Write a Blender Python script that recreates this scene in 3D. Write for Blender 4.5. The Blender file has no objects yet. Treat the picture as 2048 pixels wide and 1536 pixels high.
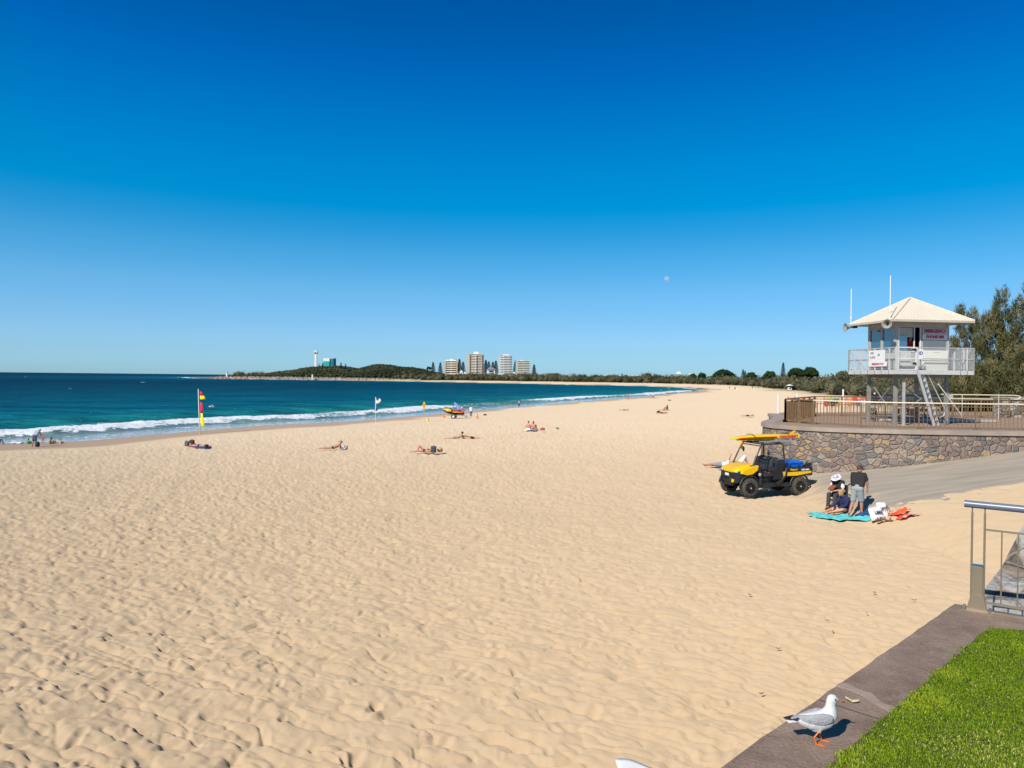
SKY_STR=0.109; SKY_SAT=1.25; SKY_GAM=1.15; SUN_STR=4.6; EXPO=0.25; SEA_REF=.08
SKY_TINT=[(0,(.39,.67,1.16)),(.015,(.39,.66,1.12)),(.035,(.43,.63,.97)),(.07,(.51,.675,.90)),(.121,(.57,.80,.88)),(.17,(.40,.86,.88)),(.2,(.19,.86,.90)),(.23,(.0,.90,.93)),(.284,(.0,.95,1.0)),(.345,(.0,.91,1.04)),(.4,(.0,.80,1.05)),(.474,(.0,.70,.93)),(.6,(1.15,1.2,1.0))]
SEA=[(.14,.20,.14),(.012,.18,.18),(.0,.098,.15),(.0,.052,.092),(.0,.026,.056)]
import bpy, math, random
import numpy as np
from mathutils import Vector, Matrix
PI=math.pi
rng=np.random.default_rng(7)
random.seed(7)
SC=bpy.context.scene
COL=SC.collection
# ------------------------------------------------------------ camera model
FPX=1400.0; CAMZ=6.5
ROLL=0.0105; PITCH=math.atan(13.2/FPX)
_F=Vector((0,math.cos(PITCH),-math.sin(PITCH))); _U0=Vector((0,math.sin(PITCH),math.cos(PITCH))); _X=Vector((1,0,0))
_R=_X*math.cos(ROLL)+_U0*math.sin(ROLL); _U=-_X*math.sin(ROLL)+_U0*math.cos(ROLL)
CAMP=Vector((0,0,CAMZ))
def ray(px,py): return _F*FPX+_R*(px-1024)-_U*(py-768)
def atz(px,py,z):
    d=ray(px,py); t=(z-CAMZ)/d.z; return CAMP+d*t
def aty(px,py,Y):
    d=ray(px,py); return CAMP+d*(Y/d.y)
# ------------------------------------------------------------ tagging
def tag(o,label=None,cat=None,group=None,kind=None):
    if label: o['label']=label
    if cat: o['category']=cat
    if group: o['group']=group
    if kind: o['kind']=kind
    return o
def thing(name,label,cat,loc=(0,0,0),rz=0,group=None):
    o=bpy.data.objects.new(name,None); COL.objects.link(o)
    o.empty_display_size=.2
    o.location=loc; o.rotation_euler=(0,0,rz)
    return tag(o,label,cat,group)
def copy_tree(o,parent=None):
    c=o.copy(); COL.objects.link(c); c.parent=parent
    for ch in list(o.children): copy_tree(ch,c)
    return c
# ------------------------------------------------------------ materials
def nt(name):
    m=bpy.data.materials.new(name); m.use_nodes=True
    t=m.node_tree
    return m,t,t.nodes['Principled BSDF']
_mc={}
def M(name,col,rough=.6,metal=0,var=.12,scale=6,bump=0,bscale=30,spec=.5,trans=0):
    if name in _mc: return _mc[name]
    m,t,b=nt(name)
    b.inputs['Roughness'].default_value=rough; b.inputs['Metallic'].default_value=metal
    b.inputs['Specular IOR Level'].default_value=spec
    tc=t.nodes.new('ShaderNodeTexCoord')
    n=t.nodes.new('ShaderNodeTexNoise'); n.inputs['Scale'].default_value=scale; n.inputs['Detail'].default_value=5
    t.links.new(tc.outputs['Object'],n.inputs['Vector'])
    r=t.nodes.new('ShaderNodeValToRGB')
    r.color_ramp.elements[0].position=.3; r.color_ramp.elements[1].position=.72
    lo=[max(0,c*(1-var)) for c in col[:3]]; hi=[min(1,c*(1+var*.6)) for c in col[:3]]
    r.color_ramp.elements[0].color=(*lo,1); r.color_ramp.elements[1].color=(*hi,1)
    t.links.new(n.outputs['Fac'],r.inputs['Fac']); t.links.new(r.outputs['Color'],b.inputs['Base Color'])
    if bump:
        n2=t.nodes.new('ShaderNodeTexNoise'); n2.inputs['Scale'].default_value=bscale; n2.inputs['Detail'].default_value=4
        t.links.new(tc.outputs['Object'],n2.inputs['Vector'])
        bp=t.nodes.new('ShaderNodeBump'); bp.inputs['Strength'].default_value=bump; bp.inputs['Distance'].default_value=.02
        t.links.new(n2.outputs['Fac'],bp.inputs['Height']); t.links.new(bp.outputs['Normal'],b.inputs['Normal'])
    _mc[name]=m
    return m
# ------------------------------------------------------------ mesh building
def mesh_np(name,V,F,mat=None,attrs=None,smooth=False,parent=None):
    V=np.asarray(V,dtype=np.float32); F=np.asarray(F,dtype=np.int32)
    me=bpy.data.meshes.new(name); k=F.shape[1]
    me.vertices.add(len(V)); me.vertices.foreach_set('co',V.ravel())
    me.loops.add(F.size); me.loops.foreach_set('vertex_index',F.ravel())
    me.polygons.add(len(F)); me.polygons.foreach_set('loop_start',np.arange(0,F.size,k,dtype=np.int32))
    try: me.polygons.foreach_set('loop_total',np.full(len(F),k,dtype=np.int32))
    except Exception: pass
    me.update(calc_edges=True)
    if smooth: me.polygons.foreach_set('use_smooth',np.ones(len(F),dtype=bool))
    for an,av in (attrs or {}).items():
        a=me.attributes.new(an,'FLOAT','POINT'); a.data.foreach_set('value',np.asarray(av,dtype=np.float32))
    if mat: me.materials.append(mat)
    o=bpy.data.objects.new(name,me); COL.objects.link(o)
    if parent: o.parent=parent
    return o
class G:
    def __init__(s): s.v=[]; s.f=[]; s.sm=[]
    def add(s,vs,fs,smooth=False):
        n=len(s.v); s.v+= [tuple(v) for v in vs]; s.f+= [tuple(i+n for i in f) for f in fs]; s.sm+=[smooth]*len(fs)
        return s
    def box(s,c,d,rot=None,taper=1.0):
        c=Vector(c); hx,hy,hz=d[0]/2,d[1]/2,d[2]/2; vs=[]
        for z in (-1,1):
            k=taper if z>0 else 1
            for x,y in ((-1,-1),(1,-1),(1,1),(-1,1)):
                p=Vector((x*hx*k,y*hy*k,z*hz))
                if rot is not None: p=rot@p
                vs.append(c+p)
        return s.add(vs,[(3,2,1,0),(4,5,6,7),(0,1,5,4),(1,2,6,5),(2,3,7,6),(3,0,4,7)])
    def bar(s,p,q,w,h=None,up=(0,0,1)):
        p=Vector(p);q=Vector(q);h=h or w;d=(q-p);L=d.length
        if L<1e-6:return s
        z=d/L;u=Vector(up)
        if abs(z.dot(u))>.98:u=Vector((1,0,0))
        x=u.cross(z).normalized();y=z.cross(x)
        return s.box((p+q)/2,(w,h,L),Matrix((x,y,z)).transposed())
    def cyl(s,p,q,r0,r1=None,n=10,caps=True):
        p=Vector(p);q=Vector(q);r1=r0 if r1 is None else r1
        z=(q-p).normalized();u=Vector((0,0,1)) if abs(z.z)<.95 else Vector((1,0,0))
        x=u.cross(z).normalized();y=z.cross(x);vs=[]
        for c,r in ((p,r0),(q,r1)):
            for i in range(n):
                a=2*PI*i/n; vs.append(c+(x*math.cos(a)+y*math.sin(a))*r)
        s.add(vs,[(i,(i+1)%n,n+(i+1)%n,n+i) for i in range(n)],True)
        if caps:
            s.add(vs[:n],[tuple(reversed(range(n)))]); s.add(vs[n:],[tuple(range(n))])
        return s
    def tube(s,pts,r,n=8,closed=False):
        pts=[Vector(p) for p in pts]; rs=r if isinstance(r,(list,tuple)) else [r]*len(pts)
        m=len(pts); vs=[]; x=None
        for i,p in enumerate(pts):
            if closed: t=(pts[(i+1)%m]-pts[i-1])
            else: t=pts[min(i+1,m-1)]-pts[max(i-1,0)]
            t.normalize()
            if x is None:
                u=Vector((0,0,1)) if abs(t.z)<.9 else Vector((1,0,0)); x=u.cross(t).normalized()
            else:
                x=(x-t*x.dot(t)).normalized()
            y=t.cross(x)
            for k in range(n):
                a=2*PI*k/n; vs.append(p+(x*math.cos(a)+y*math.sin(a))*rs[i])
        fs=[]
        for i in range(m if closed else m-1):
            j=(i+1)%m
            for k in range(n):
                fs.append((i*n+k,i*n+(k+1)%n,j*n+(k+1)%n,j*n+k))
        s.add(vs,fs,True)
        if not closed:
            s.add(vs[:n],[tuple(reversed(range(n)))]); s.add(vs[-n:],[tuple(range(n))])
        return s
    def ell(s,c,r,rot=None,n=12,m=8):
        c=Vector(c); vs=[]
        if not isinstance(r,(tuple,list)): r=(r,r,r)
        for j in range(m+1):
            ph=PI*j/m
            for i in range(n):
                th=2*PI*i/n
                p=Vector((r[0]*math.sin(ph)*math.cos(th),r[1]*math.sin(ph)*math.sin(th),-r[2]*math.cos(ph)))
                if rot is not None:p=rot@p
                vs.append(c+p)
        fs=[(j*n+i,j*n+(i+1)%n,(j+1)*n+(i+1)%n,(j+1)*n+i) for j in range(m) for i in range(n)]
        return s.add(vs,fs,True)
    def cap(s,p,q,r0,r1,n=10):
        p=Vector(p);q=Vector(q)
        s.ell(p,r0,n=n,m=6); s.ell(q,r1,n=n,m=6)
        if (q-p).length>1e-4: s.cyl(p,q,r0,r1,n=n)
        return s
    def lathe(s,prof,c=(0,0,0),axis='z',n=20):
        vs=[];m=len(prof);c=Vector(c)
        for r,h in prof:
            for i in range(n):
                a=2*PI*i/n; x,y=r*math.cos(a),r*math.sin(a)
                v={'z':(x,y,h),'y':(x,h,y),'x':(h,x,y)}[axis]; vs.append(c+Vector(v))
        return s.add(vs,[(j*n+i,j*n+(i+1)%n,(j+1)*n+(i+1)%n,(j+1)*n+i) for j in range(m-1) for i in range(n)],True)
    def prism(s,poly,z0,z1):
        n=len(poly); vs=[(x,y,z0) for x,y in poly]+[(x,y,z1) for x,y in poly]
        return s.add(vs,[tuple(reversed(range(n))),tuple(range(n,2*n))]+[(i,(i+1)%n,n+(i+1)%n,n+i) for i in range(n)])
    def extr(s,poly3,d):
        n=len(poly3);d=Vector(d);a=[Vector(p) for p in poly3];b=[p+d for p in a]
        return s.add(a+b,[tuple(reversed(range(n))),tuple(range(n,2*n))]+[(i,(i+1)%n,n+(i+1)%n,n+i) for i in range(n)])
    def loft(s,secs,caps=True,smooth=True):
        n=len(secs[0]);vs=[p for c in secs for p in c];m=len(secs)
        s.add(vs,[(j*n+i,j*n+(i+1)%n,(j+1)*n+(i+1)%n,(j+1)*n+i) for j in range(m-1) for i in range(n)],smooth)
        if caps: s.add(secs[0],[tuple(reversed(range(n)))]); s.add(secs[-1],[tuple(range(n))])
        return s
    def build(s,name,mat,parent=None,bevel=0,fix=True):
        me=bpy.data.meshes.new(name); me.from_pydata([tuple(v) for v in s.v],[],s.f)
        me.polygons.foreach_set('use_smooth',np.array(s.sm,dtype=bool))
        if fix:
            import bmesh
            b=bmesh.new(); b.from_mesh(me); bmesh.ops.remove_doubles(b,verts=b.verts,dist=1e-5) if len(s.v)<4000 and not any(s.sm) else None
            bmesh.ops.recalc_face_normals(b,faces=b.faces); b.to_mesh(me); b.free()
        me.materials.append(mat); me.update()
        o=bpy.data.objects.new(name,me); COL.objects.link(o)
        if parent: o.parent=parent
        if bevel:
            md=o.modifiers.new('bevel','BEVEL'); md.width=bevel; md.segments=2; md.limit_method='ANGLE'
        return o
def remesh(o,vox,smooth=4):
    md=o.modifiers.new('remesh','REMESH'); md.mode='VOXEL'; md.voxel_size=vox; md.use_smooth_shade=True
    ms=o.modifiers.new('smooth','SMOOTH'); ms.iterations=smooth; ms.factor=.5
    return o
def text(s,size,mat,parent,M4,ext=.004,name='lettering',shear=0,bold=0,sx=1,align='CENTER'):
    c=bpy.data.curves.new('lettering','FONT'); c.body=s; c.size=size; c.extrude=ext; c.align_x=align; c.align_y='CENTER'; c.shear=shear; c.offset=bold
    c.resolution_u=3
    t=bpy.data.objects.new('tmp',c); COL.objects.link(t)
    me=bpy.data.meshes.new_from_object(t); COL.objects.unlink(t); bpy.data.objects.remove(t)
    me.transform(M4@Matrix.Diagonal((sx,1,1,1))); me.materials.clear(); me.materials.append(mat)
    o=bpy.data.objects.new(name,me); COL.objects.link(o)
    if parent:o.parent=parent
    return o
def frame(o,x,y):   # 4x4 with text x axis, y axis (3D), origin o
    x=Vector(x).normalized();y=Vector(y).normalized();z=x.cross(y)
    m=Matrix((x,y,z)).transposed().to_4x4(); m.translation=Vector(o); return m
# ------------------------------------------------------------ noise (numpy)
def _h(ix,iy,seed):
    n=(ix.astype(np.int64)*374761393+iy.astype(np.int64)*668265263+seed*982451653)&0xffffffff
    n=((n^(n>>13))*1274126177)&0xffffffff
    return ((n^(n>>16))&0xffffff)/float(0xffffff)
def vnoise(x,y,seed=0):
    ix=np.floor(x);iy=np.floor(y);fx=x-ix;fy=y-iy
    fx=fx*fx*(3-2*fx);fy=fy*fy*(3-2*fy)
    a=_h(ix,iy,seed);b=_h(ix+1,iy,seed);c=_h(ix,iy+1,seed);d=_h(ix+1,iy+1,seed)
    return a+(b-a)*fx+(c-a)*fy+(a-b-c+d)*fx*fy
def fbm(x,y,o=4,seed=0):
    t=0;a=.5
    for i in range(o):
        t=t+a*vnoise(x,y,seed+i*17);x=x*2.03+3.1;y=y*2.03+1.7;a*=.5
    return t
def sstep(a,b,x): 
    t=np.clip((x-a)/(b-a),0,1); return t*t*(3-2*t)
# ------------------------------------------------------------ shore geometry
SH=[(-300,-320),(-170,-110),(-105,-15),(-75,28)]
for p in [(0,885),(150,882),(240,873),(330,866),(500,851),(640,845),(700,842),(850,829),(940,822),(1000,817.5),(1100,808),(1200,800),(1300,792.5),(1400,784.5),(1434,779.5),(1405,775.8),(1330,773),(1280,771.6),(1060,767.3),(840,763)]:
    q=atz(*p,0); SH.append((q.x,q.y))
SH+=[(-137,930),(-270,985),(-430,1035),(-520,1150),(-700,1500),(-900,3500)]
def resample(P,step,sm=2):
    P=np.array(P,float)
    for _ in range(sm):
        Q=[P[0]]
        for a,b in zip(P[:-1],P[1:]): Q+= [a*.75+b*.25,a*.25+b*.75]
        Q.append(P[-1]); P=np.array(Q)
    return P
SHP=resample(SH,1,2)
def shore_dist(X,Y):
    X=np.asarray(X,float);Y=np.asarray(Y,float)
    best=np.full(X.shape,1e18);sg=np.ones(X.shape)
    for a,b in zip(SHP[:-1],SHP[1:]):
        d=b-a;L2=d@d
        t=np.clip(((X-a[0])*d[0]+(Y-a[1])*d[1])/L2,0,1)
        qx=X-(a[0]+t*d[0]);qy=Y-(a[1]+t*d[1]);dd=qx*qx+qy*qy
        cr=d[0]*(Y-a[1])-d[1]*(X-a[0])
        m=dd<best; best=np.where(m,dd,best); sg=np.where(m,np.where(cr<0,1,-1),sg)
    return np.sqrt(best)*sg      # + = land
HX=[-400,-60,-20,0,5,12,20,30,50,80,110,200,500]; HZ=[-6,-2.5,-.8,0,.14,.36,.78,1.2,1.68,2.10,2.25,2.5,3.5]
# front of ramp etc
def ramp_z(X,Y): return CAMZ-(3.57-.15*(X-15.5))-.55*sstep(13.2,10.4,np.asarray(X,float))
def base_h(X,Y,d=None):
    X=np.asarray(X,float);Y=np.asarray(Y,float)
    if d is None: d=shore_dist(X,Y)
    h=np.interp(d,HX,HZ)
    # sand banked against ramp on the right
    rb=(ramp_z(X,Y)+.07-.19*sstep(22.9,23.9,Y+.9*(fbm(X*1.1,Y*.5,3,95)-.45)))-h
    w=sstep(26.5,24.6,Y)*sstep(3,18,Y)*sstep(10.0,11.6,X)
    h=h+np.maximum(rb,0)*w
    w2=(X>12.6)&(Y>24.0)&(Y<31)
    h=np.where(w2,np.minimum(h,ramp_z(X,Y)-.25),h)
    # low dune rise on the right, beyond the plaza
    v=sstep(40,90,X-.02*Y)*sstep(60,110,Y)*(Y<520)
    h=h+v*.9*fbm(X*.03,Y*.03,2,5)*2*.6
    return h
def H1(x,y): return float(base_h(np.array([x]),np.array([y]))[0])
def gp(px,py,dz=0):
    z=2.2
    for _ in range(25):
        p=atz(px,py,z); zn=H1(p.x,p.y); z=z*.4+zn*.6
        z=min(z,6.2)
    p=atz(px,py,z); return Vector((p.x,p.y,z+dz))
# ============================================================ world, sun, camera
SUN_EL=math.radians(38); SAZ=math.radians(52)
sdir=Vector((-math.cos(SAZ)*math.cos(SUN_EL),-math.sin(SAZ)*math.cos(SUN_EL),math.sin(SUN_EL)))
w=bpy.data.worlds.new("World"); SC.world=w; w.use_nodes=True
wt=w.node_tree; bg=wt.nodes['Background']; bg.inputs['Strength'].default_value=SKY_STR
sk=wt.nodes.new('ShaderNodeTexSky'); sk.sky_type='NISHITA'; sk.sun_disc=False
sk.sun_elevation=SUN_EL; sk.sun_rotation=math.atan2(sdir.x,sdir.y); sk.altitude=0; sk.air_density=1.0; sk.dust_density=.25; sk.ozone_density=4.5
hs=wt.nodes.new('ShaderNodeHueSaturation'); hs.inputs['Saturation'].default_value=SKY_SAT
gm=wt.nodes.new('ShaderNodeGamma'); gm.inputs['Gamma'].default_value=SKY_GAM
wt.links.new(sk.outputs[0],hs.inputs['Color']); wt.links.new(hs.outputs[0],gm.inputs['Color'])
# polarised, very clear air: tint of the sky by elevation; unseen highest stop is added warm fill
wc=wt.nodes.new('ShaderNodeTexCoord')
def vm(op,a,b=None):
    n=wt.nodes.new('ShaderNodeVectorMath'); n.operation=op; wt.links.new(a,n.inputs[0])
    if isinstance(b,tuple): n.inputs[1].default_value=b
    return n.outputs[0]
sq=vm('MULTIPLY',wc.outputs['Generated'],(.35,.35,1)); sq=vm('ADD',sq,(0,.75,0)); sxy=wt.nodes.new('ShaderNodeSeparateXYZ'); wt.links.new(sq,sxy.inputs[0])
# keep the elevation, narrow the azimuth: even sky all round, as a polarised wide view shows it
def mth(op,a,b=None):
    n=wt.nodes.new('ShaderNodeMath'); n.operation=op
    for i,v in enumerate((a,b)):
        if v is None: continue
        if isinstance(v,(int,float)): n.inputs[i].default_value=v
        else: wt.links.new(v,n.inputs[i])
    return n.outputs[0]
h2=mth('SUBTRACT',1.0001,mth('MULTIPLY',sxy.outputs[2],sxy.outputs[2])); hl=mth('SQRT',h2)
r2=mth('SQRT',mth('ADD',mth('MULTIPLY',sxy.outputs[0],sxy.outputs[0]),mth('MULTIPLY',sxy.outputs[1],sxy.outputs[1])))
cb=wt.nodes.new('ShaderNodeCombineXYZ'); wt.links.new(mth('MULTIPLY',mth('DIVIDE',sxy.outputs[0],r2),hl),cb.inputs[0]); wt.links.new(mth('MULTIPLY',mth('DIVIDE',sxy.outputs[1],r2),hl),cb.inputs[1]); wt.links.new(sxy.outputs[2],cb.inputs[2])
wt.links.new(cb.outputs[0],sk.inputs[0]); sx=wt.nodes.new('ShaderNodeSeparateXYZ'); wt.links.new(wc.outputs['Generated'],sx.inputs[0])
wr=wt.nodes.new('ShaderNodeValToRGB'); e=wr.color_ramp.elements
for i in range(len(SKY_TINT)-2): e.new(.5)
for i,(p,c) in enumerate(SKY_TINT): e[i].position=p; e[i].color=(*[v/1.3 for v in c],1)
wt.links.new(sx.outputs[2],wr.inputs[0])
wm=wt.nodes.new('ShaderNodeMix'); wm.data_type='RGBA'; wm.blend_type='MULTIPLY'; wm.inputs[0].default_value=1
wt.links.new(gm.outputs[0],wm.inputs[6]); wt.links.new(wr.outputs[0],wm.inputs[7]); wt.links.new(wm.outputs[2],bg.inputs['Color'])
sl=bpy.data.lights.new('sun','SUN'); sl.energy=SUN_STR; sl.angle=math.radians(.5); sl.color=(1,.955,.87)
so=bpy.data.objects.new('sun',sl); COL.objects.link(so); so.rotation_euler=sdir.to_track_quat('Z','Y').to_euler(); so.location=(-20,-20,40)
cd=bpy.data.cameras.new('camera'); cam=bpy.data.objects.new('camera',cd); COL.objects.link(cam)
cd.sensor_fit='HORIZONTAL'; cd.sensor_width=36; cd.lens=36*FPX/2048; cd.clip_end=60000; cd.clip_start=.05
cam.matrix_world=Matrix.Translation(CAMP)@Matrix((_R,_U,-_F)).transposed().to_4x4()
SC.camera=cam
SC.view_settings.view_transform='Standard'; SC.view_settings.look='None'; SC.view_settings.gamma=1; SC.view_settings.exposure=EXPO
SC.cycles.max_bounces=6; SC.cycles.transparent_max_bounces=12
# ============================================================ sand
def polar(thetas,rs):
    T,R=np.meshgrid(thetas,rs); X=R*np.sin(T); Y=R*np.cos(T)
    n,m=R.shape; i=np.arange(n*m).reshape(n,m)
    F=np.stack([i[:-1,:-1],i[:-1,1:],i[1:,1:],i[1:,:-1]],-1).reshape(-1,4)[:, ::-1]
    return X,Y,F
def thetas(fine,lo,hi,fl=-38,fh=38):
    a=np.concatenate([np.arange(lo,fl,.6),np.arange(fl,fh,fine),np.arange(fh,hi,.6)]); return np.radians(a)
def rows(k,r0,r1,mn,mx=1e9,g=.06):
    r=[r0]
    while r[-1]<r1: r.append(r[-1]+min(max(mn,k*r[-1]**2),g*r[-1]))
    return np.array(r)
rs=rows(2.1e-4,4.0,1900,.03)
X,Y,F=polar(thetas(.085,-88,88),rs)
D=shore_dist(X,Y)
Hh=base_h(X,Y,D)
dry=sstep(6,10.5,D+26*(fbm(X*.045,Y*.045,3,41)-.42))*sstep(0,5,D)
far=sstep(150,60,np.hypot(X,Y))
# footprint / hummock field
def dimples(X,Y,cell,seed,amp,lmin,lmax,rim):
    out=np.zeros_like(X); ci=np.floor(X/cell);cj=np.floor(Y/cell)
    for a in (-1,0,1):
        for b in (-1,0,1):
            i=ci+a;j=cj+b
            cx=(i+.5+.8*(_h(i,j,seed)-.5))*cell; cy=(j+.5+.8*(_h(i,j,seed+1)-.5))*cell
            an=_h(i,j,seed+2)*PI; L=(lmin+(lmax-lmin)*_h(i,j,seed+3)); W=L*(.38+.25*_h(i,j,seed+4))
            dp=amp*(.18+.85*_h(i,j,seed+5)**1.5)
            dx=X-cx;dy=Y-cy;u=(dx*np.cos(an)+dy*np.sin(an))/L;v=(-dx*np.sin(an)+dy*np.cos(an))/W
            q=u*u+v*v
            out+= dp*(-np.exp(-q*1.6)+rim*np.exp(-(np.sqrt(q)-1.35)**2*5))
    return out
XX=X+.12*(fbm(X*2.2,Y*2.2,2,60)-.5);YY=Y+.12*(fbm(X*2.2+9,Y*2.2,2,61)-.5)
disturb=.72+.35*sstep(.36,.62,fbm(X*.11,Y*.13,3,31))
leftish=.95+.12*sstep(9,-7,X-.1*Y)
rd=(dimples(XX,YY,.35,100,.031,.11,.19,.28)+.85*dimples(XX,YY,.75,200,.040,.17,.29,.25)+.6*dimples(XX,YY,.22,300,.017,.07,.12,.3))
# wind-combed low ridges running obliquely
s1=XX*.86+YY*1.6; s2=XX*1.3-YY*.5
rd2=.045*(fbm(s2*1.3,s1*2.4,3,11)-.45)+.10*(fbm(X*.6,Y*.6,2,12)-.5)
rdg=-(np.clip(1-np.abs(2*fbm(s2*1.1,s1*2.5,2,71)-.75)*3.2,0,1)**2.0)*.017-(np.clip(1-np.abs(2*fbm(X*1.5+Y*.6+7,Y*1.9,2,72)-.75)*3.0,0,1)**2.5)*.013
disp=(rd*1.75*disturb*leftish+rd2*1.75+rdg*2.3)*dry*far
und=.35*(fbm(X*.06,Y*.07,3,21)-.5)*sstep(8,40,D)*(np.hypot(X,Y)<400)
wallside=sstep(.0,1,np.abs(Y-28)-0) 
Z=Hh+disp*1.0+und*sstep(31,45,np.hypot(X,Y))
wet=sstep(6.5,4.0,D+26*(fbm(X*.045,Y*.045,3,41)-.42))
# scrub/dune ground
VEG=[(75,28),(46,40),(38,50),(43,70),(57,97),(84,152),(98,203),(124,300),(172,480),(196,560),(190,660),(140,740),(30,850),(-110,975),(-260,1020),(-480,1060)]
VP=resample(VEG,1,2)
def veg_dist(X,Y):
    best=np.full(X.shape,1e18);sg=np.ones(X.shape)
    for a,b in zip(VP[:-1],VP[1:]):
        d=b-a;t=np.clip(((X-a[0])*d[0]+(Y-a[1])*d[1])/(d@d),0,1)
        dd=(X-(a[0]+t*d[0]))**2+(Y-(a[1]+t*d[1]))**2; cr=d[0]*(Y-a[1])-d[1]*(X-a[0])
        m=dd<best;best=np.where(m,dd,best);sg=np.where(m,np.where(cr<0,1,-1),sg)
    return np.sqrt(best)*sg
vd=veg_dist(X,Y)
vegm=sstep(-14,3,vd+9*(fbm(X*.05,Y*.05,3,51)-.5)*2)*(Y>55)
m,t,b=nt('sand_mat')
b.inputs['Roughness'].default_value=.9; b.inputs['Specular IOR Level'].default_value=.15; b.inputs['Diffuse Roughness'].default_value=.5
def A(t,n): 
    a=t.nodes.new('ShaderNodeAttribute'); a.attribute_name=n; return a.outputs['Fac']
def mix(t,fac,a,b,blend='MIX'):
    n=t.nodes.new('ShaderNodeMix'); n.data_type='RGBA'; n.blend_type=blend
    for s,v in ((0,fac),(6,a),(7,b)):
        if isinstance(v,(int,float)): n.inputs[s].default_value=v
        elif isinstance(v,tuple): n.inputs[s].default_value=(*v,1)
        else: t.links.new(v,n.inputs[s])
    return n.outputs[2]
def noise(t,vec,scale,detail=4,rough=.5,dist=0):
    n=t.nodes.new('ShaderNodeTexNoise'); n.inputs['Scale'].default_value=scale; n.inputs['Detail'].default_value=detail; n.inputs['Roughness'].default_value=rough; n.inputs['Distortion'].default_value=dist
    if vec is not None: t.links.new(vec,n.inputs['Vector'])
    return n.outputs['Fac']
def ramp(t,fac,stops):
    r=t.nodes.new('ShaderNodeValToRGB'); e=r.color_ramp.elements
    while len(e)<len(stops): e.new(.5)
    for i,(p,c) in enumerate(stops):
        e[i].position=p; e[i].color=(*c,1) if len(c)==3 else c
    t.links.new(fac,r.inputs['Fac']); return r.outputs['Color']
def mapr(t,v,a,b,c,d):
    n=t.nodes.new('ShaderNodeMapRange'); t.links.new(v,n.inputs[0])
    for i,x in enumerate((a,b,c,d)): n.inputs[i+1].default_value=x
    return n.outputs[0]
def objco(t):
    return t.nodes.new('ShaderNodeTexCoord').outputs['Object']
co=objco(t)
big=noise(t,co,.09,4); med=noise(t,co,1.3,5); fine=noise(t,co,140,2)
c0=mix(t,A(t,'pale'),mix(t,big,(0.50,0.365,0.225),(0.545,0.405,0.257)),mix(t,big,(0.66,0.50,0.335),(0.70,0.54,0.37)))  # pale: dry sand whitens with depth; far beach's sunlit brightness put into colour
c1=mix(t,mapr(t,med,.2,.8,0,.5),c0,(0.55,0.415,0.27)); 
grain=ramp(t,fine,[(.3,(.86,.86,.86)),(.55,(1,1,1)),(.8,(1.06,1.05,1.03))])
c1=mix(t,.55,c1,grain,'MULTIPLY')
speck=ramp(t,noise(t,co,26,2),[(.72,(1,1,1)),(.775,(.45,.38,.32))])
c1=mix(t,.7,c1,speck,'MULTIPLY')
c2=mix(t,A(t,'wet'),c1,(0.42,0.29,0.18))
gcol=mix(t,noise(t,co,.5,5),(0.10,0.10,0.04),(0.26,0.22,0.12))
c3=mix(t,A(t,'scrub'),c2,gcol)
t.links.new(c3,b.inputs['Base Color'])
rr=mapr(t,A(t,'wet'),.55,1,.9,.6); t.links.new(rr,b.inputs['Roughness'])
t.links.new(mapr(t,A(t,'wet'),.5,1,.15,.3),b.inputs['Specular IOR Level'])
hb=noise(t,co,9,4,.5); bp=t.nodes.new('ShaderNodeBump'); bp.inputs['Distance'].default_value=.045
t.links.new(hb,bp.inputs['Height']); t.links.new(mapr(t,A(t,'wet'),0,.6,.22,.02),bp.inputs['Strength']); t.links.new(bp.outputs['Normal'],b.inputs['Normal'])
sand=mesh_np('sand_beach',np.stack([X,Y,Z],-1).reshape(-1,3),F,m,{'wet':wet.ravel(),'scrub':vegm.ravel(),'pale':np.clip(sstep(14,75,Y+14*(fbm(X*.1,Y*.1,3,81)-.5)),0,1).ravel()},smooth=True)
tag(sand,'pale golden sand covered in footprints running down to the water',kind='structure')
# ============================================================ sea
rs=rows(8e-5,45,32000,.12,g=.05)
X,Y,F=polar(thetas(.1,-88,52,-37.5,20),rs)
D=-shore_dist(X,Y)     # offshore +
R_=np.hypot(X,Y)
al=X*.35+Y*.94         # roughly along shore
wob=fbm(al*.045,X*0+2,3,5)-.45
wob2=fbm(al*.18,X*.05,3,6)-.45
D2=D+7*wob+2.2*wob2
nf=fbm(X*.55,Y*.55,4,9)
# breaker: a low bore with steep front at D2~8, crest ~10, tail to 17
front=sstep(6.2,7.6,D2+3.2*(nf-.5))
tail=sstep(22,11.5,D2+9*(nf-.5))
brk_gap=sstep(.24,.40,fbm(al*.035+40,X*.01,3,77)-.02)
foam=front*tail*(.35+.65*brk_gap)
lace=np.clip(1-np.abs(vnoise(X*.5,Y*.9,91)-.5)*9,0,1)*sstep(-1,2,D2)*sstep(7,4.5,D2)*.55
edge=np.exp(-((D2-.3-1.2*(fbm(al*.2,X*.1,2,15)-.5))/.35)**2)*.9
b2=D2-27-5*wob; foam2=np.exp(-(b2/1.5)**2)*sstep(.60,.68,fbm(al*.05,X*.03,3,33))
farn=fbm(X*.09,Y*.09,3,123)
cap=.7*sstep(.755,.80,fbm(X*.11+7,Y*.22,3,55))*sstep(40,90,D)*.9
foam=np.clip(np.maximum.reduce([foam*(.62+.6*(fbm(X*.9+5,Y*.5,3,88)-.2)),lace,edge*.7,foam2*.9,cap]),0,1)
near=sstep(420,150,R_)
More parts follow.
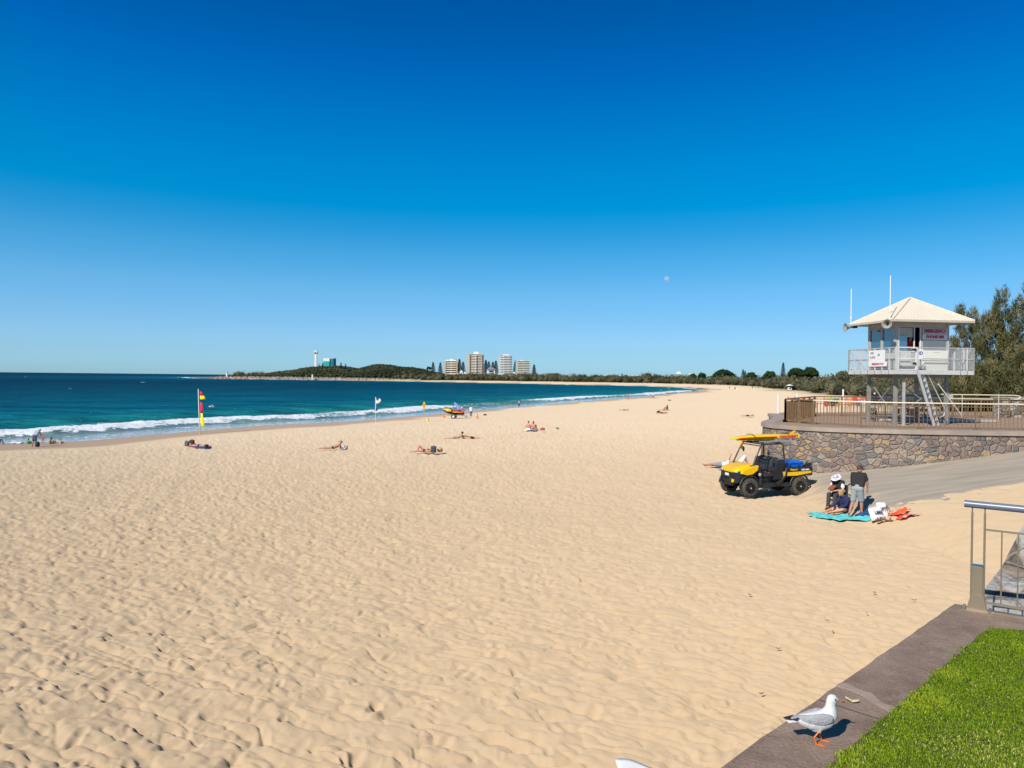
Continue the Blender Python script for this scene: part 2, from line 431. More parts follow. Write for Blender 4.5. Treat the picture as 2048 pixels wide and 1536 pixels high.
wave=.55*sstep(5.5,9.5,D2)*sstep(19,10.5,D2)*(.5+.5*brk_gap)+.45*np.exp(-((D2-27)/3.2)**2)+.22*np.exp(-((D2-44)/4)**2)
chop=.10*(fbm(X*.5,Y*.7,3,8)-.5)*sstep(10,24,D)+.55*(fbm(X*.8,Y*.55,3,19)-.5)*foam*sstep(6,9,D2)
Zs=wave*near*sstep(0,6,D)+chop*near+.03+np.clip(D,-12,0)*-.0
# water runs up the slope as a thin film
runup=np.clip(-D+1.6*(wob+.2),0,None)
Zs=Zs-np.clip(-D-2.0,0,30)*.25
keep=(D>-9)
fk=keep.ravel()[F].all(1); F=F[fk]
used=np.unique(F); remap=np.full(X.size,-1); remap[used]=np.arange(len(used)); F=remap[F]
V=np.stack([X,Y,Zs],-1).reshape(-1,3)[used]
fo=foam.ravel()[used]; dd=D.ravel()[used]
m=bpy.data.materials.new('sea_mat'); m.use_nodes=True; t=m.node_tree; t.nodes.clear()
out=t.nodes.new('ShaderNodeOutputMaterial'); co=objco(t)
def mapping(t,v,s,rz=0):
    n=t.nodes.new('ShaderNodeMapping'); n.inputs['Scale'].default_value=s; n.inputs['Rotation'].default_value=(0,0,rz); t.links.new(v,n.inputs[0]); return n.outputs[0]
dep=A(t,'depth')
col=ramp(t,mapr(t,dep,0,400,0,1),[(0,SEA[0]),(.03,SEA[1]),(.12,SEA[2]),(.4,SEA[3]),(1,SEA[4])])
patch=ramp(t,noise(t,mapping(t,co,(.02,.05,1),.3),1,5,.6),[(.35,(.72,.78,.82)),(.5,(1,1,1)),(.68,(1.2,1.18,1.12))])
col=mix(t,.8,col,patch,'MULTIPLY')
rip=ramp(t,noise(t,mapping(t,co,(.28,.75,1),.35),1,6,.65),[(.38,(.66,.72,.78)),(.5,(.98,.98,.98)),(.64,(1.35,1.3,1.22))])
col=mix(t,.9,col,rip,'MULTIPLY')
strk=ramp(t,noise(t,mapping(t,co,(.035,.16,1),.35),1,6,.7),[(.42,(.55,.66,.74)),(.5,(1,1,1)),(.6,(1.5,1.4,1.3))])
col=mix(t,.85,col,strk,'MULTIPLY')
dif=t.nodes.new('ShaderNodeBsdfDiffuse'); t.links.new(col,dif.inputs['Color'])
gl=t.nodes.new('ShaderNodeBsdfGlossy'); gl.inputs['Roughness'].default_value=.12; gl.inputs['Color'].default_value=(.45,.85,1,1)
bp=t.nodes.new('ShaderNodeBump'); bp.inputs['Strength'].default_value=1; bp.inputs['Distance'].default_value=.5
t.links.new(noise(t,mapping(t,co,(.55,1.1,1),.35),1,6,.62),bp.inputs['Height'])
t.links.new(bp.outputs[0],gl.inputs['Normal']); t.links.new(bp.outputs[0],dif.inputs['Normal'])
lw=t.nodes.new('ShaderNodeLayerWeight'); lw.inputs[0].default_value=.35; t.links.new(bp.outputs[0],lw.inputs['Normal'])
ms=t.nodes.new('ShaderNodeMixShader'); t.links.new(mapr(t,lw.outputs['Fresnel'],0,1,.03,SEA_REF),ms.inputs[0]); t.links.new(dif.outputs[0],ms.inputs[1]); t.links.new(gl.outputs[0],ms.inputs[2])
# shallow film: glossy over wet sand
film=t.nodes.new('ShaderNodeBsdfPrincipled'); film.inputs['Base Color'].default_value=(.34,.29,.24,1); film.inputs['Roughness'].default_value=.08
bq=t.nodes.new('ShaderNodeBump'); bq.inputs['Strength'].default_value=.35; bq.inputs['Distance'].default_value=.12; t.links.new(noise(t,co,1.1,4),bq.inputs['Height']); t.links.new(bq.outputs[0],film.inputs['Normal'])
m2=t.nodes.new('ShaderNodeMixShader'); t.links.new(mapr(t,dep,1.5,8.5,0,1),m2.inputs[0]); t.links.new(film.outputs[0],m2.inputs[1]); t.links.new(ms.outputs[0],m2.inputs[2])
fm=t.nodes.new('ShaderNodeBsdfDiffuse'); fm.inputs['Color'].default_value=(.80,.82,.83,1)
fn=noise(t,co,1.6,6,.7)
ad=t.nodes.new('ShaderNodeMath'); ad.operation='ADD'; t.links.new(A(t,'foam'),ad.inputs[0]); t.links.new(mapr(t,fn,.3,.7,-.5,.5),ad.inputs[1])
ff=mapr(t,ad.outputs[0],.36,.56,0,1)
b3=t.nodes.new('ShaderNodeBump'); b3.inputs['Distance'].default_value=.3; b3.inputs['Strength'].default_value=.9; t.links.new(fn,b3.inputs['Height']); t.links.new(b3.outputs[0],fm.inputs['Normal'])
m3=t.nodes.new('ShaderNodeMixShader'); t.links.new(ff,m3.inputs[0]); t.links.new(m2.outputs[0],m3.inputs[1]); t.links.new(fm.outputs[0],m3.inputs[2])
t.links.new(m3.outputs[0],out.inputs[0])
sea=mesh_np('sea',V,F,m,{'foam':fo,'depth':dd},smooth=True)
tag(sea,'teal and deep blue sea with a line of white breakers',kind='structure')
# ============================================================ materials used in many places
CONC=M('concrete_mat',(.33,.29,.25),.85,var=.22,scale=3,bump=.5,bscale=60)
PURP=M('coping_mat',(.165,.125,.108),.85,var=.35,scale=2.2,bump=.6,bscale=90)
STEEL=M('brushed_steel_mat',(.55,.5,.44),.28,metal=1,var=.08)
BRONZE=M('bronze_rail_mat',(.30,.19,.10),.45,metal=.4,var=.2)
CREAM=M('cream_rail_mat',(.78,.70,.50),.35,metal=.1,var=.05)
WHITE=M('white_paint_mat',(.74,.73,.70),.5,var=.05)
GREYP=M('grey_paint_mat',(.44,.43,.40),.5,var=.08)
GALV=M('galvanised_mat',(.55,.54,.51),.42,metal=.35,var=.12)
BLACK=M('black_plastic_mat',(.02,.02,.022),.5,var=.2)
RUBBER=M('tyre_rubber_mat',(.075,.065,.052),.9,var=.55,scale=14)
YELLOW=M('yellow_paint_mat',(.85,.48,.0),.25,var=.04)
RED=M('red_paint_mat',(.72,.035,.02),.35,var=.05)
ORANGE=M('orange_plastic_mat',(.85,.16,.02),.45,var=.05)
BLUE=M('blue_plastic_mat',(.0,.14,.62),.4,var=.06)
NAVY=M('navy_cloth_mat',(.02,.025,.09),.9,var=.2)
BLACKC=M('black_cloth_mat',(.022,.02,.02),.9,var=.2)
GREYC=M('grey_cloth_mat',(.30,.31,.32),.9,var=.12)
WHITEC=M('white_cloth_mat',(.75,.75,.74),.9,var=.06)
SKIN=M('skin_mat',(.56,.29,.18),.6,var=.08)
SKIN2=M('tanned_skin_mat',(.42,.19,.11),.6,var=.08)
SKIN3=M('reddened_skin_mat',(.60,.24,.16),.6,var=.08)
BLOND=M('blond_hair_mat',(.42,.27,.10),.7,var=.3,scale=30)
BROWNH=M('brown_hair_mat',(.07,.04,.025),.7,var=.3,scale=30)
DARKH=M('dark_hair_mat',(.015,.012,.012),.7,var=.3,scale=30)
DGLASS=bpy.data.materials.new('window_glass_mat'); DGLASS.use_nodes=True
_b=DGLASS.node_tree.nodes['Principled BSDF']; _b.inputs['Base Color'].default_value=(.02,.09,.17,1); _b.inputs['Roughness'].default_value=.06; _b.inputs['Specular IOR Level'].default_value=1; _b.inputs['IOR'].default_value=1.9
# ---- random stone masonry
def stone_mat(name,scale=2.4,tones=None):
    m,t,b=nt(name); co=objco(t)
    n=t.nodes.new('ShaderNodeTexNoise'); n.inputs['Scale'].default_value=2.6; n.inputs['Detail'].default_value=3; t.links.new(co,n.inputs[0])
    v1=mix(t,.09,co,n.outputs['Color'])
    mp=mapping(t,v1,(1,1,1.35))
    vo=t.nodes.new('ShaderNodeTexVoronoi'); vo.inputs['Scale'].default_value=scale; vo.inputs['Randomness'].default_value=.85; t.links.new(mp,vo.inputs['Vector'])
    ve=t.nodes.new('ShaderNodeTexVoronoi'); ve.feature='DISTANCE_TO_EDGE'; ve.inputs['Scale'].default_value=scale; ve.inputs['Randomness'].default_value=.85; t.links.new(mp,ve.inputs['Vector'])
    sc=t.nodes.new('ShaderNodeSeparateColor'); t.links.new(vo.outputs['Color'],sc.inputs[0])
    r=t.nodes.new('ShaderNodeValToRGB'); r.color_ramp.interpolation='CONSTANT'
    cs=tones or [(.21,.15,.125),(.29,.21,.17),(.17,.155,.145),(.34,.25,.19),(.26,.215,.18),(.40,.28,.16),(.28,.20,.17),(.19,.185,.18),(.36,.29,.22),(.24,.175,.15)]
    e=r.color_ramp.elements
    while len(e)<len(cs): e.new(.5)
    for i,c in enumerate(cs): e[i].position=i/len(cs); e[i].color=(*c,1)
    t.links.new(sc.outputs[0],r.inputs[0])
    nn=noise(t,co,14,5,.65)
    c=mix(t,.75,r.outputs[0],ramp(t,nn,[(.3,(.6,.6,.6)),(.55,(1,1,1)),(.75,(1.45,1.4,1.3))]),'MULTIPLY')
    edge=mapr(t,ve.outputs[0],.018,.042,1,0)
    big=noise(t,co,.7,3)
    mort=mix(t,mapr(t,big,.42,.62,0,1),(.25,.19,.14),(.42,.36,.29))
    c=mix(t,edge,c,mort)
    t.links.new(c,b.inputs['Base Color']); b.inputs['Roughness'].default_value=.85
    bp=t.nodes.new('ShaderNodeBump'); bp.inputs['Distance'].default_value=.07; bp.inputs['Strength'].default_value=.9
    a=t.nodes.new('ShaderNodeMath'); a.operation='MULTIPLY_ADD'; t.links.new(mapr(t,ve.outputs[0],0,.12,0,1),a.inputs[0]); a.inputs[1].default_value=1; t.links.new(nn,a.inputs[2])
    t.links.new(a.outputs[0],bp.inputs['Height']); t.links.new(bp.outputs[0],b.inputs['Normal'])
    return m
STONE=stone_mat('stone_masonry_mat',3.7)
STONE2=stone_mat('grey_rubble_mat',3.2,[(.2,.16,.13),(.38,.36,.34),(.28,.24,.21),(.16,.13,.11),(.42,.40,.37)])
# ============================================================ plaza and stone seawall
WF=[(15.4,42),(14.0,37.2),(12.55,34.6),(11.8,33.1),(11.62,32.2),(11.8,31.3),(12.45,30.3),(13.5,29.45),(15.7,28.8),(18,28.5),(20.8,28.4),(25,28.5),(34,29.2)]
def smooth_open(P,n=1):
    P=[Vector((x,y)) for x,y in P]
    for _ in range(n):
        Q=[P[0]]
        for a,b in zip(P[:-1],P[1:]): Q+=[a*.75+b*.25,a*.25+b*.75]
        Q.append(P[-1]); P=Q
    return P
WP=smooth_open(WF,2)
def offs(P,d):   # offset towards plaza (left of travel)
    out=[]
    for i,p in enumerate(P):
        t=(P[min(i+1,len(P)-1)]-P[max(i-1,0)]).normalized(); out.append(p+Vector((-t.y,t.x))*d)
    return out
PZ=4.5
sw=thing('stone_seawall','curved stone masonry seawall with concrete coping below the lookout tower','wall',(WP[0].x,WP[0].y,0))
L0=Vector((WP[0].x,WP[0].y,0))
g=G(); a=offs(WP,-.18); c=offs(WP,.04); d_=offs(WP,.5)
n=len(WP)
vs=[(p.x-L0.x,p.y-L0.y,.6) for p in a]+[(p.x-L0.x,p.y-L0.y,PZ-.16) for p in c]+[(p.x-L0.x,p.y-L0.y,PZ-.16) for p in d_]
g.add(vs,[(i,i+1,n+i+1,n+i) for i in range(n-1)]+[(n+i,n+i+1,2*n+i+1,2*n+i) for i in range(n-1)],False)
g.build('stone_face',STONE,sw)
g=G(); a=offs(WP,-.04); d_=offs(WP,.62)
def strip_solid(g,a,b,z0,z1,L0):
    n=len(a)
    vs=[(p.x-L0.x,p.y-L0.y,z) for z in (z0,z1) for P in (a,b) for p in P]
    A0,B0,A1,B1=0,n,2*n,3*n
    fs=[]
    for i in range(n-1):
        fs+=[(A0+i,A0+i+1,A1+i+1,A1+i),(B0+i+1,B0+i,B1+i,B1+i+1),(A1+i,A1+i+1,B1+i+1,B1+i),(A0+i+1,A0+i,B0+i,B0+i+1)]
    fs+=[(A0,A1,B1,B0),(A0+n-1,B0+n-1,B1+n-1,A1+n-1)]
    g.add(vs,fs)
strip_solid(g,a,d_,PZ-.16,PZ+.01,L0); g.build('coping',M('seawall_coping_mat',(.36,.29,.235),.85,var=.25,scale=1.5,bump=.4,bscale=40),sw)
# plaza paving
PAVE=M('plaza_paver_mat',(.36,.235,.15),.85,var=.15,scale=2,bump=.3,bscale=30)
g=G(); inn=offs(WP,.6)
poly=[(p.x,p.y) for p in inn]+[(36,29.3),(60,31),(60,52),(36,49),(22,45),(16.5,43)]
g.prism(poly,2.0,PZ); o=g.build('plaza',PAVE); tag(o,'red-brown paved plaza under the lookout tower',kind='structure')
# ramp
g=G(); rp=[]
NX=40; xs=[10.6+i*.6 for i in range(NX)]
vs=[];fs=[]
def y0r(x): return 22.5
for i,x in enumerate(xs):
    for y in (y0r(x),24.6,26,27.5,30.5):
        vs.append((x,y,float(ramp_z(x,y))+(0.0)))
for i in range(NX-1):
    for j in range(4): fs.append((i*5+j,(i+1)*5+j,(i+1)*5+j+1,i*5+j+1))
g.add(vs,fs)
m,t,b=nt('ramp_concrete_mat'); co=objco(t)
st=noise(t,mapping(t,co,(.35,2.6,1),-.05),1,6,.6); c=ramp(t,st,[(.3,(.30,.25,.19)),(.5,(.37,.315,.245)),(.7,(.46,.38,.29))])
sn=noise(t,mapping(t,co,(.5,1.6,1)),.9,5,.6)
sx_=t.nodes.new('ShaderNodeSeparateXYZ'); t.links.new(co,sx_.inputs[0])
cov=t.nodes.new('ShaderNodeMath'); cov.operation='ADD'; t.links.new(mapr(t,sx_.outputs[0],10.5,14.5,.30,-.25),cov.inputs[0]); t.links.new(sn,cov.inputs[1])
c=mix(t,mapr(t,cov.outputs[0],.52,.68,0,1),c,(.62,.45,.27)); t.links.new(c,b.inputs['Base Color']); b.inputs['Roughness'].default_value=.9
bp=t.nodes.new('ShaderNodeBump'); bp.inputs['Distance'].default_value=.03; bp.inputs['Strength'].default_value=.5; t.links.new(noise(t,co,12,4),bp.inputs['Height']); t.links.new(bp.outputs[0],b.inputs['Normal'])
o=g.build('boat_ramp',m); tag(o,'grey concrete beach ramp rising along the stone seawall',kind='structure')
# ============================================================ fences on the plaza
FENL=Vector((13.1,33.5)); FENB=Vector((17.0,39.3))
def fence(name,label,pts,post_step,postm,balm,railm,h=1.1,thick=.03,nb=8,postw=.06,rail_r=.03,skip_end=False,bal_r=.011):
    L=Vector((pts[0][0],pts[0][1],PZ)); th=thing(name,label,'fence',L,0,'steel fences round the plaza')
    P=[Vector((x,y,0))-Vector((L.x,L.y,0)) for x,y in pts]
    seg=[]; 
    for a,b in zip(P[:-1],P[1:]): seg.append((b-a).length)
    tot=sum(seg)
    def at(s):
        for a,b,l in zip(P[:-1],P[1:],seg):
            if s<=l: return a.lerp(b,s/l)
            s-=l
        return P[-1]
    nb_=max(1,round(tot/post_step)); 
    g=G(); g.tube([at(tot*i/(nb_*2)) +Vector((0,0,h)) for i in range(nb_*2+1)],rail_r,8); g.build('top_rail',railm,th)
    for i in range(nb_+1):
        p=at(tot*i/nb_); g=G(); g.box(p+Vector((0,0,h/2)),(postw,postw,h)); g.box(p+Vector((0,0,.05)),(postw*2.4,postw*1.6,.1)); g.build('post',postm,th)
    for i in range(nb_):
        a=at(tot*i/nb_);b=at(tot*(i+1)/nb_); g=G(); u=Vector((0,0,1))
        g.bar(a+u*.1,b+u*.1,.03); g.bar(a+u*(h-.13),b+u*(h-.13),.03)
        for k in range(1,nb+1):
            q=a.lerp(b,k/(nb+1)); g.bar(q+u*.1,q+u*(h-.13),thick*.5,thick)
        g.build('baluster_panel',balm,th)
    return th
fence('plaza_fence','long fence along the seawall coping with a cream top rail and thin balusters',[(13.75,31.9),(14.4,30.75),(15.2,29.95),(16.4,29.55),(18.3,29.2),(21,29.05),(26,29.2)],2.1,BRONZE,BRONZE,CREAM,nb=12,thick=.022,rail_r=.032,postw=.04)
fence('plaza_fence','short dark brown fence closing the corner of the plaza above the vehicle',[(13.1,33.5),(13.75,31.9)],.85,BRONZE,BRONZE,BRONZE,nb=7,thick=.05,rail_r=.03,postw=.08)
fence('plaza_fence','dark brown fence running away from the corner above the beach',[(13.1,33.5),(15.05,36.4),(17.0,39.3)],1.4,BRONZE,BRONZE,BRONZE,nb=9,thick=.045,rail_r=.035,postw=.08)
fence('plaza_fence','fence at the back of the plaza behind the tower legs with a pale top rail',[(17.0,39.3),(20.2,39.6),(24,39.8),(28.3,39.8)],1.65,BRONZE,BRONZE,BRONZE,nb=8,thick=.03,rail_r=.03,postw=.07)
# cream accessible handrail with hooked end
th=thing('handrail','cream double handrail with a hooked end behind the lookout tower','handrail',(20.4,38.3,PZ))
for dz in (1.32,1.08):
    g=G(); pts=[(0,0,dz),(4,.1,dz-.01),(7.9,.2,dz-.02)]
    if dz>1.2: pts=[(0,0,dz),(4,.1,dz-.01),(7.3,.2,dz-.02),(7.55,.2,dz-.06),(7.58,.2,dz-.15),(7.4,.2,dz-.24),(7.25,.2,dz-.24)]
    else: pts=[(0,0,dz),(6.0,.1,dz)]
    g.tube(pts,.03,8); g.build('rail',CREAM,th)
for x in (0.1,2.2,4.3,6.3):
    g=G(); g.cyl((x,.08,0),(x,.08,1.3),.025); g.build('post',GREYP,th)
# benches in the shade behind tower
def bench(x,y,L,lab):
    b=thing('bench',lab,'bench',(x,y,PZ),math.radians(3),'benches behind the tower')
    g=G(); g.box((0,0,.46),(L,.5,.07)); g.build('seat',M('tan_plank_mat',(.62,.42,.28),.7),b)
    g=G(); g.box((0,.32,.92),(L,.07,.62)); g.build('backrest',M('dark_panel_mat',(.02,.022,.035),.6),b)
    for s in (-1,1):
        g=G(); g.box((s*(L/2-.25),0,.21),(.12,.42,.42)); g.build('leg',BLACK,b)
    return b
bench(22.0,41.2,1.9,'tan bench with a dark backrest, the left one behind the tower legs')
bench(24.2,41.3,1.9,'tan bench with a dark backrest, the right one behind the ladder')
g=G(); g.box((0,0,.09),(6.0,.12,.1)); o=g.build('kerb_beam',GALV); o.location=(21.2,34.9,PZ); tag(o,'low grey steel beam on the ground between the tower legs','beam')
# stone pier at right
th=thing('stone_pier','low stone pier with a flat cap at the right end of the plaza','pier',(31.2,41,PZ),0)
g=G(); g.box((0,0,.45),(5.5,.8,1.1)); g.build('pier_body',STONE2,th); g=G(); g.box((0,0,1.08),(5.7,.95,.16)); g.build('cap',CONC,th)
# ============================================================ lookout tower
TWH=M('weathered_white_mat',(.56,.555,.53),.55,var=.12,scale=4)
TW=Vector((17.3,31.5,PZ)); TR=math.radians(7)
T=thing('lookout_tower','white lifeguard lookout tower with pyramid roof and railed deck on steel legs','tower',TW,TR)
DZ=2.33; FL=2.52; DU,DV=3.8,3.6; cu0,cv0,cu1,cv1=.53,.8,3.10,2.75; EZ=4.80; AZ=5.97
g=G(); g.box((DU/2,DV/2,DZ+.1),(DU-.1,DV-.1,.16)); g.build('deck_floor',GREYP,T)
g=G(); 
for (a,b) in (((0,0),(DU,0)),((DU,0),(DU,DV)),((DU,DV),(0,DV)),((0,DV),(0,0))):
    g.bar((a[0],a[1],DZ+.1),(b[0],b[1],DZ+.1),.05,.2)
g.build('deck_edge',TWH,T)
LEGS=[(cu0,cv0),(cu1,cv0),(cu1-.05,cv1),(cu0,cv1)]
LEGM=M('leg_steel_mat',(.30,.29,.27),.55,metal=.2,var=.2)
for (u,v) in LEGS:
    g=G(); g.box((u,v,DZ/2),(.14,.14,DZ)); g.box((u,v,.02),(.3,.3,.04)); g.build('leg',LEGM,T)
g=G(); g.box((.45,.12,.98),(.09,.09,1.96)); g.box((.45,.12,.02),(.2,.2,.04)); g.build('leg',GALV,T)
def brace(a,b,za,zb,mt=GALV):
    g=G(); g.bar((a[0],a[1],za),(b[0],b[1],zb),.04); g.build('brace',mt,T)
for a,b in ((LEGS[0],LEGS[1]),(LEGS[1],LEGS[2]),(LEGS[2],LEGS[3]),(LEGS[3],LEGS[0])):
    brace(a,b,.35,2.05,LEGM); brace(b,a,.35,2.05,LEGM)
brace(LEGS[0],LEGS[1],1.15,1.15,GALV) if False else None
brace((3.6,.5),(2.2,.2),.5,1.9,WHITE)
for a,b in ((LEGS[0],LEGS[1]),(LEGS[3],LEGS[2])):
    g=G(); g.bar((a[0],a[1],DZ-.08),(b[0],b[1],DZ-.08),.1,.14); g.build('beam',LEGM,T)
# cabin
g=G(); zt=EZ+.05
def post(u,v,w=.11): g=G(); g.box((u,v,(FL+zt)/2),(w,w,zt-FL)); g.build('corner_post',GREYP,T)
for u,v in ((cu0,cv0),(cu1,cv0),(cu1,cv1),(cu0,cv1)): post(u,v)
pass
CAB=M('cabin_panel_mat',(.46,.45,.41),.55,var=.06); WALLIN=M('cabin_dark_mat',(.03,.03,.035),.7)
CORR=M('cream_cabinet_mat',(.78,.74,.62),.6,var=.05)
g=G()
g.box(((cu0+cu1)/2,cv1,(FL+zt)/2),(cu1-cu0-.12,.06,zt-FL)); g.box((cu1,(cv0+cv1)/2,(FL+zt)/2),(.06,cv1-cv0-.12,zt-FL))   # back & right
# left wall: sill + header
g.box((cu0,(cv0+cv1)/2,FL+.42),(.06,cv1-cv0-.12,.84)); g.box((cu0,(cv0+cv1)/2,zt-.17),(.06,cv1-cv0-.12,.34))
# front wall: header band and lower sill of open window
um=cu0+1.22
g.box(((cu0+um)/2+.02,cv0,FL+.42),(um-cu0-.1,.06,.84)); g.box(((cu0+cu1)/2,cv0+.01,zt-.17),(cu1-cu0-.12,.07,.34))
g.build('wall',CAB,T)
g=G(); g.box(((cu0+cu1)/2,(cv0+cv1)/2,FL+.02),(cu1-cu0-.1,cv1-cv0-.1,.04)); g.box(((cu0+cu1)/2,cv1-.1,(FL+zt)/2),(cu1-cu0-.2,.04,zt-FL-.1)); g.box((cu1-.1,(cv0+cv1)/2,(FL+zt)/2),(.04,cv1-cv0-.2,zt-FL-.1)); g.build('interior',WALLIN,T)
# left windows
vm=(cv0+cv1)/2
for v0,v1 in ((cv0+.08,vm-.04),(vm+.04,cv1-.08)):
    g=G(); zc=(FL+.84+zt-.34)/2; hh=zt-.34-FL-.84
    for v in (v0,v1): g.box((cu0-.02,v,zc),(.07,.06,hh))
    g.box((cu0-.02,(v0+v1)/2,FL+.87),(.07,v1-v0,.05)); g.box((cu0-.02,(v0+v1)/2,zt-.37),(.07,v1-v0,.05))
    w_=g.build('window',GREYP,T)
    g=G(); g.box((cu0,(v0+v1)/2,zc),(.02,v1-v0-.08,hh-.1)); g.build('pane',DGLASS,w_)
# front: open window with one sliding pane and half-drawn blind, right side panel
g=G(); zc=(FL+.84+zt-.34)/2; hh=zt-.34-FL-.84
for u in (cu0+.09,um-.03): g.box((u,cv0-.02,zc),(.05,.07,hh))
g.box(((cu0+um)/2,cv0-.02,FL+.87),(um-cu0-.1,.07,.05))
g.box((um-.34,cv0-.02,zc),(.035,.05,hh))
w_=g.build('window',WHITE,T)
g=G(); g.box((cu0+.33,cv0,zc-.17),(.42,.02,hh-.45)); g.build('pane',DGLASS,w_)
g=G(); g.box((cu0+.47,cv0+.03,zt-.58),(.72,.03,.44)); g.build('blind',M('blind_mat',(.50,.46,.40),.8),w_)
# right half: grey header with sign, roller window, cupboards
pu0,pu1=um+.05,cu1-.06
g=G(); g.box(((pu0+pu1)/2,cv0,(zt+FL)/2-.1),(pu1-pu0,.06,zt-FL-.4)); g.build('panel',M('grey_panel_mat',(.42,.41,.39),.55),T)
g=G(); g.box(((pu0+pu1)/2,cv0-.045,FL+1.18),(pu1-pu0-.1,.03,.46)); 
g.build('roller_shutter',M('shutter_mat',(.20,.21,.23),.45,metal=.3,var=.06),T)
for zc_,h_ in ((FL+.70,.46),(FL+.22,.42)):
    g=G(); g.box(((pu0+pu1)/2,cv0-.1,zc_),(pu1-pu0-.06,.16,h_)); g.box(((pu0+pu1)/2,cv0-.19,zc_+h_*.36),(.3,.02,.02)); g.build('cupboard_door',CORR,T,bevel=.006)
g=G(); g.box(((pu0+pu1)/2,cv0-.05,EZ-.47),(pu1-pu0,.03,.30)); sg=g.build('sign',M('sign_grey_mat',(.50,.49,.48),.5,var=.03),T)
g=G(); g.box(((pu0+pu1)/2,cv0-.05,EZ-.74),(pu1-pu0,.034,.235)); sg2=g.build('sign',WHITE,T)
SIGNRED=M('sign_red_mat',(.50,.01,.06),.5,var=.02)
text('EMERGENCY',.215,SIGNRED,sg,frame(((pu0+pu1)/2,cv0-.075,EZ-.45),(1,0,0),(0,0,1)),bold=.008,sx=.88)
text('PHONE 000',.19,SIGNRED,sg2,frame(((pu0+pu1)/2,cv0-.077,EZ-.72),(1,0,0),(0,0,1)),bold=.006,sx=.92)
# roof: corrugated hip
ru0,rv0,ru1,rv1=-.2,.04,3.85,3.28; ap=Vector(((ru0+ru1)/2,(rv0+rv1)/2,AZ))
ROOF=M('cream_roof_mat',(.70,.61,.48),.5,var=.04,scale=2)
g=G(); cs=[Vector((ru0,rv0,EZ)),Vector((ru1,rv0,EZ)),Vector((ru1,rv1,EZ)),Vector((ru0,rv1,EZ))]
for k in range(4):
    a=cs[k];b=cs[(k+1)%4]; nrm=(b-a).cross(ap-a).normalized(); nn_=96; vs=[];fs=[]
    for i in range(nn_+1):
        s=i/nn_; off=nrm*(.006*math.sin(i*PI/2)); e_=a.lerp(b,s)
        # corrugations run up the slope, so top of this strip lies on the nearer hip
        tt=2*min(s,1-s); mid=(a+b)/2; top=e_+(ap-mid)*tt
        vs+=[e_+off,top+off]
    for i in range(nn_): fs.append((2*i,2*i+2,2*i+3,2*i+1))
    g.add(vs,fs,False)
g.build('roof',ROOF,T,fix=False)
g=G()
for c_ in cs: g.tube([c_+Vector((0,0,.02)),ap+Vector((0,0,.03))],.035,8)
g.build('ridge_cap',ROOF,T)
g=G(); g.add([c_-Vector((0,0,.06)) for c_ in cs],[(0,1,2,3)]); 
for k in range(4): g.bar(cs[k]-Vector((0,0,.05)),cs[(k+1)%4]-Vector((0,0,.05)),.03,.09)
g.build('eave',M('eave_mat',(.50,.42,.33),.7),T)
for (u,v) in ((.55,1.2),(3.0,1.4)):
    g=G(); g.box((u,v,EZ+.55),(.1,.1,.16)); g.cyl((u,v,EZ+.63),(u,v,EZ+.7),.04); g.build('roof_vent',WHITE,T)
# railing with perforated panels
scr,t,b=nt('perforated_screen_mat'); t.nodes.remove(b)
o_=t.nodes['Material Output']; d1=t.nodes.new('ShaderNodeBsdfDiffuse'); d1.inputs[0].default_value=(.55,.57,.60,1); tr=t.nodes.new('ShaderNodeBsdfTransparent'); mx=t.nodes.new('ShaderNodeMixShader'); mx.inputs[0].default_value=.30
t.links.new(tr.outputs[0],mx.inputs[1]); t.links.new(d1.outputs[0],mx.inputs[2]); t.links.new(mx.outputs[0],o_.inputs[0])
RT=FL+1.02
def rail_side(a,b,n,gate=None,mesh=True):
    a=Vector((*a,0));b=Vector((*b,0))
    for z in (RT,FL+.52):
        g=G(); g.bar(a+Vector((0,0,z)),b+Vector((0,0,z)),.045); g.build('rail',GALV,T)
    for i in range(n+1):
        p=a.lerp(b,i/n); g=G(); g.bar(p+Vector((0,0,DZ)),p+Vector((0,0,RT)),.05); g.build('railing_post',TWH,T)
    g=G(); d=(b-a)/n
    for i in range(n):
        p=a+d*i; q=p+d; g.add([p+Vector((0,0,FL+.05)),q+Vector((0,0,FL+.05)),q+Vector((0,0,RT-.04)),p+Vector((0,0,RT-.04))],[(0,1,2,3)])
    g.build('mesh_panel',scr,T,fix=False)
rail_side((0,0),(0,DV),7); rail_side((0,DV),(DU,DV),6); rail_side((DU,DV),(DU,0),6); rail_side((1.0,0),(3.12,0),1); rail_side((3.12,0),(DU,0),2)
g=G(); g.bar((0,0,DZ),(0,0,RT+.02),.1); g.build('railing_post',TWH,T)
# gate with diagonal mesh at the near corner
g=G(); 
for u in (.06,.92): g.bar((u,-.02,FL),(u,-.02,RT),.045)
for z in (FL+.02,FL+.52,RT): g.bar((.06,-.02,z),(.92,-.02,z),.04)
gt=g.build('gate',WHITE,T)
g=G()
for i in range(-8,14):
    for s in (1,-1):
        u0=.06+i*.075; z0=FL+.04; L_=.94
        p=[u0,z0];q=[u0+L_*.8,z0+L_]
        if s<0: p=[u0+L_*.8,z0]; q=[u0,z0+L_]
        # clip to gate
        def cl(p,q):
            dx=q[0]-p[0];dz=q[1]-p[1];t0,t1=0,1
            for lo,hi in ((.08,.9),):
                ta=(lo-p[0])/dx;tb=(hi-p[0])/dx
                if ta>tb:ta,tb=tb,ta
                t0=max(t0,ta);t1=min(t1,tb)
            if t1<=t0:return None
            return (p[0]+dx*t0,p[1]+dz*t0),(p[0]+dx*t1,p[1]+dz*t1)
        r_=cl(p,q)
        if r_: g.bar((r_[0][0],-.02,r_[0][1]),(r_[1][0],-.02,r_[1][1]),.008)
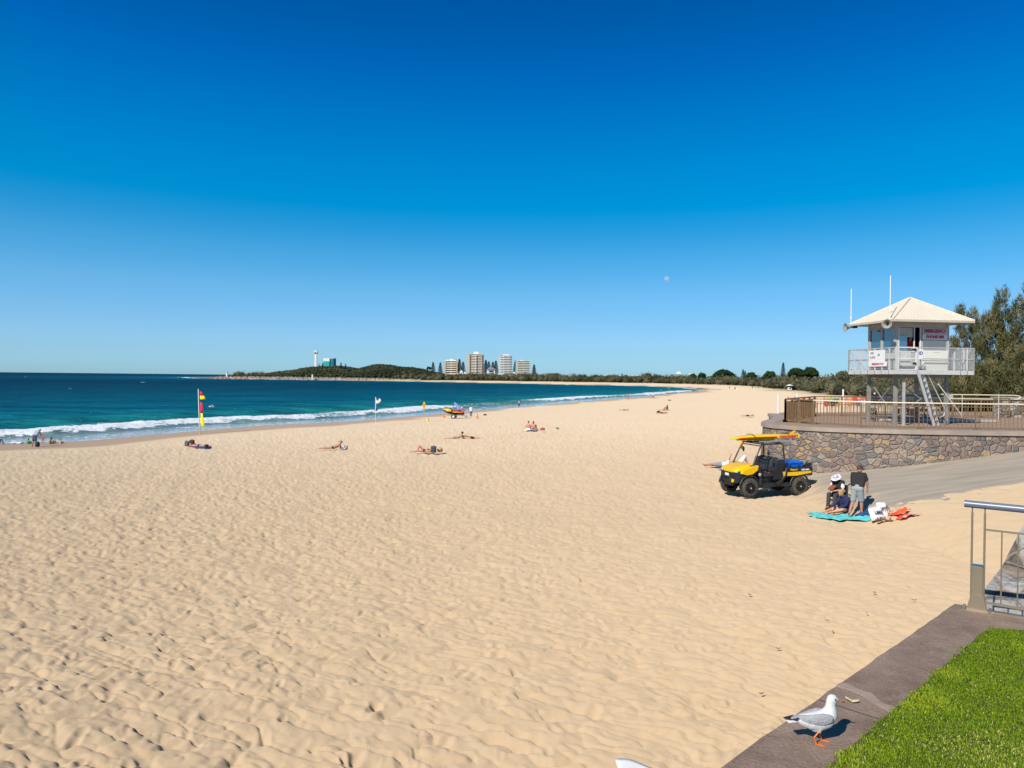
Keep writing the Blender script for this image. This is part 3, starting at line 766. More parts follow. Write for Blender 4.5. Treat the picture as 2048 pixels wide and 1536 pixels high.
g.build('gate_mesh',GALV,gt)
for z_ in (RT-.1,FL+.3):
    g=G(); g.box((.82,-.06,z_),(.14,.05,.09)); g.build('latch',BLACK,gt)
# boards and banners behind the railing
g=G(); g.box((.5,.12,FL+.52),(.52,.02,.62)); g.build('notice_board',WHITEC,T)
g=G(); g.box((1.13,-.05,FL+.72),(.2,.02,.46)); nb_=g.build('notice_board',WHITE,T)
text('ID',.2,M('sign_blue_mat',(.02,.08,.35),.5),nb_,frame((1.12,-.064,FL+.76),(1,0,0),(0,0,1)),bold=.006)
g=G(); g.box((-.04,1.35,FL+.66),(.02,1.15,.54)); bn=g.build('banner',WHITEC,T)
DKG=M('banner_grey_mat',(.18,.18,.25),.6)
text('NO',.15,DKG,bn,frame((-.054,1.68,FL+.8),(0,-1,0),(0,0,1)),bold=.004)
text('FLAGS',.13,DKG,bn,frame((-.054,1.66,FL+.6),(0,-1,0),(0,0,1)),bold=.003)
text('=',.26,DKG,bn,frame((-.054,1.2,FL+.7),(0,-1,0),(0,0,1)),bold=.008)
g=G(); g.box((-.04,1.28,FL+.28),(.02,1.3,.22)); bn=g.build('banner',WHITEC,T)
text('EMERGENCY PH',.13,SIGNRED,bn,frame((-.054,1.28,FL+.28),(0,-1,0),(0,0,1)),bold=.003,sx=.9)
# horns
def horn(loc,ang,tilt=0):
    h=G(); R3=Matrix.Rotation(ang,3,'Z')@Matrix.Rotation(tilt,3,'Y')
    prof=[(.05,-.12),(.055,0),(.075,.08),(.12,.18),(.2,.27),(.215,.28),(.19,.265),(.11,.17),(.06,.08)]
    vs=[];n_=20
    for r,hh_ in prof:
        for i in range(n_):
            a=2*PI*i/n_; vs.append(Vector(loc)+R3@Vector((hh_,r*math.cos(a),r*math.sin(a))))
    h.add(vs,[(j*n_+i,j*n_+(i+1)%n_,(j+1)*n_+(i+1)%n_,(j+1)*n_+i) for j in range(len(prof)-1) for i in range(n_)],True)
    ho=h.build('loudspeaker',M('horn_grey_mat',(.30,.29,.25),.5,var=.1),T,fix=False)
    h=G(); p=Vector(loc); h.cyl(p+R3@Vector((-.1,0,0)),p+R3@Vector((-.3,0,0)),.07); h.cyl(p+R3@Vector((-.05,0,0)),p+R3@Vector((.2,0,0)),.03); h.bar(p+R3@Vector((-.05,0,0)),p+R3@Vector((-.05,0,.25)),.03); h.build('driver',BLACK,ho)
horn((-.15,3.25,EZ-.13),math.radians(168),.05)
horn((-.26,.30,EZ-.20),math.radians(-132),.05)
for (u,v,hh_,z0) in ((-.18,3.2,1.75,EZ),(-.12,.35,1.95,EZ+.05)):
    g=G(); g.cyl((u,v,z0-.1),(u,v,z0+.5),.022); g.cyl((u,v,z0+.5),(u,v,z0+hh_),.022); g.cyl((u,v,z0+.28),(u,v,z0+.36),.045); g.build('antenna',WHITE,T)
# ladder
LD=thing('ladder','steep galvanised steel ladder leading up to the tower deck','ladder',TW,TR)
tp=Vector((.95,-.12,DZ+.1)); bt=Vector((1.72,-.2,.02)); wv=Vector((.40,.26,0))
for k,off in enumerate((Vector((0,0,0)),wv)):
    g=G(); g.bar(tp+off,bt+off,.05,.12); g.build('stringer',GALV,LD)
for i in range(9):
    p=tp.lerp(bt,(i+.7)/9.6); g=G(); g.bar(p,p+wv,.12,.03); g.build('tread',GALV,LD)
for off in (wv,):
    g=G(); g.tube([tp+off+Vector((0,0,.0)),tp+off+Vector((.12,0,.02)),tp+off+Vector((.28,0,-.1)),bt+off+Vector((.35,0,.7)),bt+off+Vector((.28,0,.45)),bt+off+Vector((.05,0,.35))],.022,8); g.build('handrail',GALV,LD)
g=G(); g.box((0,0,0),(.2,.12,.2)); o=g.build('junction_box',GREYP); o.parent=T; o.location=(cu1+.2,cv0,1.35)
# ============================================================ foreground: wall coping, lawn, rail, gull
def wpt(px,py,z): p=atz(px,py,z); return Vector((p.x,p.y))
WA=Vector((1.1,3.6)); WB=Vector((4.02,6.30)); wd=(WB-WA).normalized(); wn=Vector((wd.y,-wd.x))
rd_=Vector((.80,-.60)).normalized()
A0=WA-wd*7; B0=WB; C0=WB+rd_*6
CW=.40
# solid coping: outer edge A0-B0-C0, inner edge offset
inner0=A0+wn*CW; rn=Vector((rd_.y,-rd_.x))
# inner corner
def isect(p,d,q,e):
    det=d.x*(-e.y)+e.x*d.y; r=q-p; s=(r.x*(-e.y)+e.x*r.y)/det; return p+d*s
innerB=isect(A0+wn*CW,wd,B0+rn*.62,rd_)
innerC=C0+rn*.62
L=B0
cw=thing('concrete_kerb','weathered purple-grey concrete wall top between the sand and the lawn','wall',(L.x,L.y,0))
g=G()
N=90
outer=[A0.lerp(B0,i/N) for i in range(N+1)]; inn_=[(A0+wn*CW).lerp(innerB,i/N) for i in range(N+1)]
rr_=random.Random(3)
outer=[p+wn*(.003*math.sin(i*.9)+rr_.uniform(-.004,.004)) for i,p in enumerate(outer)]
outer+= [B0.lerp(C0,i/20) for i in range(1,21)]; inn_+=[innerB.lerp(innerC,i/20) for i in range(1,21)]
strip_solid(g,outer,inn_,4.3,4.5,Vector((L.x,L.y,0))); 
m,t,b=nt('kerb_mat'); co=objco(t)
c=ramp(t,noise(t,co,3.2,6,.62),[(.28,(.165,.106,.075)),(.5,(.245,.168,.122)),(.72,(.34,.24,.18))])
c=mix(t,.8,c,ramp(t,noise(t,co,60,3,.6),[(.3,(.72,.72,.72)),(.5,(1,1,1)),(.72,(1.35,1.32,1.3))]),'MULTIPLY')
pale=noise(t,co,5.5,6,.75,1.2); c=mix(t,mapr(t,pale,.54,.66,0,.6),c,(.30,.235,.18))
sp=noise(t,co,150,1); c=mix(t,mapr(t,sp,.70,.74,0,.8),c,(.45,.40,.34))
t.links.new(c,b.inputs['Base Color']); b.inputs['Roughness'].default_value=.88
bp=t.nodes.new('ShaderNodeBump'); bp.inputs['Distance'].default_value=.012; bp.inputs['Strength'].default_value=.8; t.links.new(noise(t,co,45,5,.65),bp.inputs['Height']); t.links.new(bp.outputs[0],b.inputs['Normal'])
g.build('coping',m,cw)
g=G(); strip_solid(g,[p+wn*.03 for p in (A0,)]+[B0+Vector((-.0,-.04))]+[C0+rn*.04],[p+wn*.3 for p in (A0,)]+[innerB]+[innerC],.8,4.3,Vector((L.x,L.y,0))); g.build('wall_face',STONE2,cw)
g=G(); q0=WA+wd*1.42; pa=[]; 
for k in range(9): u=k/8; pa.append((q0.x+wn.x*u*.40+wd.x*(.03*math.sin(u*5)-.10*u)-L.x,q0.y+wn.y*u*.40+wd.y*(.03*math.sin(u*5)-.10*u)-L.y))
pb2=[(x+wd.x*(.07+.02*math.sin(i*1.9)),y+wd.y*(.07+.02*math.sin(i*1.9))) for i,(x,y) in enumerate(pa)]
g.prism(pa+pb2[::-1],4.499,4.506); g.build('mortar_patch',M('mortar_patch_mat',(.36,.27,.215),.9,var=.2,scale=9,bump=.5,bscale=70),cw)
# sand patch drifted over joint & joint groove
g=G(); jp=WA+wd*1.15; g.box((jp.x+wn.x*.2-L.x,jp.y+wn.y*.2-L.y,4.5),(.38,.008,.004),Matrix.Rotation(math.atan2(wn.y,wn.x)+.05,3,'Z')); g.build('joint',M('joint_mat',(.06,.045,.04),.9),cw)
# lawn
soil=G(); lawn_poly=[]
ia=A0+wn*(CW-.03); ib=innerB+rn*-.0
e1=[]  # lawn outline (rounded at corner)
p1=isect(A0+wn*(CW-.02),wd,B0+rn*.50,rd_)
for i in range(60): e1.append((A0+wn*(CW-.02)).lerp(p1-wd*.28,i/59))
c1_=p1-wd*.28; c2_=p1+rd_*.28
for i in range(1,10):
    s=i/10; e1.append(c1_*(1-s)**2+p1*2*s*(1-s)+c2_*s*s)
for i in range(30): e1.append(c2_.lerp(p1+rd_*7,i/29))
poly=[(p.x,p.y) for p in e1]+[(9,-6),(0,-6),(-4,-4)]
g=G(); g.prism(poly,4.2,4.512); o=g.build('lawn_ground',M('turf_soil_mat',(.07,.085,.02),.95,var=.4,scale=30,bump=.6,bscale=80)); tag(o,'flat turf under the grass in the corner',kind='structure')
# blades
from mathutils.geometry import intersect_point_line
def inpoly(x,y,P):
    P=np.array(P); ins=np.zeros(x.shape,bool); j=len(P)-1
    for i in range(len(P)):
        c=((P[i,1]>y)!=(P[j,1]>y))&(x<(P[j,0]-P[i,0])*(y-P[i,1])/(P[j,1]-P[i,1]+1e-12)+P[i,0]); ins^=c; j=i
    return ins
NB=620000
bx=rng.uniform(.6,6.2,NB); by=rng.uniform(2.1,6.2,NB)
jit=.03*(fbm(bx*9,by*9,2,4)-.5)+rng.normal(0,.006,NB)
ok=inpoly(bx+jit*2,by-jit*2,poly)
# only what lies towards the view
ok&=(bx<by*.95+.6)
bx=bx[ok];by=by[ok];NB=len(bx)
patchy=fbm(bx*2.3,by*2.3,4,40); ln=rng.uniform(.008,.017,NB)*(.6+.9*patchy); an=rng.uniform(0,2*PI,NB); ti=rng.uniform(.15,1.1,NB); wd_=rng.uniform(.0016,.0030,NB)
lean=np.stack([np.cos(an)*np.sin(ti),np.sin(an)*np.sin(ti),np.cos(ti)],-1)
side=np.stack([-np.sin(an),np.cos(an),np.zeros(NB)],-1)*wd_[:,None]
base=np.stack([bx,by,np.full(NB,4.512)],-1)
tip=base+lean*ln[:,None]; midp=base+lean*(ln*.55)[:,None]+np.array([0,0,.003])
V=np.stack([base-side,base+side,midp+side*.8,tip+side*.08,midp-side*.8],1)
tint=np.clip(rng.uniform(0,1,NB)*.5+sstep(.42,.66,patchy)*.42+.1,0,1); dryb=(rng.uniform(0,1,NB)<.035+.13*sstep(.5,.7,fbm(bx*1.6+4,by*1.6,3,44)))
tint=np.where(dryb,1.0,tint*.8)
idx=np.arange(NB)[:,None]*5; Fq=np.concatenate([idx+np.array([[0,1,2,4]]),],0); Ft=idx+np.array([[4,2,3,3]])
Fall=np.concatenate([Fq,Ft],0)
# use triangles only
tri=np.concatenate([idx+np.array([[0,1,2]]),idx+np.array([[0,2,4]]),idx+np.array([[4,2,3]])],0)
m,t,b=nt('grass_blade_mat'); c=ramp(t,A(t,'tint'),[(0,(.10,.18,.006)),(.45,(.23,.34,.014)),(.8,(.38,.45,.03)),(1,(.60,.52,.19))])
t.links.new(c,b.inputs['Base Color']); b.inputs['Roughness'].default_value=.55; b.inputs['Specular IOR Level'].default_value=.08
tl=t.nodes.new('ShaderNodeBsdfTranslucent'); t.links.new(c,tl.inputs[0]); mx=t.nodes.new('ShaderNodeMixShader'); mx.inputs[0].default_value=.3
t.links.new(b.outputs[0],mx.inputs[1]); t.links.new(tl.outputs[0],mx.inputs[2]); t.links.new(mx.outputs[0],t.nodes['Material Output'].inputs[0])
o=mesh_np('grass',V.reshape(-1,3),tri,m,{'tint':np.repeat(tint,5)}); tag(o,'short bright green lawn grass behind the concrete wall top','grass',kind='stuff')
# ---- stainless rail
RB=Vector((4.05,6.13,4.5)); ra=math.atan2(rd_.y,rd_.x)
RL=thing('steel_railing','stainless steel railing with a thick round handrail at the end of the concrete wall','railing',RB,ra)
STB=M('satin_steel_mat',(.34,.28,.20),.42,metal=.55,var=.12,scale=4); 
g=G(); g.tube([(-.06,0,.93),(4,0,.93)],.032,20); g.build('handrail',M('polished_steel_mat',(.16,.18,.24),.34,metal=.15,spec=.3,var=.08),RL)
for x in (0,.092):
    g=G(); g.cyl((x,0,.05),(x,0,.86),.0085,n=12); g.cyl((x,0,.86),(x,0,.91),.006); g.build('upright',STB,RL)
g=G(); g.box((.045,0,.22),(.082,.05,.36)); g.build('post_box',STB,RL,bevel=.004)
g=G(); g.box((.045,0,.402),(.086,.054,.008)); g.build('post_cap',M('cap_steel_mat',(.6,.62,.65),.15,metal=1),RL)
g=G(); g.extr([(-.035,-.03,0),(.125,-.03,0),(.088,-.03,.15),(.002,-.03,.15)],(0,.012,0)); g.extr([(-.035,.02,0),(.125,.02,0),(.088,.02,.15),(.002,.02,.15)],(0,.012,0)); g.build('gusset',STB,RL)
g=G(); g.box((.045,0,.004),(.24,.13,.012)); bp_=g.build('base_plate',STB,RL)
for x,y in ((-.05,-.05),(.14,-.05),(-.05,.05),(.14,.05)):
    g=G(); g.cyl((x,y,.008),(x,y,.03),.011,n=6); g.build('bolt',STB,bp_)
for z,w_ in ((.72,.016),(.085,.02)):
    g=G(); g.box((2.1,0,z),(4.0,.012,w_)); g.build('infill_rail',STB,RL)
for i in range(34):
    x=.215+i*.115; g=G(); g.cyl((x,0,.085),(x,0,.72),.0055,n=8); g.build('baluster',STB,RL)
g=G(); g.box((2.15,.0,.012),(4.1,.05,.02)); g.build('sill',STB,RL)
# wing wall of rubble beyond the rail
ww=thing('rubble_wing_wall','sloping rubble stone wall end behind the steel railing at the right edge','wall',(4.5,6.9,0))
g=G(); secs=[]
for i in range(9):
    s=i/8; x=.12+s*2.6; y=.15+s*1.7; zt_=4.08+s*2.0 if s<.5 else 5.08+(s-.5)*.5
    zt_+=.04*math.sin(i*2.3)
    secs.append([(x-.1,y-.05,1.5),(x+.9,y-.7,1.5),(x+.8,y-.6,zt_-.02),(x+.35,y-.28,zt_+.04),(x,y,zt_)])
g.loft(secs,smooth=False); g.build('rubble_body',STONE2,ww)
# ---- silver gull
GB=Vector((1.715,3.84,4.5))
GU=thing('seagull','white and grey seagull with orange legs and beak standing on the concrete wall top','bird',GB,math.radians(4))
GW=M('white_feather_mat',(.64,.63,.62),.8,var=.05,scale=30,bump=.25,bscale=120); GG=M('grey_feather_mat',(.33,.325,.345),.75,var=.14,scale=24,bump=.4,bscale=70); GK=M('black_feather_mat',(.018,.014,.014),.6); GO=M('orange_leg_mat',(.75,.17,.02),.45,var=.15,scale=60)
g=G()
ch=[(-.155,.138,.012),(-.12,.137,.024),(-.085,.132,.036),(-.045,.126,.047),(-.005,.126,.053),(.03,.136,.052),(.052,.158,.044),(.060,.184,.034),(.060,.206,.0275),(.062,.228,.0265),(.068,.243,.0275),(.076,.245,.024)]
for (x,z,r),(x2,z2,r2) in zip(ch[:-1],ch[1:]):
    for k in range(3):
        s=k/3; rr=r+(r2-r)*s; g.ell((x+(x2-x)*s,0,z+(z2-z)*s),(rr,rr*.86,rr),n=14,m=10)
g.ell((.092,0,.241),(.016,.012,.012)); g.ell((-.02,0,.095),(.04,.03,.03))
for y in (-.022,.022): g.cap((-.012,y,.10),(-.010,y,.075),.018,.008)
remesh(g.build('body',GW,GU,fix=False),.0035,5)
for s in (-1,1):
    g=G(); prof=[(.028,.150,.017,.028),(0,.146,.016,.037),(-.04,.140,.014,.036),(-.08,.139,.012,.030),(-.12,.142,.009,.021),(-.15,.146,.006,.012)]
    fine_=[]
    for q0,q1 in zip(prof[:-1],prof[1:]):
        for e_ in range(4): fine_.append(tuple(a_+(b_-a_)*e_/4 for a_,b_ in zip(q0,q1)))
    for k,(x,z,ry,rz_) in enumerate(fine_):
        k=k/4
        yy=s*(.036-.0022*k*k*.9); g.ell((x,yy,z),(.034,ry,rz_),n=12,m=8)
    remesh(g.build('wing',GG,GU,fix=False),.004,4)
    g=G(); 
    for k in range(4):
        g.cap((-.14+.008*k,s*(.016-.002*k),.138+.004*k),(-.205+.014*k,s*.004,.148+.003*k),.007,.002,8)
    g.build('wing_tip',GK,GU,fix=False)
    g=G(); g.ell((.076,s*.0225,.250),(.0042,.003,.0046)); g.build('eye',GK,GU,fix=False)
g=G()
for k in range(5): g.cap((-.13,(k-2)*.006,.134),(-.185,(k-2)*.010,.132),.010,.006,8)
remesh(g.build('tail',GW,GU,fix=False),.003,3)
g=G(); g.loft([[(.098,y*1.0,.238+z) for y,z in ((-.0065,0),(0,.0075),(.0065,0),(0,-.006))],[(.118,y*.7,.233+z) for y,z in ((-.0055,0),(0,.0065),(.0055,0),(0,-.004))],[(.132,y*.5,.228+z) for y,z in ((-.004,0),(0,.005),(.004,0),(0,-.004))]]); bk=g.build('beak',GO,GU)
g=G(); g.loft([[(.1321,y,.228+z) for y,z in ((-.0022,0),(0,.005),(.0022,0),(0,-.004))],[(.143,y*.3,.222+z) for y,z in ((-.002,0),(0,.002),(.002,0),(0,-.002))]]); g.build('beak_tip',GK,bk)
for s,fx in ((1,.026),(-1,-.026)):
    g=G(); y=s*.022+.0; g.cap((-.010,y,.082),(fx-.016,y,.045),.0042,.0042,8); g.cap((fx-.016,y,.045),(fx,y,.006),.0042,.004,8)
    for k in (-1,0,1): g.cap((fx,y,.005),(fx+.036,y+k*.017,.003),.0034,.0020,8)
    g.cap((fx,y,.005),(fx-.010,y,.003),.0028,.0016,8)
    g.add([(fx,y,.005),(fx+.034,y-.016,.0035),(fx+.031,y,.0035),(fx+.034,y+.016,.0035)],[(0,1,2),(0,2,3)])
    g.build('leg',GO,GU,fix=False)
# leaves and litter on sand and wall
LEAF=M('dry_leaf_mat',(.34,.17,.06),.8,var=.4,scale=40); LEAF2=M('pale_leaf_mat',(.55,.42,.22),.8,var=.3,scale=40)
leaf0=None
lv=[(1704,1404,4.506,.05,LEAF2),(1500,1190,None,.07,LEAF),(1750,1186,None,.07,LEAF),(1828,1201,None,.075,LEAF),(1556,1298,None,.06,LEAF),(1654,1242,None,.06,LEAF),(1666,1264,None,.05,LEAF),(1522,1388,None,.06,LEAF),(1734,1226,None,.04,LEAF)]
LG=['pale leaf lying on the concrete beyond the gull beak','brown leaf on the sand far left of the scattered leaves','brown leaf on the sand above the others, left of the railing','brown leaf on the sand nearest the steel railing','curled leaf on the sand midway along the concrete edge','brown leaf on the sand in the middle of the scattered leaves','dark leaf on the sand just below the middle one','orange-brown leaf on the sand close to the concrete edge','tiny leaf on the sand between the wall and the middle leaf']
for (px,py,z,s,mt),lb in zip(lv,LG):
    p=atz(px,py,z) if z else gp(px,py,.0)
    g=G(); pts=[]
    for i in range(7):
        u=i/6-.5; w_=.32*math.cos(u*PI)**.8 if abs(u)<.5 else 0
        pts.append((u*s*1.6,w_*s,abs(u)*s*.5)); 
    vs=[(x,-y,z_) for x,y,z_ in pts]+[(x,0,z_+.2*s) for x,y,z_ in pts]+[(x,y,z_) for x,y,z_ in pts]
    g.add(vs,[(i,i+1,7+i+1,7+i) for i in range(6)]+[(7+i,8+i,15+i,14+i) for i in range(6)])
    o=g.build('leaf',mt); o.location=p+Vector((0,0,.004)); o.rotation_euler=(random.uniform(-.3,.3),.1,random.uniform(0,3) if z is None else -.35); tag(o,lb,'leaf','fallen leaves')
# white cloth at bottom edge
p=gp(1272,1537)
g=G(); NXc=14; vs=[]
for j in range(NXc+1):
    for i in range(NXc+1):
        u=i/NXc;v=j/NXc; x=(u-.35)*.68; y=-v*.7+.05-.22*u*u*(1-v); vs.append((x+.08*v,y,.05+.018*math.sin(u*7+v*3)+.02*math.cos(v*9+u*4)))
fs=[(j*(NXc+1)+i,j*(NXc+1)+i+1,(j+1)*(NXc+1)+i+1,(j+1)*(NXc+1)+i) for j in range(NXc) for i in range(NXc)]
g.add(vs,fs,True); o=g.build('cloth',WHITEC); o.location=p+Vector((0,.02,0)); o.modifiers.new('s','SOLIDIFY').thickness=.01; tag(o,'crumpled white cloth lying on the sand at the bottom edge','cloth')
# ============================================================ people
def hum(J,vox,parent,skin,clothes,hair=None,fat=1.0,fingers=True,face=True):
    """J: dict of joints. builds one body mesh and clothing/hair children"""
    V_=lambda k:Vector(J[k])
    def torso(g,inf):
        f=fat
        for s in 'lr':
            g.cap(V_('hip_'+s)+(V_('waist')-V_('hip_'+s))*.1,V_('hip_'+s).lerp(V_('sh_'+s),.5),.098*f+inf,.088*f+inf)
            g.cap(V_('hip_'+s).lerp(V_('sh_'+s),.5),V_('sh_'+s).lerp(V_('chest'),.35),.088*f+inf,.092*f+inf)
        g.cap(V_('hip_l'),V_('hip_r'),.098*f+inf,.098*f+inf); g.cap(V_('waist'),V_('chest'),.105*f+inf,.118*f+inf)
        g.cap(V_('sh_l'),V_('sh_r'),.058+inf,.058+inf)
        g.cap(V_('chest'),V_('neck'),.10*f+inf,.058+inf*.6)
    def arm(g,s,inf,frac=2.0):
        a,b,c=V_('sh_'+s),V_('el_'+s),V_('wr_'+s)
        if frac<1: g.cap(a,a.lerp(b,frac),.055+inf,.048+inf+.008); return
        g.cap(a,b,.052+inf,.040+inf)
        if frac<2: g.cap(b,b.lerp(c,frac-1),.040+inf,.036+inf); return
        g.cap(b,c,.040+inf,.027+inf)
    def leg(g,s,inf,frac=2.0,extra=0):
        a,b,c=V_('hip_'+s),V_('kn_'+s),V_('an_'+s)
        if frac<=1: e_=a.lerp(b,frac); g.cap(a,e_,.088*fat+inf,.088*(1-frac)+.058*frac+inf+extra); return
        g.cap(a,b,.085*fat+inf,.056+inf)
        if frac<2: g.cap(b,b.lerp(c,frac-1),.056+inf,.048+inf+extra); return
        m_=b.lerp(c,.3); g.cap(b,m_,.054+inf,.056+inf); g.cap(m_,c,.056+inf,.036+inf)
    g=G(); torso(g,0)
    for s in 'lr':
        arm(g,s,0); leg(g,s,0)
        an,to=V_('an_'+s),V_('to_'+s); d=(to-an)
        g.cap(an,to,.038,.026); g.ell(an-d.normalized()*.03,.036,n=8,m=6)
        wr=V_('wr_'+s); el=V_('el_'+s); hd=(wr-el).normalized(); hp=wr+hd*.055
        g.cap(wr,hp,.026,.033)
        if fingers:
            sd=hd.cross(Vector((0.2,0.1,1))).normalized()
            if sd.length<.1: sd=Vector((0,1,0))
            cu=hd.cross(sd)
            for k,l in enumerate((.062,.075,.07,.055)):
                r0=hp+sd*((k-1.5)*.017)+hd*.018; m_=r0+hd*l*.55+cu*.004; g.cap(r0,m_,.0095,.009,8); g.cap(m_,m_+hd*l*.4+cu*.022,.009,.0078,8)
            r0=wr+hd*.025-sd*.026; g.cap(r0,r0-sd*.022+hd*.035,.011,.009,8)
    hc=V_('head'); nk=V_('neck'); up=(hc-nk).normalized(); fw=V_('face').normalized(); fw=(fw-up*fw.dot(up)).normalized(); sd=up.cross(fw)
    Rm=Matrix((fw,sd,up)).transposed()
    g.cap(nk-up*.03,hc-up*.04,.052,.05)
    g.ell(hc,(.095,.075,.115),Rm,n=14,m=10); g.ell(hc+fw*.035-up*.05,(.055,.05,.06),Rm,n=12,m=8)
    if face:
        g.cap(hc+fw*.092-up*.0,hc+fw*.108-up*.028,.008,.014,8)
        for q in (-1,1): g.ell(hc+sd*q*.076-up*.01,(.018,.009,.028),Rm,n=8,m=6)
        g.cap(hc+fw*.082-up*.058+sd*.018,hc+fw*.082-up*.058-sd*.018,.009,.009,8)
    body=remesh(g.build('body',skin,parent,fix=False),vox,3)
    if face:
        for q in (-1,1):
            g=G(); g.ell(hc+fw*.088+sd*q*.03+up*.005,.009,n=8,m=6); g.build('eye',DARKH,parent,fix=False)
    for cl in clothes:
        kind,mt=cl[0],cl[1]; g=G(); nm=cl[2] if len(cl)>2 else kind
        if kind=='shirt': torso_g=torso(g,.014); [arm(g,s,.012,.62) for s in 'lr']
        elif kind=='long_shirt': torso(g,.016); [arm(g,s,.013,1.9) for s in 'lr']
        elif kind=='singlet': torso(g,.012)
        elif kind in('shorts','bikini_bottom','trunks'):
            fr={'shorts':.92,'trunks':.5,'bikini_bottom':.08}[kind]; inf={'shorts':.022,'trunks':.018,'bikini_bottom':.012}[kind]
            g.cap(V_('hip_l'),V_('hip_r'),.098*fat+inf,.098*fat+inf)
            g.cap(V_('hip_l').lerp(V_('hip_r'),.5),V_('waist').lerp(V_('hip_l').lerp(V_('hip_r'),.5),.55),.1*fat+inf,.1*fat+inf)
            for s in 'lr': leg(g,s,inf,fr,.014 if kind=='shorts' else 0)
        elif kind=='trousers':
            g.cap(V_('hip_l'),V_('hip_r'),.11*fat,.11*fat)
            for s in 'lr': leg(g,s,.016,1.85)
        elif kind=='bikini_top':
            c=V_('chest')*.75+V_('waist')*.25; a=(V_('sh_l')-V_('sh_r')).normalized(); g.cap(c+a*.06,c-a*.06,.125,.125)
        elif kind=='shoes':
            for s in 'lr':
                g2=G(); g2.cap(V_('an_'+s)-Vector((0,0,.02)),V_('to_'+s),.05,.038); remesh(g2.build('shoe',mt,parent,fix=False),vox,2)
            continue
        elif kind=='cap':
            g.ell(hc+up*.035-fw*.005,(.106,.088,.092),Rm,n=14,m=8); g.ell(hc+up*.045+fw*.12,(.07,.065,.012),Rm,n=12,m=6)
        elif kind=='hat':
            g.ell(hc+up*.055,(.105,.09,.09),Rm,n=14,m=8); g.ell(hc+up*.03,(.21,.19,.022),Rm,n=16,m=6)
        elif kind=='vest':
            torso(g,.03)
        remesh(g.build(nm,mt,parent,fix=False),vox,2)
    if hair:
        g=G(); g.ell(hc+up*.022-fw*.018,(.098,.084,.108),Rm,n=14,m=10)
        if hair[1]=='long':
            dn=Vector((0,0,-1)) if abs(up.z)>.5 else -up
            g.cap(hc-fw*.06,hc-fw*.085+dn*.26,.07,.045); g.cap(hc-fw*.05,hc-fw*.06+dn*.12,.085,.075)
        if hair[1]=='bun': g.cap(hc-fw*.09,hc-fw*.14-up*.04,.045,.05)
        if hair[1]=='tail': g.cap(hc-fw*.08,hc-fw*.12-up*.18,.03,.02)
        remesh(g.build('hair',hair[0],parent,fix=False),vox,2)
def mir(d):
    o=dict(d)
    for k,v in d.items():
        if k.endswith('_l') and k[:-2]+'_r' not in d: o[k[:-2]+'_r']=(v[0],-v[1],v[2])
    return o
STAND=mir(dict(waist=(0,0,1.06),chest=(.01,0,1.27),neck=(0,0,1.45),head=(.025,0,1.60),face=(1,0,-.05),hip_l=(0,.085,.92),sh_l=(0,.175,1.40),el_l=(-.04,.235,1.12),wr_l=(.04,.25,.88),kn_l=(.02,.10,.50),an_l=(-.01,.10,.085),to_l=(.15,.12,.03)))
SIT=mir(dict(waist=(-.04,0,.24),chest=(-.07,0,.42),neck=(-.04,0,.60),head=(.0,0,.75),face=(1,0,-.1),hip_l=(0,.09,.11),sh_l=(-.05,.17,.54),el_l=(.10,.24,.32),wr_l=(.30,.12,.34),kn_l=(.38,.14,.44),an_l=(.58,.12,.085),to_l=(.74,.14,.03)))
PRONE=mir(dict(waist=(.12,0,.15),chest=(.32,0,.24),neck=(.46,0,.38),head=(.52,0,.50),face=(1,0,-.2),hip_l=(0,.09,.12),sh_l=(.42,.17,.31),el_l=(.50,.21,.05),wr_l=(.70,.12,.05),kn_l=(-.42,.10,.07),an_l=(-.84,.10,.06),to_l=(-1.0,.12,.035)))
FLAT=mir(dict(waist=(.14,0,.12),chest=(.34,0,.13),neck=(.52,0,.13),head=(.66,0,.13),face=(0,0,1),hip_l=(0,.09,.11),sh_l=(.46,.17,.12),el_l=(.24,.26,.08),wr_l=(.02,.30,.06),kn_l=(-.42,.11,.10),an_l=(-.83,.12,.06),to_l=(-.92,.16,.13)))
def posed(base,**k): d=dict(base); d.update(k); return d
KNEEUP=posed(FLAT,kn_l=(-.30,.10,.44),an_l=(-.44,.12,.07),to_l=(-.58,.14,.04),kn_r=(-.40,-.12,.12),an_r=(-.8,-.12,.07),to_r=(-.88,-.14,.13))
def person(lab,px,py,rz,J,vox,skin,clothes,hair,group=None,scale=1.0,fat=1.0,dz=0,loc=None,face=False,fingers=False):
    p=Vector(loc) if loc is not None else gp(px,py)
    t=thing('person',lab,'person',p+Vector((0,0,dz)),rz,group)
    J2={k:(Vector(v)*scale if k!='face' else Vector(v)) for k,v in J.items()}
    if scale!=1: 
        J2={k:(Vector(v)*1 if k!='face' else Vector(v)) for k,v in J.items()}; t.scale=(scale,)*3
    hum(J2,vox,t,skin,clothes,hair,fat,fingers,face)
    return t
SG='people on the beach'
D2R=math.radians
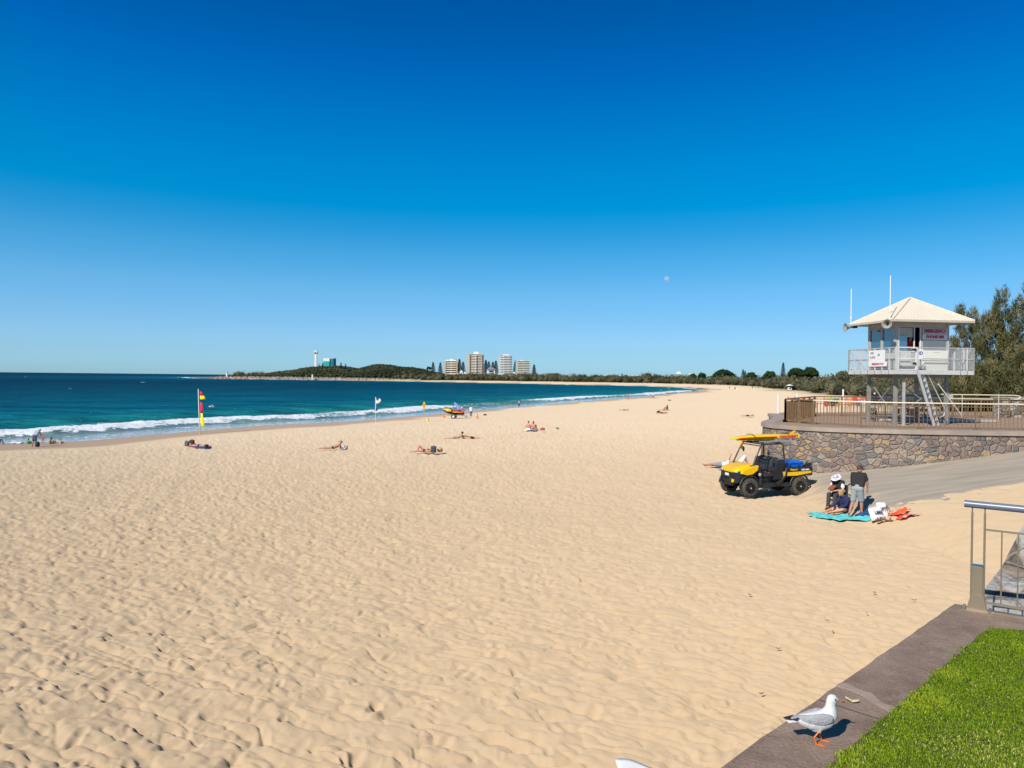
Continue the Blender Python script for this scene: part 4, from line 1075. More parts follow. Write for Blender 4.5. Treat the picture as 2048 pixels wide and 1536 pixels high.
# --- the group in front of the stone wall
walkJ=posed(STAND,waist=(.05,0,1.05),chest=(.13,.0,1.25),neck=(.19,.0,1.42),head=(.26,-.01,1.55),face=(1,-.5,-.6),sh_l=(.13,.18,1.37),sh_r=(.17,-.17,1.38),
   kn_l=(.02,.13,.49),an_l=(-.20,.19,.10),to_l=(-.06,.24,.03),kn_r=(.12,-.10,.50),an_r=(.10,-.12,.085),to_r=(.25,-.15,.03),el_r=(.22,-.25,1.12),wr_r=(.28,-.24,.88),el_l=(.20,.22,1.12),wr_l=(.34,.16,.95))
person('person standing barefoot in black t-shirt, grey shorts and navy cap',1714,1032,D2R(50),walkJ,.012,SKIN2,[('shirt',BLACKC,'t_shirt'),('shorts',GREYC),('cap',NAVY)],(BROWNH,'short'),SG,1.0,1.05,fingers=True,face=True)
# wheelchair
wp=gp(1676,1019)
W=thing('wheelchair','black folding wheelchair with white spoked wheels under the person in the floral sun hat','wheelchair',wp,D2R(215))
for s in (-1,1):
    g=G(); g.lathe([(.27,-.02),(.29,-.02),(.30,0),(.29,.02),(.27,.02),(.27,-.02)],(-.08,s*.30,.29),'y',24); wh=g.build('wheel',RUBBER,W)
    g=G(); 
    for k in range(8): a=k*PI/4; g.cyl((-.08,s*.30,.29),(-.08+.27*math.cos(a),s*.30,.29+.27*math.sin(a)),.008,n=6)
    g.cyl((-.08,s*.27,.29),(-.08,s*.33,.29),.035,n=12); g.build('spokes',WHITE,wh)
    g=G(); g.tube([(-.25,s*.24,.90),(-.20,s*.24,.86),(-.18,s*.24,.46),(.22,s*.24,.46),(.26,s*.24,.40),(.38,s*.22,.12)],.014,8); g.build('frame_tube',BLACK,W)
    g=G(); g.lathe([(.04,-.012),(.07,-.012),(.07,.012),(.04,.012)],(.30,s*.22,.08),'y',14); g.build('castor',RUBBER,W)
    g=G(); g.cap((-.25,s*.24,.90),(-.36,s*.24,.91),.02,.02); g.build('push_handle',BLACK,W)
g=G(); g.box((.02,0,.47),(.42,.46,.05)); g.build('seat',BLACKC,W,bevel=.01)
g=G(); g.box((-.19,0,.68),(.04,.46,.40)); g.build('backrest',BLACKC,W,bevel=.01)
seatJ=posed(SIT,waist=(-.03,0,.67),chest=(.0,0,.86),neck=(.06,0,1.02),head=(.14,0,1.13),face=(1,0,-.9),hip_l=(-.02,.09,.55),hip_r=(-.02,-.09,.55),sh_l=(.03,.17,.98),sh_r=(.03,-.17,.98),el_l=(.12,.24,.74),el_r=(.12,-.24,.74),wr_l=(.33,.06,.70),wr_r=(.33,-.08,.68),kn_l=(.40,.12,.56),kn_r=(.40,-.12,.56),an_l=(.48,.12,.12),an_r=(.42,-.12,.12),to_l=(.62,.13,.05),to_r=(.56,-.13,.05))
FLORAL,t,b=nt('floral_cloth_mat'); vo=t.nodes.new('ShaderNodeTexVoronoi'); vo.inputs['Scale'].default_value=22; t.links.new(objco(t),vo.inputs['Vector']); sc_=t.nodes.new('ShaderNodeSeparateColor'); t.links.new(vo.outputs['Color'],sc_.inputs[0])
t.links.new(ramp(t,sc_.outputs[0],[(0,(.55,.60,.70)),(.35,(.7,.68,.70)),(.55,(.12,.3,.4)),(.75,(.6,.25,.28)),(.9,(.75,.75,.78))]),b.inputs['Base Color']); b.inputs['Roughness'].default_value=.9
person('person in a wheelchair with pale floral sun hat and dark vest, reading',0,0,D2R(215),seatJ,.012,SKIN,[('shirt',FLORAL),('vest',BLACKC),('trousers',M('charcoal_cloth_mat',(.05,.05,.055),.9)),('hat',FLORAL,'sun_hat'),('shoes',M('brown_shoe_mat',(.12,.06,.03),.7))],(BLOND,'short'),SG,loc=wp,fingers=True,face=True)
g=G(); g.box((0,0,0),(.26,.20,.03),Matrix.Rotation(.5,3,'Y')); o=g.build('book',M('brown_leather_mat',(.26,.085,.03),.6),bevel=.005); o.location=wp+Vector((-.30,-.16,.80)); o.rotation_euler=(0,0,D2R(215)); tag(o,'brown leather book held by the person in the wheelchair','book')
sitJ=posed(SIT,waist=(-.01,0,.26),chest=(.06,0,.44),neck=(.16,0,.59),head=(.25,0,.70),face=(1,0,-.6),sh_l=(.10,.17,.53),sh_r=(.10,-.17,.53),kn_l=(.40,.20,.17),an_l=(.62,-.02,.07),to_l=(.76,-.06,.04),kn_r=(.38,-.20,.15),an_r=(.72,-.16,.07),to_r=(.86,-.18,.05),el_l=(.25,.22,.32),wr_l=(.45,.10,.20),el_r=(.25,-.22,.32),wr_r=(.46,-.12,.20))
person('blond person in a navy top sitting on the teal towel',1693,1026,D2R(200),sitJ,.012,SKIN,[('long_shirt',NAVY,'sweater'),('trunks',NAVY,'shorts')],(BLOND,'bun'),SG,fingers=True,face=True)
# towels: draped sheets
def sheet(name,lab,cat,corners,mt,amp=.02,n=26,seed=0,lift=.03,group=None,wob=1.0):
    c=[gp(*q) for q in corners]; L=c[0].copy(); vs=[]
    pts=[]
    for j in range(n+1):
        for i in range(n+1):
            u=i/n;v=j/n; p=c[0]*(1-u)*(1-v)+c[1]*u*(1-v)+c[2]*u*v+c[3]*(1-u)*v
            e=wob*(.09*math.sin(v*9+seed)+.05*math.sin(v*23))*(1 if u in(0,1) else 0)
            pts.append((p.x+e,p.y+wob*(.10*math.sin(u*11+seed)+.05*math.sin(u*27))))
    A_=np.array(pts); hz=base_h(A_[:,0],A_[:,1])
    for k,(x,y) in enumerate(pts):
        vs.append((x-L.x,y-L.y,hz[k]-L.z+lift+amp*(math.sin(x*9+seed)+math.sin(y*13+x*5+seed*2)+.9*math.sin(x*23-y*11)*math.sin(y*19+seed))))
    g=G(); fs=[(j*(n+1)+i,j*(n+1)+i+1,(j+1)*(n+1)+i+1,(j+1)*(n+1)+i) for j in range(n) for i in range(n)]
    g.add(vs,fs,True); o=g.build(name,mt); o.location=L; md=o.modifiers.new('s','SOLIDIFY'); md.thickness=.012; md.offset=1
    return tag(o,lab,cat,group)
TEAL=M('teal_towel_mat',(.12,.58,.58),.95,var=.25,scale=5)
sheet('towel','crumpled teal beach towel under the seated group','towel',[(1632,1037),(1745,1036),(1752,1017),(1618,1026)],TEAL,.014,seed=1,lift=.025)
sheet('towel','dark blue towel lying between the walking person and the white bag','towel',[(1716,1033),(1752,1034),(1757,1021),(1722,1019)],M('dark_blue_towel_mat',(.02,.07,.22),.95,var=.3),.015,seed=3,lift=.05)
REDP,t,b=nt('patterned_red_mat'); vo=t.nodes.new('ShaderNodeTexVoronoi'); vo.inputs['Scale'].default_value=6; t.links.new(objco(t),vo.inputs['Vector']); sc_=t.nodes.new('ShaderNodeSeparateColor'); t.links.new(vo.outputs['Color'],sc_.inputs[0])
t.links.new(ramp(t,sc_.outputs[0],[(0,(.75,.06,.02)),(.45,(.8,.10,.05)),(.6,(.80,.42,.10)),(.75,(.7,.45,.55)),(.85,(.75,.1,.03))]),b.inputs['Base Color']); b.inputs['Roughness'].default_value=.95
sheet('sarong','red and orange patterned sarong, the strip farther from the camera','sarong',[(1776,1031),(1797,1032),(1822,1022.5),(1812,1020.5)],REDP,.03,seed=2,lift=.06,group='red patterned sarongs',wob=.3)
sheet('sarong','red and orange patterned sarong, the longer strip nearer the camera','sarong',[(1788,1039),(1812,1039.5),(1842,1032),(1818,1030)],REDP,.03,seed=5,lift=.06,group='red patterned sarongs',wob=.3)
# tote bag
bp0=gp(1757,1040)
TB=thing('tote_bag','white tote bag with dark lettering standing on the sand behind brown sandals','bag',bp0,D2R(8))
def pillow(g,c,d,n=12,p=.55,rot=None):
    c=Vector(c); vs=[]
    for sgn in (-1,1):
        for j in range(n+1):
            for i in range(n+1):
                u=i/n*2-1;v=j/n*2-1; w_=((1-u**4)*(1-v**4))**p
                q=Vector((u*d[0]/2,sgn*w_*d[1]/2,v*d[2]/2*(1-.06*u*u)))
                if rot is not None:q=rot@q
                vs.append(c+q)
    N1=(n+1)**2; fs=[]
    for j in range(n):
        for i in range(n):
            a=j*(n+1)+i; fs.append((a,a+1,a+n+2,a+n+1)); fs.append((N1+a,N1+a+n+1,N1+a+n+2,N1+a+1))
    return g.add(vs,fs,True)
Rt=Matrix.Rotation(-.35,3,'X')@Matrix.Rotation(-.12,3,'Y')
g=G(); pillow(g,(-.08,0,.20),(.46,.20,.42),rot=Rt); b1=g.build('bag_body',WHITEC,TB,fix=False)
g=G(); pillow(g,(.20,.10,.28),(.34,.16,.52),rot=Matrix.Rotation(.1,3,'Y')@Rt); b2=g.build('flap',WHITEC,TB,fix=False)
INK=M('ink_mat',(.03,.04,.07),.8)
text('VITE',.13,INK,TB,frame((.18,-.02,.36),(1,.0,.12),(-.05,.35,1)),bold=.004)
text('USSE',.13,INK,TB,frame((-.09,-.13,.27),(1,0,.08),(-.05,.35,1)),bold=.004)
g=G(); g.tube([(.30,.05,.45),(.36,.0,.35),(.42,-.05,.12),(.40,-.06,.03)],.012,8); g.build('strap',M('maroon_strap_mat',(.15,.02,.04),.8),TB)
sdp=gp(1767,1044)
BS=M('brown_leather_mat2',(.20,.085,.04),.7,var=.3,scale=20)
for k,(dx,dy,a,lb) in enumerate(((-.10,.02,.3,'left brown leather sandal tipped in front of the white bag'),(.14,-.02,-.4,'right brown leather sandal tipped in front of the white bag'))):
    s_=thing('sandal',lb,'sandal',sdp+Vector((dx,dy,.05)),a,'brown sandals')
    g=G(); g.loft([[(x,y*w_,z_) for y,z_ in ((-.05,0),(.05,0),(.05,.025),(-.05,.025))] for x,w_ in ((-.14,.6),(-.10,.95),(0,.8),(.08,1.05),(.14,.6))]); g.build('sole',BS,s_)
    g=G(); g.tube([(.06,-.05,.01),(.05,-.04,.07),(.05,0,.09),(.05,.04,.07),(.06,.05,.01)],.018,8); g.tube([(-.08,-.045,.01),(-.09,0,.09),(-.08,.045,.01)],.012,8); g.build('strap',BS,s_)
# --- sunbathers behind the vehicle
person('person in grey shorts and white top lying behind the buggy, legs left',1440,933,D2R(4),posed(FLAT,el_l=(.55,.1,.38),wr_l=(.62,.06,.60),kn_r=(-.40,-.11,.14)),.016,SKIN2,[('shorts',GREYC),('shirt',WHITEC)],(BROWNH,'short'),SG,1.0,1.0)
person('sunburnt person beyond the buggy bonnet with knees drawn up',1480,930,D2R(184),posed(FLAT,kn_l=(-.22,.12,.50),an_l=(-.40,.12,.07),to_l=(-.54,.14,.04),kn_r=(-.26,-.10,.42),an_r=(-.48,-.12,.07),to_r=(-.6,-.14,.04)),.016,SKIN3,[('shorts',WHITEC)],(BROWNH,'short'),SG,1.0,1.05)
sheet('towel','royal blue towel by the sunbathers behind the vehicle','towel',[(1436,938),(1470,938),(1474,930),(1446,930)],M('royal_towel_mat',(.02,.06,.42),.95),.012,8,seed=4)
# --- left group at the waterline
bendJ=posed(STAND,waist=(.07,0,1.05),chest=(.20,0,1.22),neck=(.33,0,1.35),head=(.47,0,1.38),face=(.4,0,-1),sh_l=(.29,.18,1.30),sh_r=(.29,-.18,1.30),el_l=(.40,.22,1.02),el_r=(.40,-.22,1.02),wr_l=(.50,.14,.78),wr_r=(.50,-.14,.78),an_l=(-.05,.22,.085),to_l=(.10,.28,.03),kn_l=(.04,.15,.50),an_r=(.05,-.12,.085),to_r=(.2,-.14,.03))
person('person in grey shirt and dark shorts bending over a black bag',69,894,D2R(75),bendJ,.018,SKIN2,[('shirt',M('blue_grey_cloth_mat',(.34,.38,.46),.9)),('shorts',M('slate_cloth_mat',(.08,.08,.13),.9))],(GREYP,'short'),SG)
def backpack(lab,px,py,col,h=.45,w_=.34,rz=0,group='bags on the sand',name='backpack',cat='bag'):
    b_=thing(name,lab,cat,gp(px,py),rz,group)
    g=G(); pillow(g,(0,0,h/2+.02),(w_,.26,h),p=.4); g.build('bag_body',col,b_,fix=False)
    g=G(); pillow(g,(0,-.13,h*.32),(w_*.75,.12,h*.45),p=.4); g.build('pocket',col,b_,fix=False)
    g=G(); g.tube([(-.05,.02,h),(-.04,.02,h+.06),(.04,.02,h+.06),(.05,.02,h)],.012,6); g.build('handle',BLACK,b_)
    return b_
backpack('black backpack between the feet of the bending person',75,894,BLACKC,.42,.30)
person('child in green t-shirt sitting low by the water left of the bending person',57,888,D2R(95),SIT,.02,SKIN2,[('shirt',M('green_cloth_mat',(.06,.28,.04),.9))],(DARKH,'short'),SG,.7,dz=-.12)
person('child in red and white striped swimsuit standing behind the bending person',85,889,D2R(100),STAND,.02,SKIN,[('singlet',M('striped_cloth_mat',(.6,.15,.12),.9,var=.4,scale=40),'swimsuit')],(BLOND,'short'),SG,.52)
person('person with long dark hair and teal swimsuit sitting facing the water',103,888,D2R(92),SIT,.02,SKIN,[('trunks',M('teal_swim_mat',(.01,.16,.17),.8),'swimsuit')],(BROWNH,'long'),SG,.85,dz=-.12)
person('small child sitting at the water edge right of the dark-haired person',121,888,D2R(80),SIT,.02,SKIN,[('bikini_bottom',REDP,'swimsuit')],(BROWNH,'short'),SG,.55,dz=-.05)
person('person in dark red top cut off by the left edge of the picture',-7,889,D2R(80),SIT,.02,SKIN2,[('shirt',M('maroon_cloth_mat',(.15,.02,.03),.9))],(BROWNH,'short'),SG,1.0)
sheet('towel','white towel on the sand at the water edge near the left border','towel',[(20,888),(44,888),(46,885),(22,885)],WHITEC,.02,8,seed=7,lift=.06)
# --- mid sand sunbathers
backpack('round grey backpack, left of the two bags beside the blue towel',374,893,M('grey_bag_mat',(.10,.11,.12),.8,var=.3),.42,.36)
backpack('dark brown backpack next to the grey one at the head of the blue towel',384,892,M('brown_bag_mat',(.07,.025,.02),.8,var=.3),.48,.40)
sheet('towel','blue towel under the pair of sunbathers below the red and yellow flag','towel',[(384,895),(416,898),(420,893),(388,890)],M('blue_towel_mat',(.01,.10,.30),.95),.015,8,seed=8)
person('sunbather lying on a blue towel in dark bikini below the red and yellow flag',398,894,D2R(178),posed(FLAT,el_l=(.62,.2,.30),wr_l=(.72,.05,.18)),.02,SKIN3,[('bikini_bottom',BLACKC),('bikini_top',BLACKC)],(BLOND,'short'),SG)
backpack('small black bag right of the sunbather on the blue towel',413,897,BLACKC,.28,.30)
person('tanned blond sunbather propped on both elbows beside a black and white bag',667,898,D2R(6),PRONE,.018,SKIN2,[('bikini_bottom',BLACKC)],(BLOND,'bun'),SG)
BWP,t,b=nt('leopard_cloth_mat'); t.links.new(ramp(t,noise(t,objco(t),16,3),[(.45,(.05,.05,.06)),(.52,(.6,.6,.62))]),b.inputs['Base Color'])
backpack('black and white patterned bag in front of the blond sunbather',690,899,BWP,.24,.42,name='beach_bag')
person('sunbather in black bikini lying on the side with knees bent, next to a straw hat',848,905,D2R(14),KNEEUP,.018,SKIN3,[('bikini_bottom',BLACKC),('bikini_top',BLACKC)],(BROWNH,'short'),SG)
backpack('dark slate backpack between the sunbather in black bikini and the straw hat',867,906,M('slate_bag_mat',(.05,.06,.08),.8,var=.3),.44,.36)
hp_=gp(880,905); g=G(); g.lathe([(.0,.12),(.06,.12),(.085,.09),(.09,.0),(.13,-.005),(.19,-.03),(.19,-.035),(.12,-.015),(.08,-.01)],n=24)
o=g.build('straw_hat',M('straw_mat',(.55,.36,.15),.85,var=.25,scale=40)); o.location=hp_+Vector((0,0,.19)); o.rotation_euler=(D2R(-115+180),0,D2R(20)); tag(o,'straw hat standing on its brim beside a slate backpack','hat')
person('sunbather on elbows with raised dark head, left one of the far pair',912,878,D2R(3),PRONE,.022,SKIN,[('trunks',M('grey_swim_mat',(.2,.22,.24),.8),'shorts')],(DARKH,'short'),SG)
backpack('black bag between the two sunbathers of the far pair',930,878,BLACKC,.26,.30)
person('dark-haired sunbather in black lying to the right of the black bag',942,878,D2R(182),posed(FLAT,head=(.62,0,.22)),.022,SKIN,[('trunks',BLACKC),('bikini_top',BLACKC)],(DARKH,'short'),SG)
lean=posed(SIT,chest=(-.10,0,.42),neck=(-.08,0,.60),el_l=(-.14,.30,.30),wr_l=(-.22,.36,.06),el_r=(.05,-.24,.34),wr_r=(.25,-.12,.38))
person('bare-backed person with short dark hair sitting left in the pair on a white towel',1057,860,D2R(60),lean,.022,SKIN3,[('trunks',WHITEC,'shorts')],(BROWNH,'short'),SG)
person('person with long light brown hair sitting right in the pair on a white towel',1067,860,D2R(70),SIT,.022,SKIN3,[('bikini_bottom',BLACKC)],(M('light_brown_hair_mat',(.16,.085,.04),.8),'long'),SG)
sheet('towel','white towel under the seated pair','towel',[(1048,861),(1074,861),(1076,858),(1052,858)],WHITEC,.012,8,seed=9)
backpack('orange-brown bag right of the seated pair',1085,861,M('rust_bag_mat',(.42,.09,.04),.8),.24,.45,name='beach_bag')
backpack('tiny dark bag alone on the sand right of the orange-brown bag',1115,858,M('greybag2_mat',(.12,.11,.10),.8),.12,.3,name='beach_bag')
backpack('black bag lying on the sand right of the two orange cones',970,831,M('maroonblack_mat',(.08,.02,.02),.8),.22,.5,name='beach_bag')
# --- standing people near the water
person('person in white t-shirt and blue trousers walking right of the jet ski',942,834,D2R(-80),posed(STAND,kn_l=(.08,.08,.5),an_l=(.05,.1,.085)),.025,SKIN2,[('shirt',WHITEC),('trousers',M('blue_jean_mat',(.02,.12,.22),.9))],(DARKH,'short'),SG)
person('person in white top standing half hidden behind the jet ski',924.5,831.5,D2R(160),STAND,.025,SKIN2,[('shirt',WHITEC),('shorts',NAVY)],(DARKH,'short'),SG)
person('person in grey t-shirt and black shorts walking along the water beyond the jet ski',1038,816,D2R(30),STAND,.025,SKIN2,[('shirt',GREYC),('shorts',BLACKC)],(DARKH,'short'),SG)
person('person in red clothes walking at the water edge',1256,800.5,D2R(20),STAND,.03,SKIN3,[('shirt',M('crimson_cloth_mat',(.5,.02,.06),.9)),('shorts',M('crimson_cloth_mat',(.5,.02,.06),.9))],(DARKH,'short'),SG)
person('person with a white shirt strolling in the shallows right of the person in red',1306.5,797,D2R(200),STAND,.03,SKIN2,[('shirt',WHITEC),('shorts',BLACKC)],(DARKH,'short'),SG)
person('sunbather lying flat alone below the person in red',1248,821,D2R(2),FLAT,.03,SKIN3,[('bikini_bottom',BLACKC)],(BROWNH,'short'),SG)
person('sunbather lying in front in the trio far out on the sand',1324,827,D2R(5),FLAT,.03,SKIN2,[('trunks',BLACKC)],(DARKH,'short'),SG)
person('sunbather lying behind the front one in the far trio',1328,821,D2R(8),FLAT,.03,SKIN3,[('bikini_bottom',BLACKC)],(BROWNH,'short'),SG)
person('person sitting upright right of the far trio',1334,820,D2R(140),SIT,.03,SKIN2,[('shirt',M('brownshirt_mat',(.12,.08,.05),.9))],(BROWNH,'long'),SG)
backpack('black bag at the left foot of the far trio',1317,826,BLACKC,.3,.5)
backpack('small dark bag alone above the far trio',1339,801.5,M('olive_bag_mat',(.1,.08,.04),.8),.25,.8,name='beach_bag')
person('sunbather in black shorts lying alone on the sand left of the white post',1496,833,D2R(3),posed(FLAT,el_l=(.6,.1,.25),wr_l=(.66,0,.3)),.025,SKIN3,[('trunks',BLACKC)],(BROWNH,'short'),SG)
FARP='distant walkers near the yellow tent'
for px,py,lb,cl in ((1459,778,'tiny dark walker left of the yellow tent',BLACKC),(1505,777.5,'tiny walker right of the yellow tent, leftmost of three',NAVY),(1512.5,777.5,'tiny walker right of the yellow tent, middle of three',GREYC),(1517,777,'tiny walker right of the yellow tent, rightmost of three',BLACKC),(1268,770.5,'tiny walker on the far beach left of the bay end',BLACKC),(1304,771,'tiny walker on the far beach beside another, below the white houses',NAVY)):
    person(lb,px,py,1.0,STAND,.06,SKIN2,[('shirt',cl),('shorts',cl)],(DARKH,'short'),FARP)
# ============================================================ lifeguard vehicle
_fa=gp(1494,990); _fa.z=2.2
UZ=H1(9.9,27.0)
UT=thing('utility_vehicle','yellow and black open lifeguard utility buggy parked below the stone wall','vehicle',(10.2,28.2,UZ+.04),D2R(196))
UT['label']='yellow and black open lifeguard utility buggy parked below the stone wall'
WX=1.08;WR=.335
RIM=M('black_rim_mat',(.015,.015,.017),.25)
def wheel(x,y,s):
    g=G(); prof=[(.20,-.11),(.29,-.125),(.325,-.10),(.335,-.05),(.335,.05),(.325,.10),(.29,.125),(.20,.11)]
    g.lathe(prof,(x,y,WR),'y',36)
    for k in range(26):
        a=2*PI*k/26
        for yy,off in ((-.065,0),(.065,.12),(0,.06)):
            c=Vector((x+WR*math.cos(a+off),y+yy,WR+WR*math.sin(a+off))); g.box(c,(.05,.055,.045),Matrix.Rotation(-(a+off),3,'Y'))
    w_=g.build('wheel',RUBBER,UT,fix=False)
    g=G(); yo=y+s*.115; g.lathe([(.0,s*.0),(.05,s*.0),(.06,-s*.02),(.185,-s*.03),(.2,-s*.0),(.205,-s*.02),(.205,-s*.2)],(x,yo,WR),'y',28)
    for k in range(7):
        a=2*PI*k/7; g.bar((x+.04*math.cos(a),yo+s*.004,WR+.04*math.sin(a)),(x+.195*math.cos(a+.1),yo+s*.004,WR+.195*math.sin(a+.1)),.03,.02,up=(0,1,0))
    g.build('rim',RIM,w_,fix=False)
    g=G(); g.cyl((x,yo,WR),(x,yo+s*.02,WR),.03,n=12); g.build('hub_cap',GALV,w_)
for x in (WX,-WX):
    for s in (1,-1): wheel(x,s*.62,s)
DK=M('black_body_mat',(.018,.018,.02),.42,var=.1)
g=G(); g.box((0,0,.42),(1.7,1.1,.10)); g.box((.0,.60,.42),(1.25,.12,.14)); g.box((0,-.60,.42),(1.25,.12,.14)); g.box((1.1,0,.50),(.9,.6,.25)); g.box((-1.05,0,.5),(1.0,.6,.22)); g.cyl((1.08,-.6,.335),(1.08,.6,.335),.04); g.cyl((-1.08,-.6,.335),(-1.08,.6,.335),.04)
g.build('chassis',DK,UT)
# front dark fascia and bumper
def sec(x,w_,z0,z1): return [(x,-w_,z0),(x,w_,z0),(x,w_,z1),(x,-w_,z1)]
g=G(); g.loft([sec(1.58,.42,.48,.86),sec(1.50,.56,.5,.92),sec(1.30,.62,.62,.94),sec(.95,.66,.62,1.0)],smooth=False); g.build('front_fascia',DK,UT,bevel=.02)
g=G(); g.tube([(1.50,-.34,.42),(1.64,-.30,.5),(1.66,-.28,.72),(1.66,.28,.72),(1.64,.30,.5),(1.50,.34,.42)],.025,8); g.build('bumper',BLACK,UT)
# bonnet yellow
g=G(); secs=[]
for x,w_,zc,ze in ((1.56,.30,.97,.92),(1.48,.42,1.03,.95),(1.30,.50,1.09,.99),(1.05,.55,1.15,1.03),(.82,.58,1.19,1.06)):
    secs.append([(x,-w_,ze-.05),(x,-w_,ze),(x,-w_*.8,zc-.01),(x,-w_*.45,zc),(x,0,zc-.02),(x,w_*.45,zc),(x,w_*.8,zc-.01),(x,w_,ze),(x,w_,ze-.05),(x,0,ze-.06)])
g.loft(secs); g.build('bonnet',YELLOW,UT,bevel=.01)
for s in (1,-1):
    # front wing
    g=G(); pr=[(1.44,.86),(1.22,.80),(.98,.83),(.76,.97),(.72,1.15),(.92,1.13),(1.16,1.06),(1.38,.97)]
    g.extr([(x,s*.50,z) for x,z in pr],(0,s*.20,0)); g.build('front_wing',YELLOW,UT,bevel=.02)
    # wheel arch flare dark
    g=G(); pts=[]
    for k in range(9):
        a=PI*(k/8); pts.append((WX+.42*math.cos(a),s*.66,WR+.42*math.sin(a)+.03))
    g.tube(pts,.035,8); 
    pts=[(x-2*WX,y,z) for x,y,z in pts]; g2=G(); g2.tube(pts,.035,8)
    g.build('arch_flare',DK,UT); g2.build('arch_flare',DK,UT)
    hl=G(); hl.ell((1.47,s*.44,.895),(.07,.11,.045)); h_=hl.build('headlight',M('headlight_mat',(.65,.68,.7),.12,metal=.6),UT,fix=False)
    g=G(); g.ell((1.52,s*.42,.895),(.03,.035,.03)); g.ell((1.50,s*.50,.895),(.03,.03,.028)); g.build('lamp',WHITE,h_,fix=False)
    # cage
    cage=M('cage_tube_mat',(.025,.025,.03),.35)
    y=s*.62
    g=G(); g.tube([(.95,y,1.10),(.78,y*.98,1.45),(.58,y*.95,1.86),(.50,y*.94,1.92),(-.30,y*.94,1.93),(-.38,y*.95,1.88),(-.42,y,1.40),(-.42,y,.60)],.028,10); g.build('cage_side',cage,UT)
    g=G(); g.tube([(.66,s*.70,.45),(.62,s*.68,.80),(.70,s*.66,1.05)],.05,8); g.build('door_pillar',DK,UT)
    g=G(); g.tube([(-.50,s*.68,1.05),(-.42,s*.68,.75),(-.25,s*.69,.55),(.0,s*.70,.45)],.06,8); g.build('rear_panel',DK,UT)
    # side net / door
    netm,t,b=nt('net_mat') if s==1 else (bpy.data.materials['net_mat'],None,None)
    if t:
        o_=t.nodes['Material Output']; tr=t.nodes.new('ShaderNodeBsdfTransparent'); mx=t.nodes.new('ShaderNodeMixShader'); b.inputs['Base Color'].default_value=(.02,.02,.02,1); mx.inputs[0].default_value=.75; t.links.new(tr.outputs[0],mx.inputs[1]); t.links.new(b.outputs[0],mx.inputs[2]); t.links.new(mx.outputs[0],o_.inputs[0])
    g=G(); g.extr([(-.38,s*.66,1.35),(-.10,s*.67,1.35),(.14,s*.70,.62),(-.30,s*.70,.62)],(0,s*.012,0)); g.build('side_net',netm,UT)
    # mirrors
    g=G(); g.ell((.38,s*.78,1.62),(.03,.07,.10)); g.bar((.52,s*.60,1.60),(.38,s*.78,1.60),.015); g.build('mirror',BLACK,UT,fix=False)
for x,z in ((.54,1.93),(-.34,1.94)):
    g=G(); g.cyl((x,-.58,z),(x,.58,z),.028); g.build('cage_bar',cage,UT)
g=G(); g.cyl((.95,-.6,1.12),(.95,.6,1.12),.025); g.cyl((.6,-.58,1.86),(.6,.58,1.86),.02); g.build('windscreen_frame',cage,UT)
gl,t,b=nt('clear_screen_mat'); tr=t.nodes.new('ShaderNodeBsdfTransparent'); g1=t.nodes.new('ShaderNodeBsdfGlossy'); g1.inputs['Roughness'].default_value=.05; mx=t.nodes.new('ShaderNodeMixShader'); mx.inputs[0].default_value=.07; t.links.new(tr.outputs[0],mx.inputs[1]); t.links.new(g1.outputs[0],mx.inputs[2]); t.links.new(mx.outputs[0],t.nodes['Material Output'].inputs[0])
g=G(); g.add([(.94,-.57,1.13),(.94,.57,1.13),(.61,.55,1.85),(.61,-.55,1.85)],[(0,1,2,3)]); g.build('windscreen',gl,UT,fix=False)
# dashboard, wheel, seats
g=G(); g.loft([sec(.95,.58,.80,1.12),sec(.72,.60,.78,1.10),sec(.62,.58,.86,1.02)],smooth=False); g.build('dashboard',DK,UT,bevel=.02)
g=G(); c=Vector((.46,.30,1.12)); pts=[c+Matrix.Rotation(-.6,3,'Y')@Vector((0,.17*math.cos(a),.17*math.sin(a))) for a in [2*PI*k/18 for k in range(18)]]
g.tube(pts,.016,8,closed=True); g.cyl(c,c+Vector((.22,0,-.12)),.02); g.bar(c+Vector((0,-.16,0)),c+Vector((0,.16,0)),.02); g.build('steering_wheel',BLACK,UT,fix=False)
SEATM=M('seat_vinyl_mat',(.03,.03,.035),.4,var=.1)
for y in (-.40,0,.40):
    g=G(); g.loft([[(x,y+a,z+b_) for a,b_ in ((-.18,0),(-.15,.05),(.15,.05),(.18,0),(.15,-.08),(-.15,-.08))] for x,z in ((.42,.72),(.34,.76),(0,.76),(-.12,.74))]); st_=g.build('seat',SEATM,UT)
    g=G(); pillow(g,(-.20,y,1.10),(.36,.14,.62),rot=Matrix.Rotation(PI/2,3,'Z')@Matrix.Rotation(-.12,3,'X')); g.build('backrest',SEATM,UT,fix=False)
# people's gear: jacket on seat
# cargo bed
g=G()
bx0,bx1=-1.62,-.48
g.box(((bx0+bx1)/2,0,.76),(bx1-bx0,1.30,.05))
for s in (1,-1): g.box(((bx0+bx1)/2,s*.665,.90),(bx1-bx0,.05,.33))
g.box((bx0+.02,0,.90),(.05,1.28,.33)); g.box((bx1-.02,0,.95),(.05,1.28,.4)); g.build('cargo_bed',DK,UT)
for s in (1,-1):
    g=G(); g.extr([(-.50,s*.692,.74),(-.50,s*.692,.87),(-1.56,s*.692,.90),(-1.56,s*.692,.83),(-.9,s*.692,.74)],(0,s*.014,0)); g.build('side_stripe',YELLOW,UT)
    g=G(); g.extr([(-.36,s*.70,.66),(-.30,s*.70,.90),(-.44,s*.70,.90),(-.46,s*.70,.72)],(0,s*.014,0)); g.build('side_stripe',YELLOW,UT)
text('can-am',.12,WHITE,UT,frame((-1.30,.695,.965),(-1,0,0),(0,0,1)),bold=.004)
